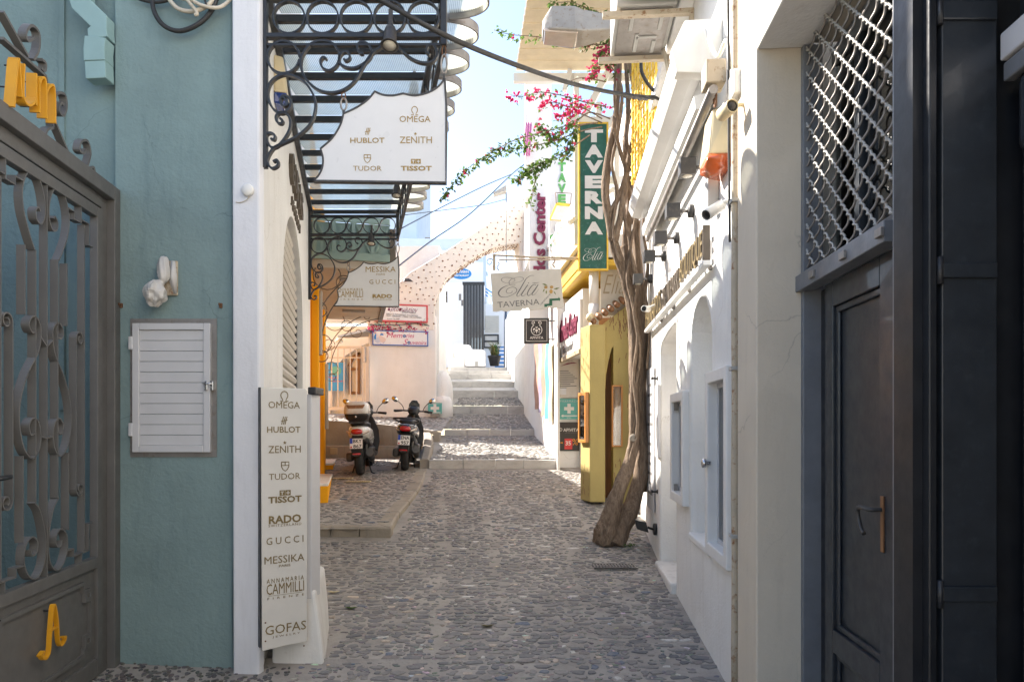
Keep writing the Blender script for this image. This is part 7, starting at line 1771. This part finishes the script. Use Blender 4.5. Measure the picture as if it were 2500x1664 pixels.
    lettering(plate[0], pf, .02, .543, .13, .055, 'ink_black', pl, n=.0065, depth=.0015, bold=.02); lettering(plate[1], pf, .02, .464, .125, .055, 'ink_black', pl, n=.0065, depth=.0015, bold=.02)
    # running gear
    m_ = mk(); m_.loft([ell(-.05, .29, .0, .0) if False else [(-.20, -.12, .22), (-.09, -.12, .22), (-.09, -.12, .36), (-.20, -.12, .36)], [(-.20, .45, .24), (-.08, .45, .24), (-.08, .45, .40), (-.20, .45, .40)]], sm=False); m_.build('transmission_case', 'engine', t_, bev=.03)
    m_ = mk(); m_.tube(cat_rom([(.10, .45, .22), (.16, .2, .25), (.17, .0, .31), (.175, -.2, .36)], 4), [.02, .025, .03, .04, .05, .058, .06, .06, .06, .062, .062, .062, .058], 14); m_.build('exhaust', 'engine', t_)
    m_ = mk(); m_.box(-.02, .20, .12, .42, .26, .44); m_.build('engine', 'engine', t_, bev=.03)
    for s_ in (-1, 1):
        m_ = mk(); m_.tube([(s_*.09, .28, .22), (s_*.15, .20, .03), (s_*.21, .10, .008)], .012, 6); m_.build('stand_leg', 'black_metal', t_)
        m_ = mk(); m_.tube([(s_*.085, 0, .27), (s_*.11, .05, .58)], .02, 8); m_.build('shock', 'engine', t_)
    if topbox:
        def rr(y0, y1, w, z): 
            pts = []
            for cx_, cy_, a0 in ((w/2-.08, y1-.08, 0), (-w/2+.08, y1-.08, 90), (-w/2+.08, y0+.08, 180), (w/2-.08, y0+.08, 270)):
                for k in range(5): a = math.radians(a0+22.5*k); pts.append((cx_+.08*math.cos(a), cy_+.08*math.sin(a), z))
            return pts
        m_ = mk(); m_.loft([rr(-.28, .02, .24, .84), rr(-.32, .04, .31, .87), rr(-.35, .05, .355, .93), rr(-.36, .05, .365, .955)]); bx = m_.build('top_box', 'black_plastic', t_)
        m_ = mk(); m_.loft([rr(-.365, .055, .37, .955), rr(-.365, .055, .37, 1.02), rr(-.35, .04, .345, 1.10), rr(-.31, .0, .29, 1.135), rr(-.26, -.05, .20, 1.145)]); m_.build('box_lid', body, bx)
        m_ = mk(); m_.loft([[(-.11, -.368, 1.035), (.11, -.368, 1.035), (.14, -.355, 1.085), (-.14, -.355, 1.085)], [(-.10, -.35, 1.06), (.10, -.35, 1.06), (.13, -.34, 1.10), (-.13, -.34, 1.10)]], sm=False); m_.build('lid_reflector', 'brown_wood', bx)
        m_ = mk(); m_.lathe([(.016, 0), (.014, .006), (.001, .007)], (0, -.357, .91), axis=(Rm @ Vector((0, -1, 0))), seg=10); m_.build('box_lock', 'chrome', bx)
        m_ = mk(); m_.box(-.12, .12, -.28, .05, .81, .84); m_.build('rack', 'black_metal', t_)
    else:
        m_ = mk(); m_.tube(cat_rom([(-.15, .15, .79), (-.20, -.05, .83), (-.18, -.24, .845), (0, -.31, .85), (.18, -.24, .845), (.20, -.05, .83), (.15, .15, .79)], 5), .016, 8); m_.build('grab_rail', 'black_metal', t_)
    return t_
scooter('white scooter with a white and black top box, nearer the orange house', (P(880, 0, 10.72).x, 10.72, tz(0, 10.72)+.004), math.radians(5), math.radians(-1.5), 'scooter_white', 'scooter_white', ('BKY', '867'), True)
scooter('black scooter without top box, next to the curved flank wall', (P(988, 0, 11.18).x, 11.18, tz(0, 11.18)+.004), math.radians(3), math.radians(3), 'scooter_dark', 'scooter_dark', ('ENA', '957'), False)
# ------------------------------------------------------------------ bougainvillea growing against the white wall
YT = 7.5
b0 = P(1500, 1326, YT)
tree = thing('bougainvillea_tree', 'old bougainvillea with twisted trunk and pink bracts climbing the wall end', 'tree', (b0.x, YT, gz(b0.x, YT)))
rt = random.Random(21)
def shrink(py): return .80 if py < 1150 else .80+.2*min(1, (py-1150)/120)
def stem(pts, nm='trunk', seg=14, lump=.2, mat='bark', k=6, sub=False):
    """pts: (px, py, Y, radius in px)"""
    q = cat_rom([(*P(a+rt.uniform(-2, 2), b, Y), r*Y/F*shrink(b)) for a, b, Y, r in pts], k); s0 = rt.uniform(0, 9); tw = rt.uniform(-.25, .25)
    fn = lambda i, kk, a: 1+lump*(.55*math.sin(3*a+tw*i+s0)+.45*math.sin(5*a-tw*i*1.3))+lump*.8*noise.noise(Vector((math.cos(a)*1.3+s0, math.sin(a)*1.3, i*.35)))
    return MB().tube([p[:3] for p in q], [max(.002, p[3]) for p in q], seg, raw=True, fn=fn).build(nm, mat, tree)
stem([(1476, 1332, 7.42, 26), (1484, 1300, 7.43, 31), (1488, 1270, 7.42, 25), (1501, 1225, 7.40, 20), (1520, 1175, 7.42, 18), (1538, 1120, 7.5, 17), (1546, 1070, 7.5, 17), (1547, 1000, 7.52, 14), (1548, 900, 7.56, 15), (1546, 800, 7.56, 14), (1538, 720, 7.56, 14), (1522, 660, 7.55, 14), (1505, 615, 7.54, 15), (1494, 575, 7.53, 13)], 'trunk')
stem([(1505, 1332, 7.36, 20), (1516, 1300, 7.42, 20), (1531, 1260, 7.46, 22), (1553, 1200, 7.54, 20), (1566, 1140, 7.56, 20), (1570, 1085, 7.58, 19), (1568, 1040, 7.6, 15), (1560, 960, 7.6, 17), (1566, 850, 7.62, 16), (1560, 760, 7.62, 14), (1548, 690, 7.62, 14), (1536, 640, 7.6, 15), (1528, 600, 7.6, 17)], 'trunk')
stem([(1572, 1200, 7.66, 10), (1572, 1150, 7.66, 13), (1574, 1080, 7.68, 14), (1578, 950, 7.7, 13), (1576, 800, 7.7, 12), (1566, 700, 7.7, 12), (1556, 600, 7.68, 12), (1552, 540, 7.66, 13)], 'trunk')
stem([(1463, 1275, 7.36, 6), (1468, 1285, 7.38, 17), (1472, 1305, 7.4, 21), (1478, 1328, 7.4, 22)], 'root_burl', lump=.3)
for vp in ([(1520, 1200), (1540, 1120), (1556, 1040), (1552, 950), (1562, 860), (1550, 760), (1556, 690), (1540, 610), (1550, 520), (1538, 430)], [(1556, 1000), (1545, 920), (1558, 820), (1546, 740), (1530, 680), (1538, 600), (1524, 520), (1530, 440)],
           [(1580, 900), (1584, 800), (1574, 720), (1580, 640), (1570, 560), (1574, 480), (1562, 400)], [(1512, 640), (1498, 560), (1508, 470), (1496, 400), (1510, 320), (1500, 240), (1508, 140)], [(1545, 420), (1530, 330), (1545, 240), (1535, 150), (1545, 60)]):
    stem([(a, b, 7.42+.05*rt.random(), rt.uniform(3.5, 5.5)) for a, b in vp], 'vine', 8, .15, k=5)
MB().lathe([(.04, -.03), (.042, .0), (.036, .006), (.001, .005)], P(1546, 1068, 7.43), axis=(-.35, -1, .1), seg=12, raw=True).build('cut_knot', 'kerb_stone', tree)
Bs = [[(1496, 585, 7.53, 13), (1488, 540, 7.52, 13), (1480, 480, 7.5, 12), (1481, 410, 7.5, 13), (1492, 350, 7.5, 11), (1500, 300, 7.5, 9), (1512, 200, 7.5, 7), (1516, 100, 7.5, 6), (1512, 0, 7.5, 5)],
      [(1500, 590, 7.5, 12), (1512, 540, 7.48, 10), (1522, 480, 7.46, 10), (1530, 410, 7.45, 9), (1548, 330, 7.45, 8), (1552, 240, 7.45, 8), (1540, 160, 7.45, 6), (1526, 60, 7.4, 5)],
      [(1528, 605, 7.6, 15), (1530, 560, 7.6, 13), (1536, 500, 7.62, 10), (1532, 430, 7.62, 9), (1526, 360, 7.62, 8), (1532, 260, 7.6, 7), (1528, 150, 7.6, 6), (1520, 20, 7.6, 5)],
      [(1552, 545, 7.66, 13), (1550, 490, 7.66, 12), (1556, 440, 7.64, 11), (1566, 400, 7.62, 9), (1560, 320, 7.6, 8), (1556, 210, 7.6, 7), (1548, 100, 7.6, 5)],
      [(1490, 520, 7.5, 9), (1515, 470, 7.46, 8), (1528, 420, 7.44, 7), (1518, 380, 7.42, 6), (1505, 330, 7.4, 6), (1498, 310, 7.4, 5)],
      [(1506, 330, 7.48, 6), (1518, 230, 7.4, 5), (1500, 150, 7.4, 4), (1506, 60, 7.4, 4)], [(1556, 430, 7.6, 6), (1570, 360, 7.5, 4), (1556, 300, 7.5, 4), (1540, 240, 7.5, 3)]]
for bpts in Bs: stem(bpts, 'limb', 10, .12, k=5)
# thin twigs that carry leaves and bracts; (path, leaves per step, bracts per step)
TW2 = [([(1490, 290, 7.5), (1440, 275, 7.4), (1400, 300, 7.3), (1330, 322, 7.2), (1262, 340, 7.1), (1200, 372, 7.0), (1150, 405, 6.9), (1110, 445, 6.9), (1082, 478, 6.9)], 3.6, .4),
       [[(1470, 310, 7.5), (1420, 320, 7.4), (1350, 345, 7.3), (1290, 358, 7.2), (1230, 368, 7.1), (1190, 385, 7.0)], 4.0, .2],
       [[(1500, 110, 7.4), (1440, 108, 7.3), (1370, 100, 7.2), (1310, 90, 7.1), (1250, 85, 7.1), (1212, 76, 7.1)], 1.7, .15],
       [[(1510, 20, 7.5), (1470, 40, 7.4), (1430, 20, 7.3), (1390, 5, 7.3), (1340, 12, 7.3)], 2.8, .0],
       [[(1505, 180, 7.4), (1470, 140, 7.35), (1452, 170, 7.3), (1440, 185, 7.3)], 2.0, 3.5], [[(1500, 150, 7.4), (1480, 120, 7.3), (1462, 135, 7.3)], 1.5, 3.0],
       [[(1480, 260, 7.5), (1430, 250, 7.4), (1380, 235, 7.3), (1320, 225, 7.2), (1280, 235, 7.2), (1245, 232, 7.2)], 1.0, 2.2],
       [[(1470, 290, 7.5), (1420, 262, 7.4), (1390, 262, 7.3), (1350, 250, 7.3), (1320, 262, 7.3)], .6, 3.2], [[(1470, 300, 7.5), (1410, 275, 7.4), (1385, 278, 7.35), (1355, 285, 7.3)], .8, 3.6],
       [[(1460, 300, 7.5), (1410, 310, 7.4), (1395, 350, 7.3), (1385, 380, 7.3)], 4.5, .5], [[(1450, 300, 7.5), (1390, 310, 7.4), (1350, 330, 7.3), (1330, 320, 7.3), (1312, 300, 7.3)], 3.0, 1.4],
       [[(1440, 330, 7.5), (1380, 370, 7.3), (1330, 395, 7.2), (1290, 420, 7.1), (1255, 440, 7.1)], 4.0, .05], [[(1330, 395, 7.2), (1300, 405, 7.2), (1275, 420, 7.1)], 5.0, 0], [[(1310, 410, 7.2), (1305, 450, 7.2), (1295, 500, 7.2)], 2.4, 0],
       [[(1500, 80, 7.4), (1480, 95, 7.3), (1440, 100, 7.3), (1420, 110, 7.3)], 3.0, .2], [[(1540, 170, 7.5), (1560, 160, 7.4), (1555, 180, 7.4), (1570, 250, 7.4)], 2.0, 0], [[(1530, 420, 7.4), (1520, 345, 7.35), (1525, 330, 7.3)], 1.0, 0], [[(1480, 200, 7.4), (1420, 190, 7.3), (1380, 205, 7.3)], .4, .8]]
lv = MB(); fw_ = MB(); fy = MB()
def leaf(mb_, c, s_, up):
    d = Vector((rt.uniform(-1, 1), rt.uniform(-1, 1), rt.uniform(-1.2, .2))).normalized(); w = d.cross(up+Vector((rt.uniform(-.5, .5),)*3)).normalized(); nn = d.cross(w)*.18
    p = [c, c+d*s_*.45+w*s_*.36+nn*s_, c+d*s_*1.1, c+d*s_*.45-w*s_*.36+nn*s_, c+d*s_*.5]
    mb_.add([tuple(q) for q in p], [(0, 1, 4), (1, 2, 4), (2, 3, 4), (3, 0, 4)])
for path, nl, nf in TW2:
    q = cat_rom([tuple(P(*p)) for p in path], 7); n_ = len(q)
    MB().tube(q, [max(.0024, .008*(1-.7*i/n_)) for i in range(n_)], 5, raw=True).build('twig', 'bark', tree)
    for i, p in enumerate(q):
        ppx = HX+p[0]/p[1]*F; ppy = HY-(p[2]-EYE)/p[1]*F
        if ppx > 1408 and ppy > 270: continue
        nl2 = nl*1.6
        for _ in range(int(nl2)+(rt.random() < nl2 % 1)):
            c = Vector(p)+Vector((rt.gauss(0, .022), rt.gauss(0, .03), rt.gauss(0, .022))); leaf(lv if rt.random() > .07 else fy, c, rt.uniform(.030, .060), Vector((0, 0, 1)))
        nf2 = nf*.65
        for _ in range(int(nf2)+(rt.random() < nf2 % 1)):
            c0_ = Vector(p)+Vector((rt.gauss(0, .03), rt.gauss(0, .03), rt.gauss(0, .03)))
            for _2 in range(5): leaf(fw_, c0_, rt.uniform(.020, .036), Vector((0, 1, .3)))
stuff(lv.build('leaves', 'leaf', tree)); stuff(fw_.build('bracts', 'bract', tree)); stuff(fy.build('yellowing_leaves', 'dry_leaf', tree))
# weeds at the roots and a few fallen leaves
wd_ = MB(); 
for i in range(60):
    p = P(1530+rt.gauss(0, 9), 1328, 7.35); c = Vector((p.x, p.y+rt.gauss(0, .04), gz(p.x, p.y)+rt.uniform(0, .04))); leaf(wd_, c, rt.uniform(.015, .03), Vector((0, 0, 1)))
w = wd_.build('weeds', 'weed'); stuff(w); w['label'] = 'tuft of green weeds at the tree roots'; w['category'] = 'weeds'
for k, (px_, py_, Y, m_, lab) in enumerate(((858, 1495, 5.35, 'leaf', 'green leaf lying on the cobbles beside the white plinth'), (1190, 1548, 4.95, 'dry_leaf', 'brown curled leaf on the cobbles in the middle foreground'), (815, 1450, 5.75, 'cream_plastic', 'pale yellow leaf on the cobbles right of the white plinth'))):
    p = P(px_, py_, Y); z_ = gz(p.x, p.y)+.012; g = MB(); s_ = .05
    g.loft([[(p.x+s_*a, p.y+.022*wv, z_+.008*abs(a)+h) for wv, h in ((-1, 0), (0, .004), (1, 0), (0, .006))] if abs(a) < .95 else [(p.x+s_*a, p.y+.002*wv, z_+.008+h) for wv, h in ((-1, 0), (0, .001), (1, 0), (0, .002))] for a in (-1, -.5, 0, .5, 1)], sm=True)
    tag(g.build('fallen_leaf', m_), lab, 'leaf', 'fallen leaves on the cobbles')
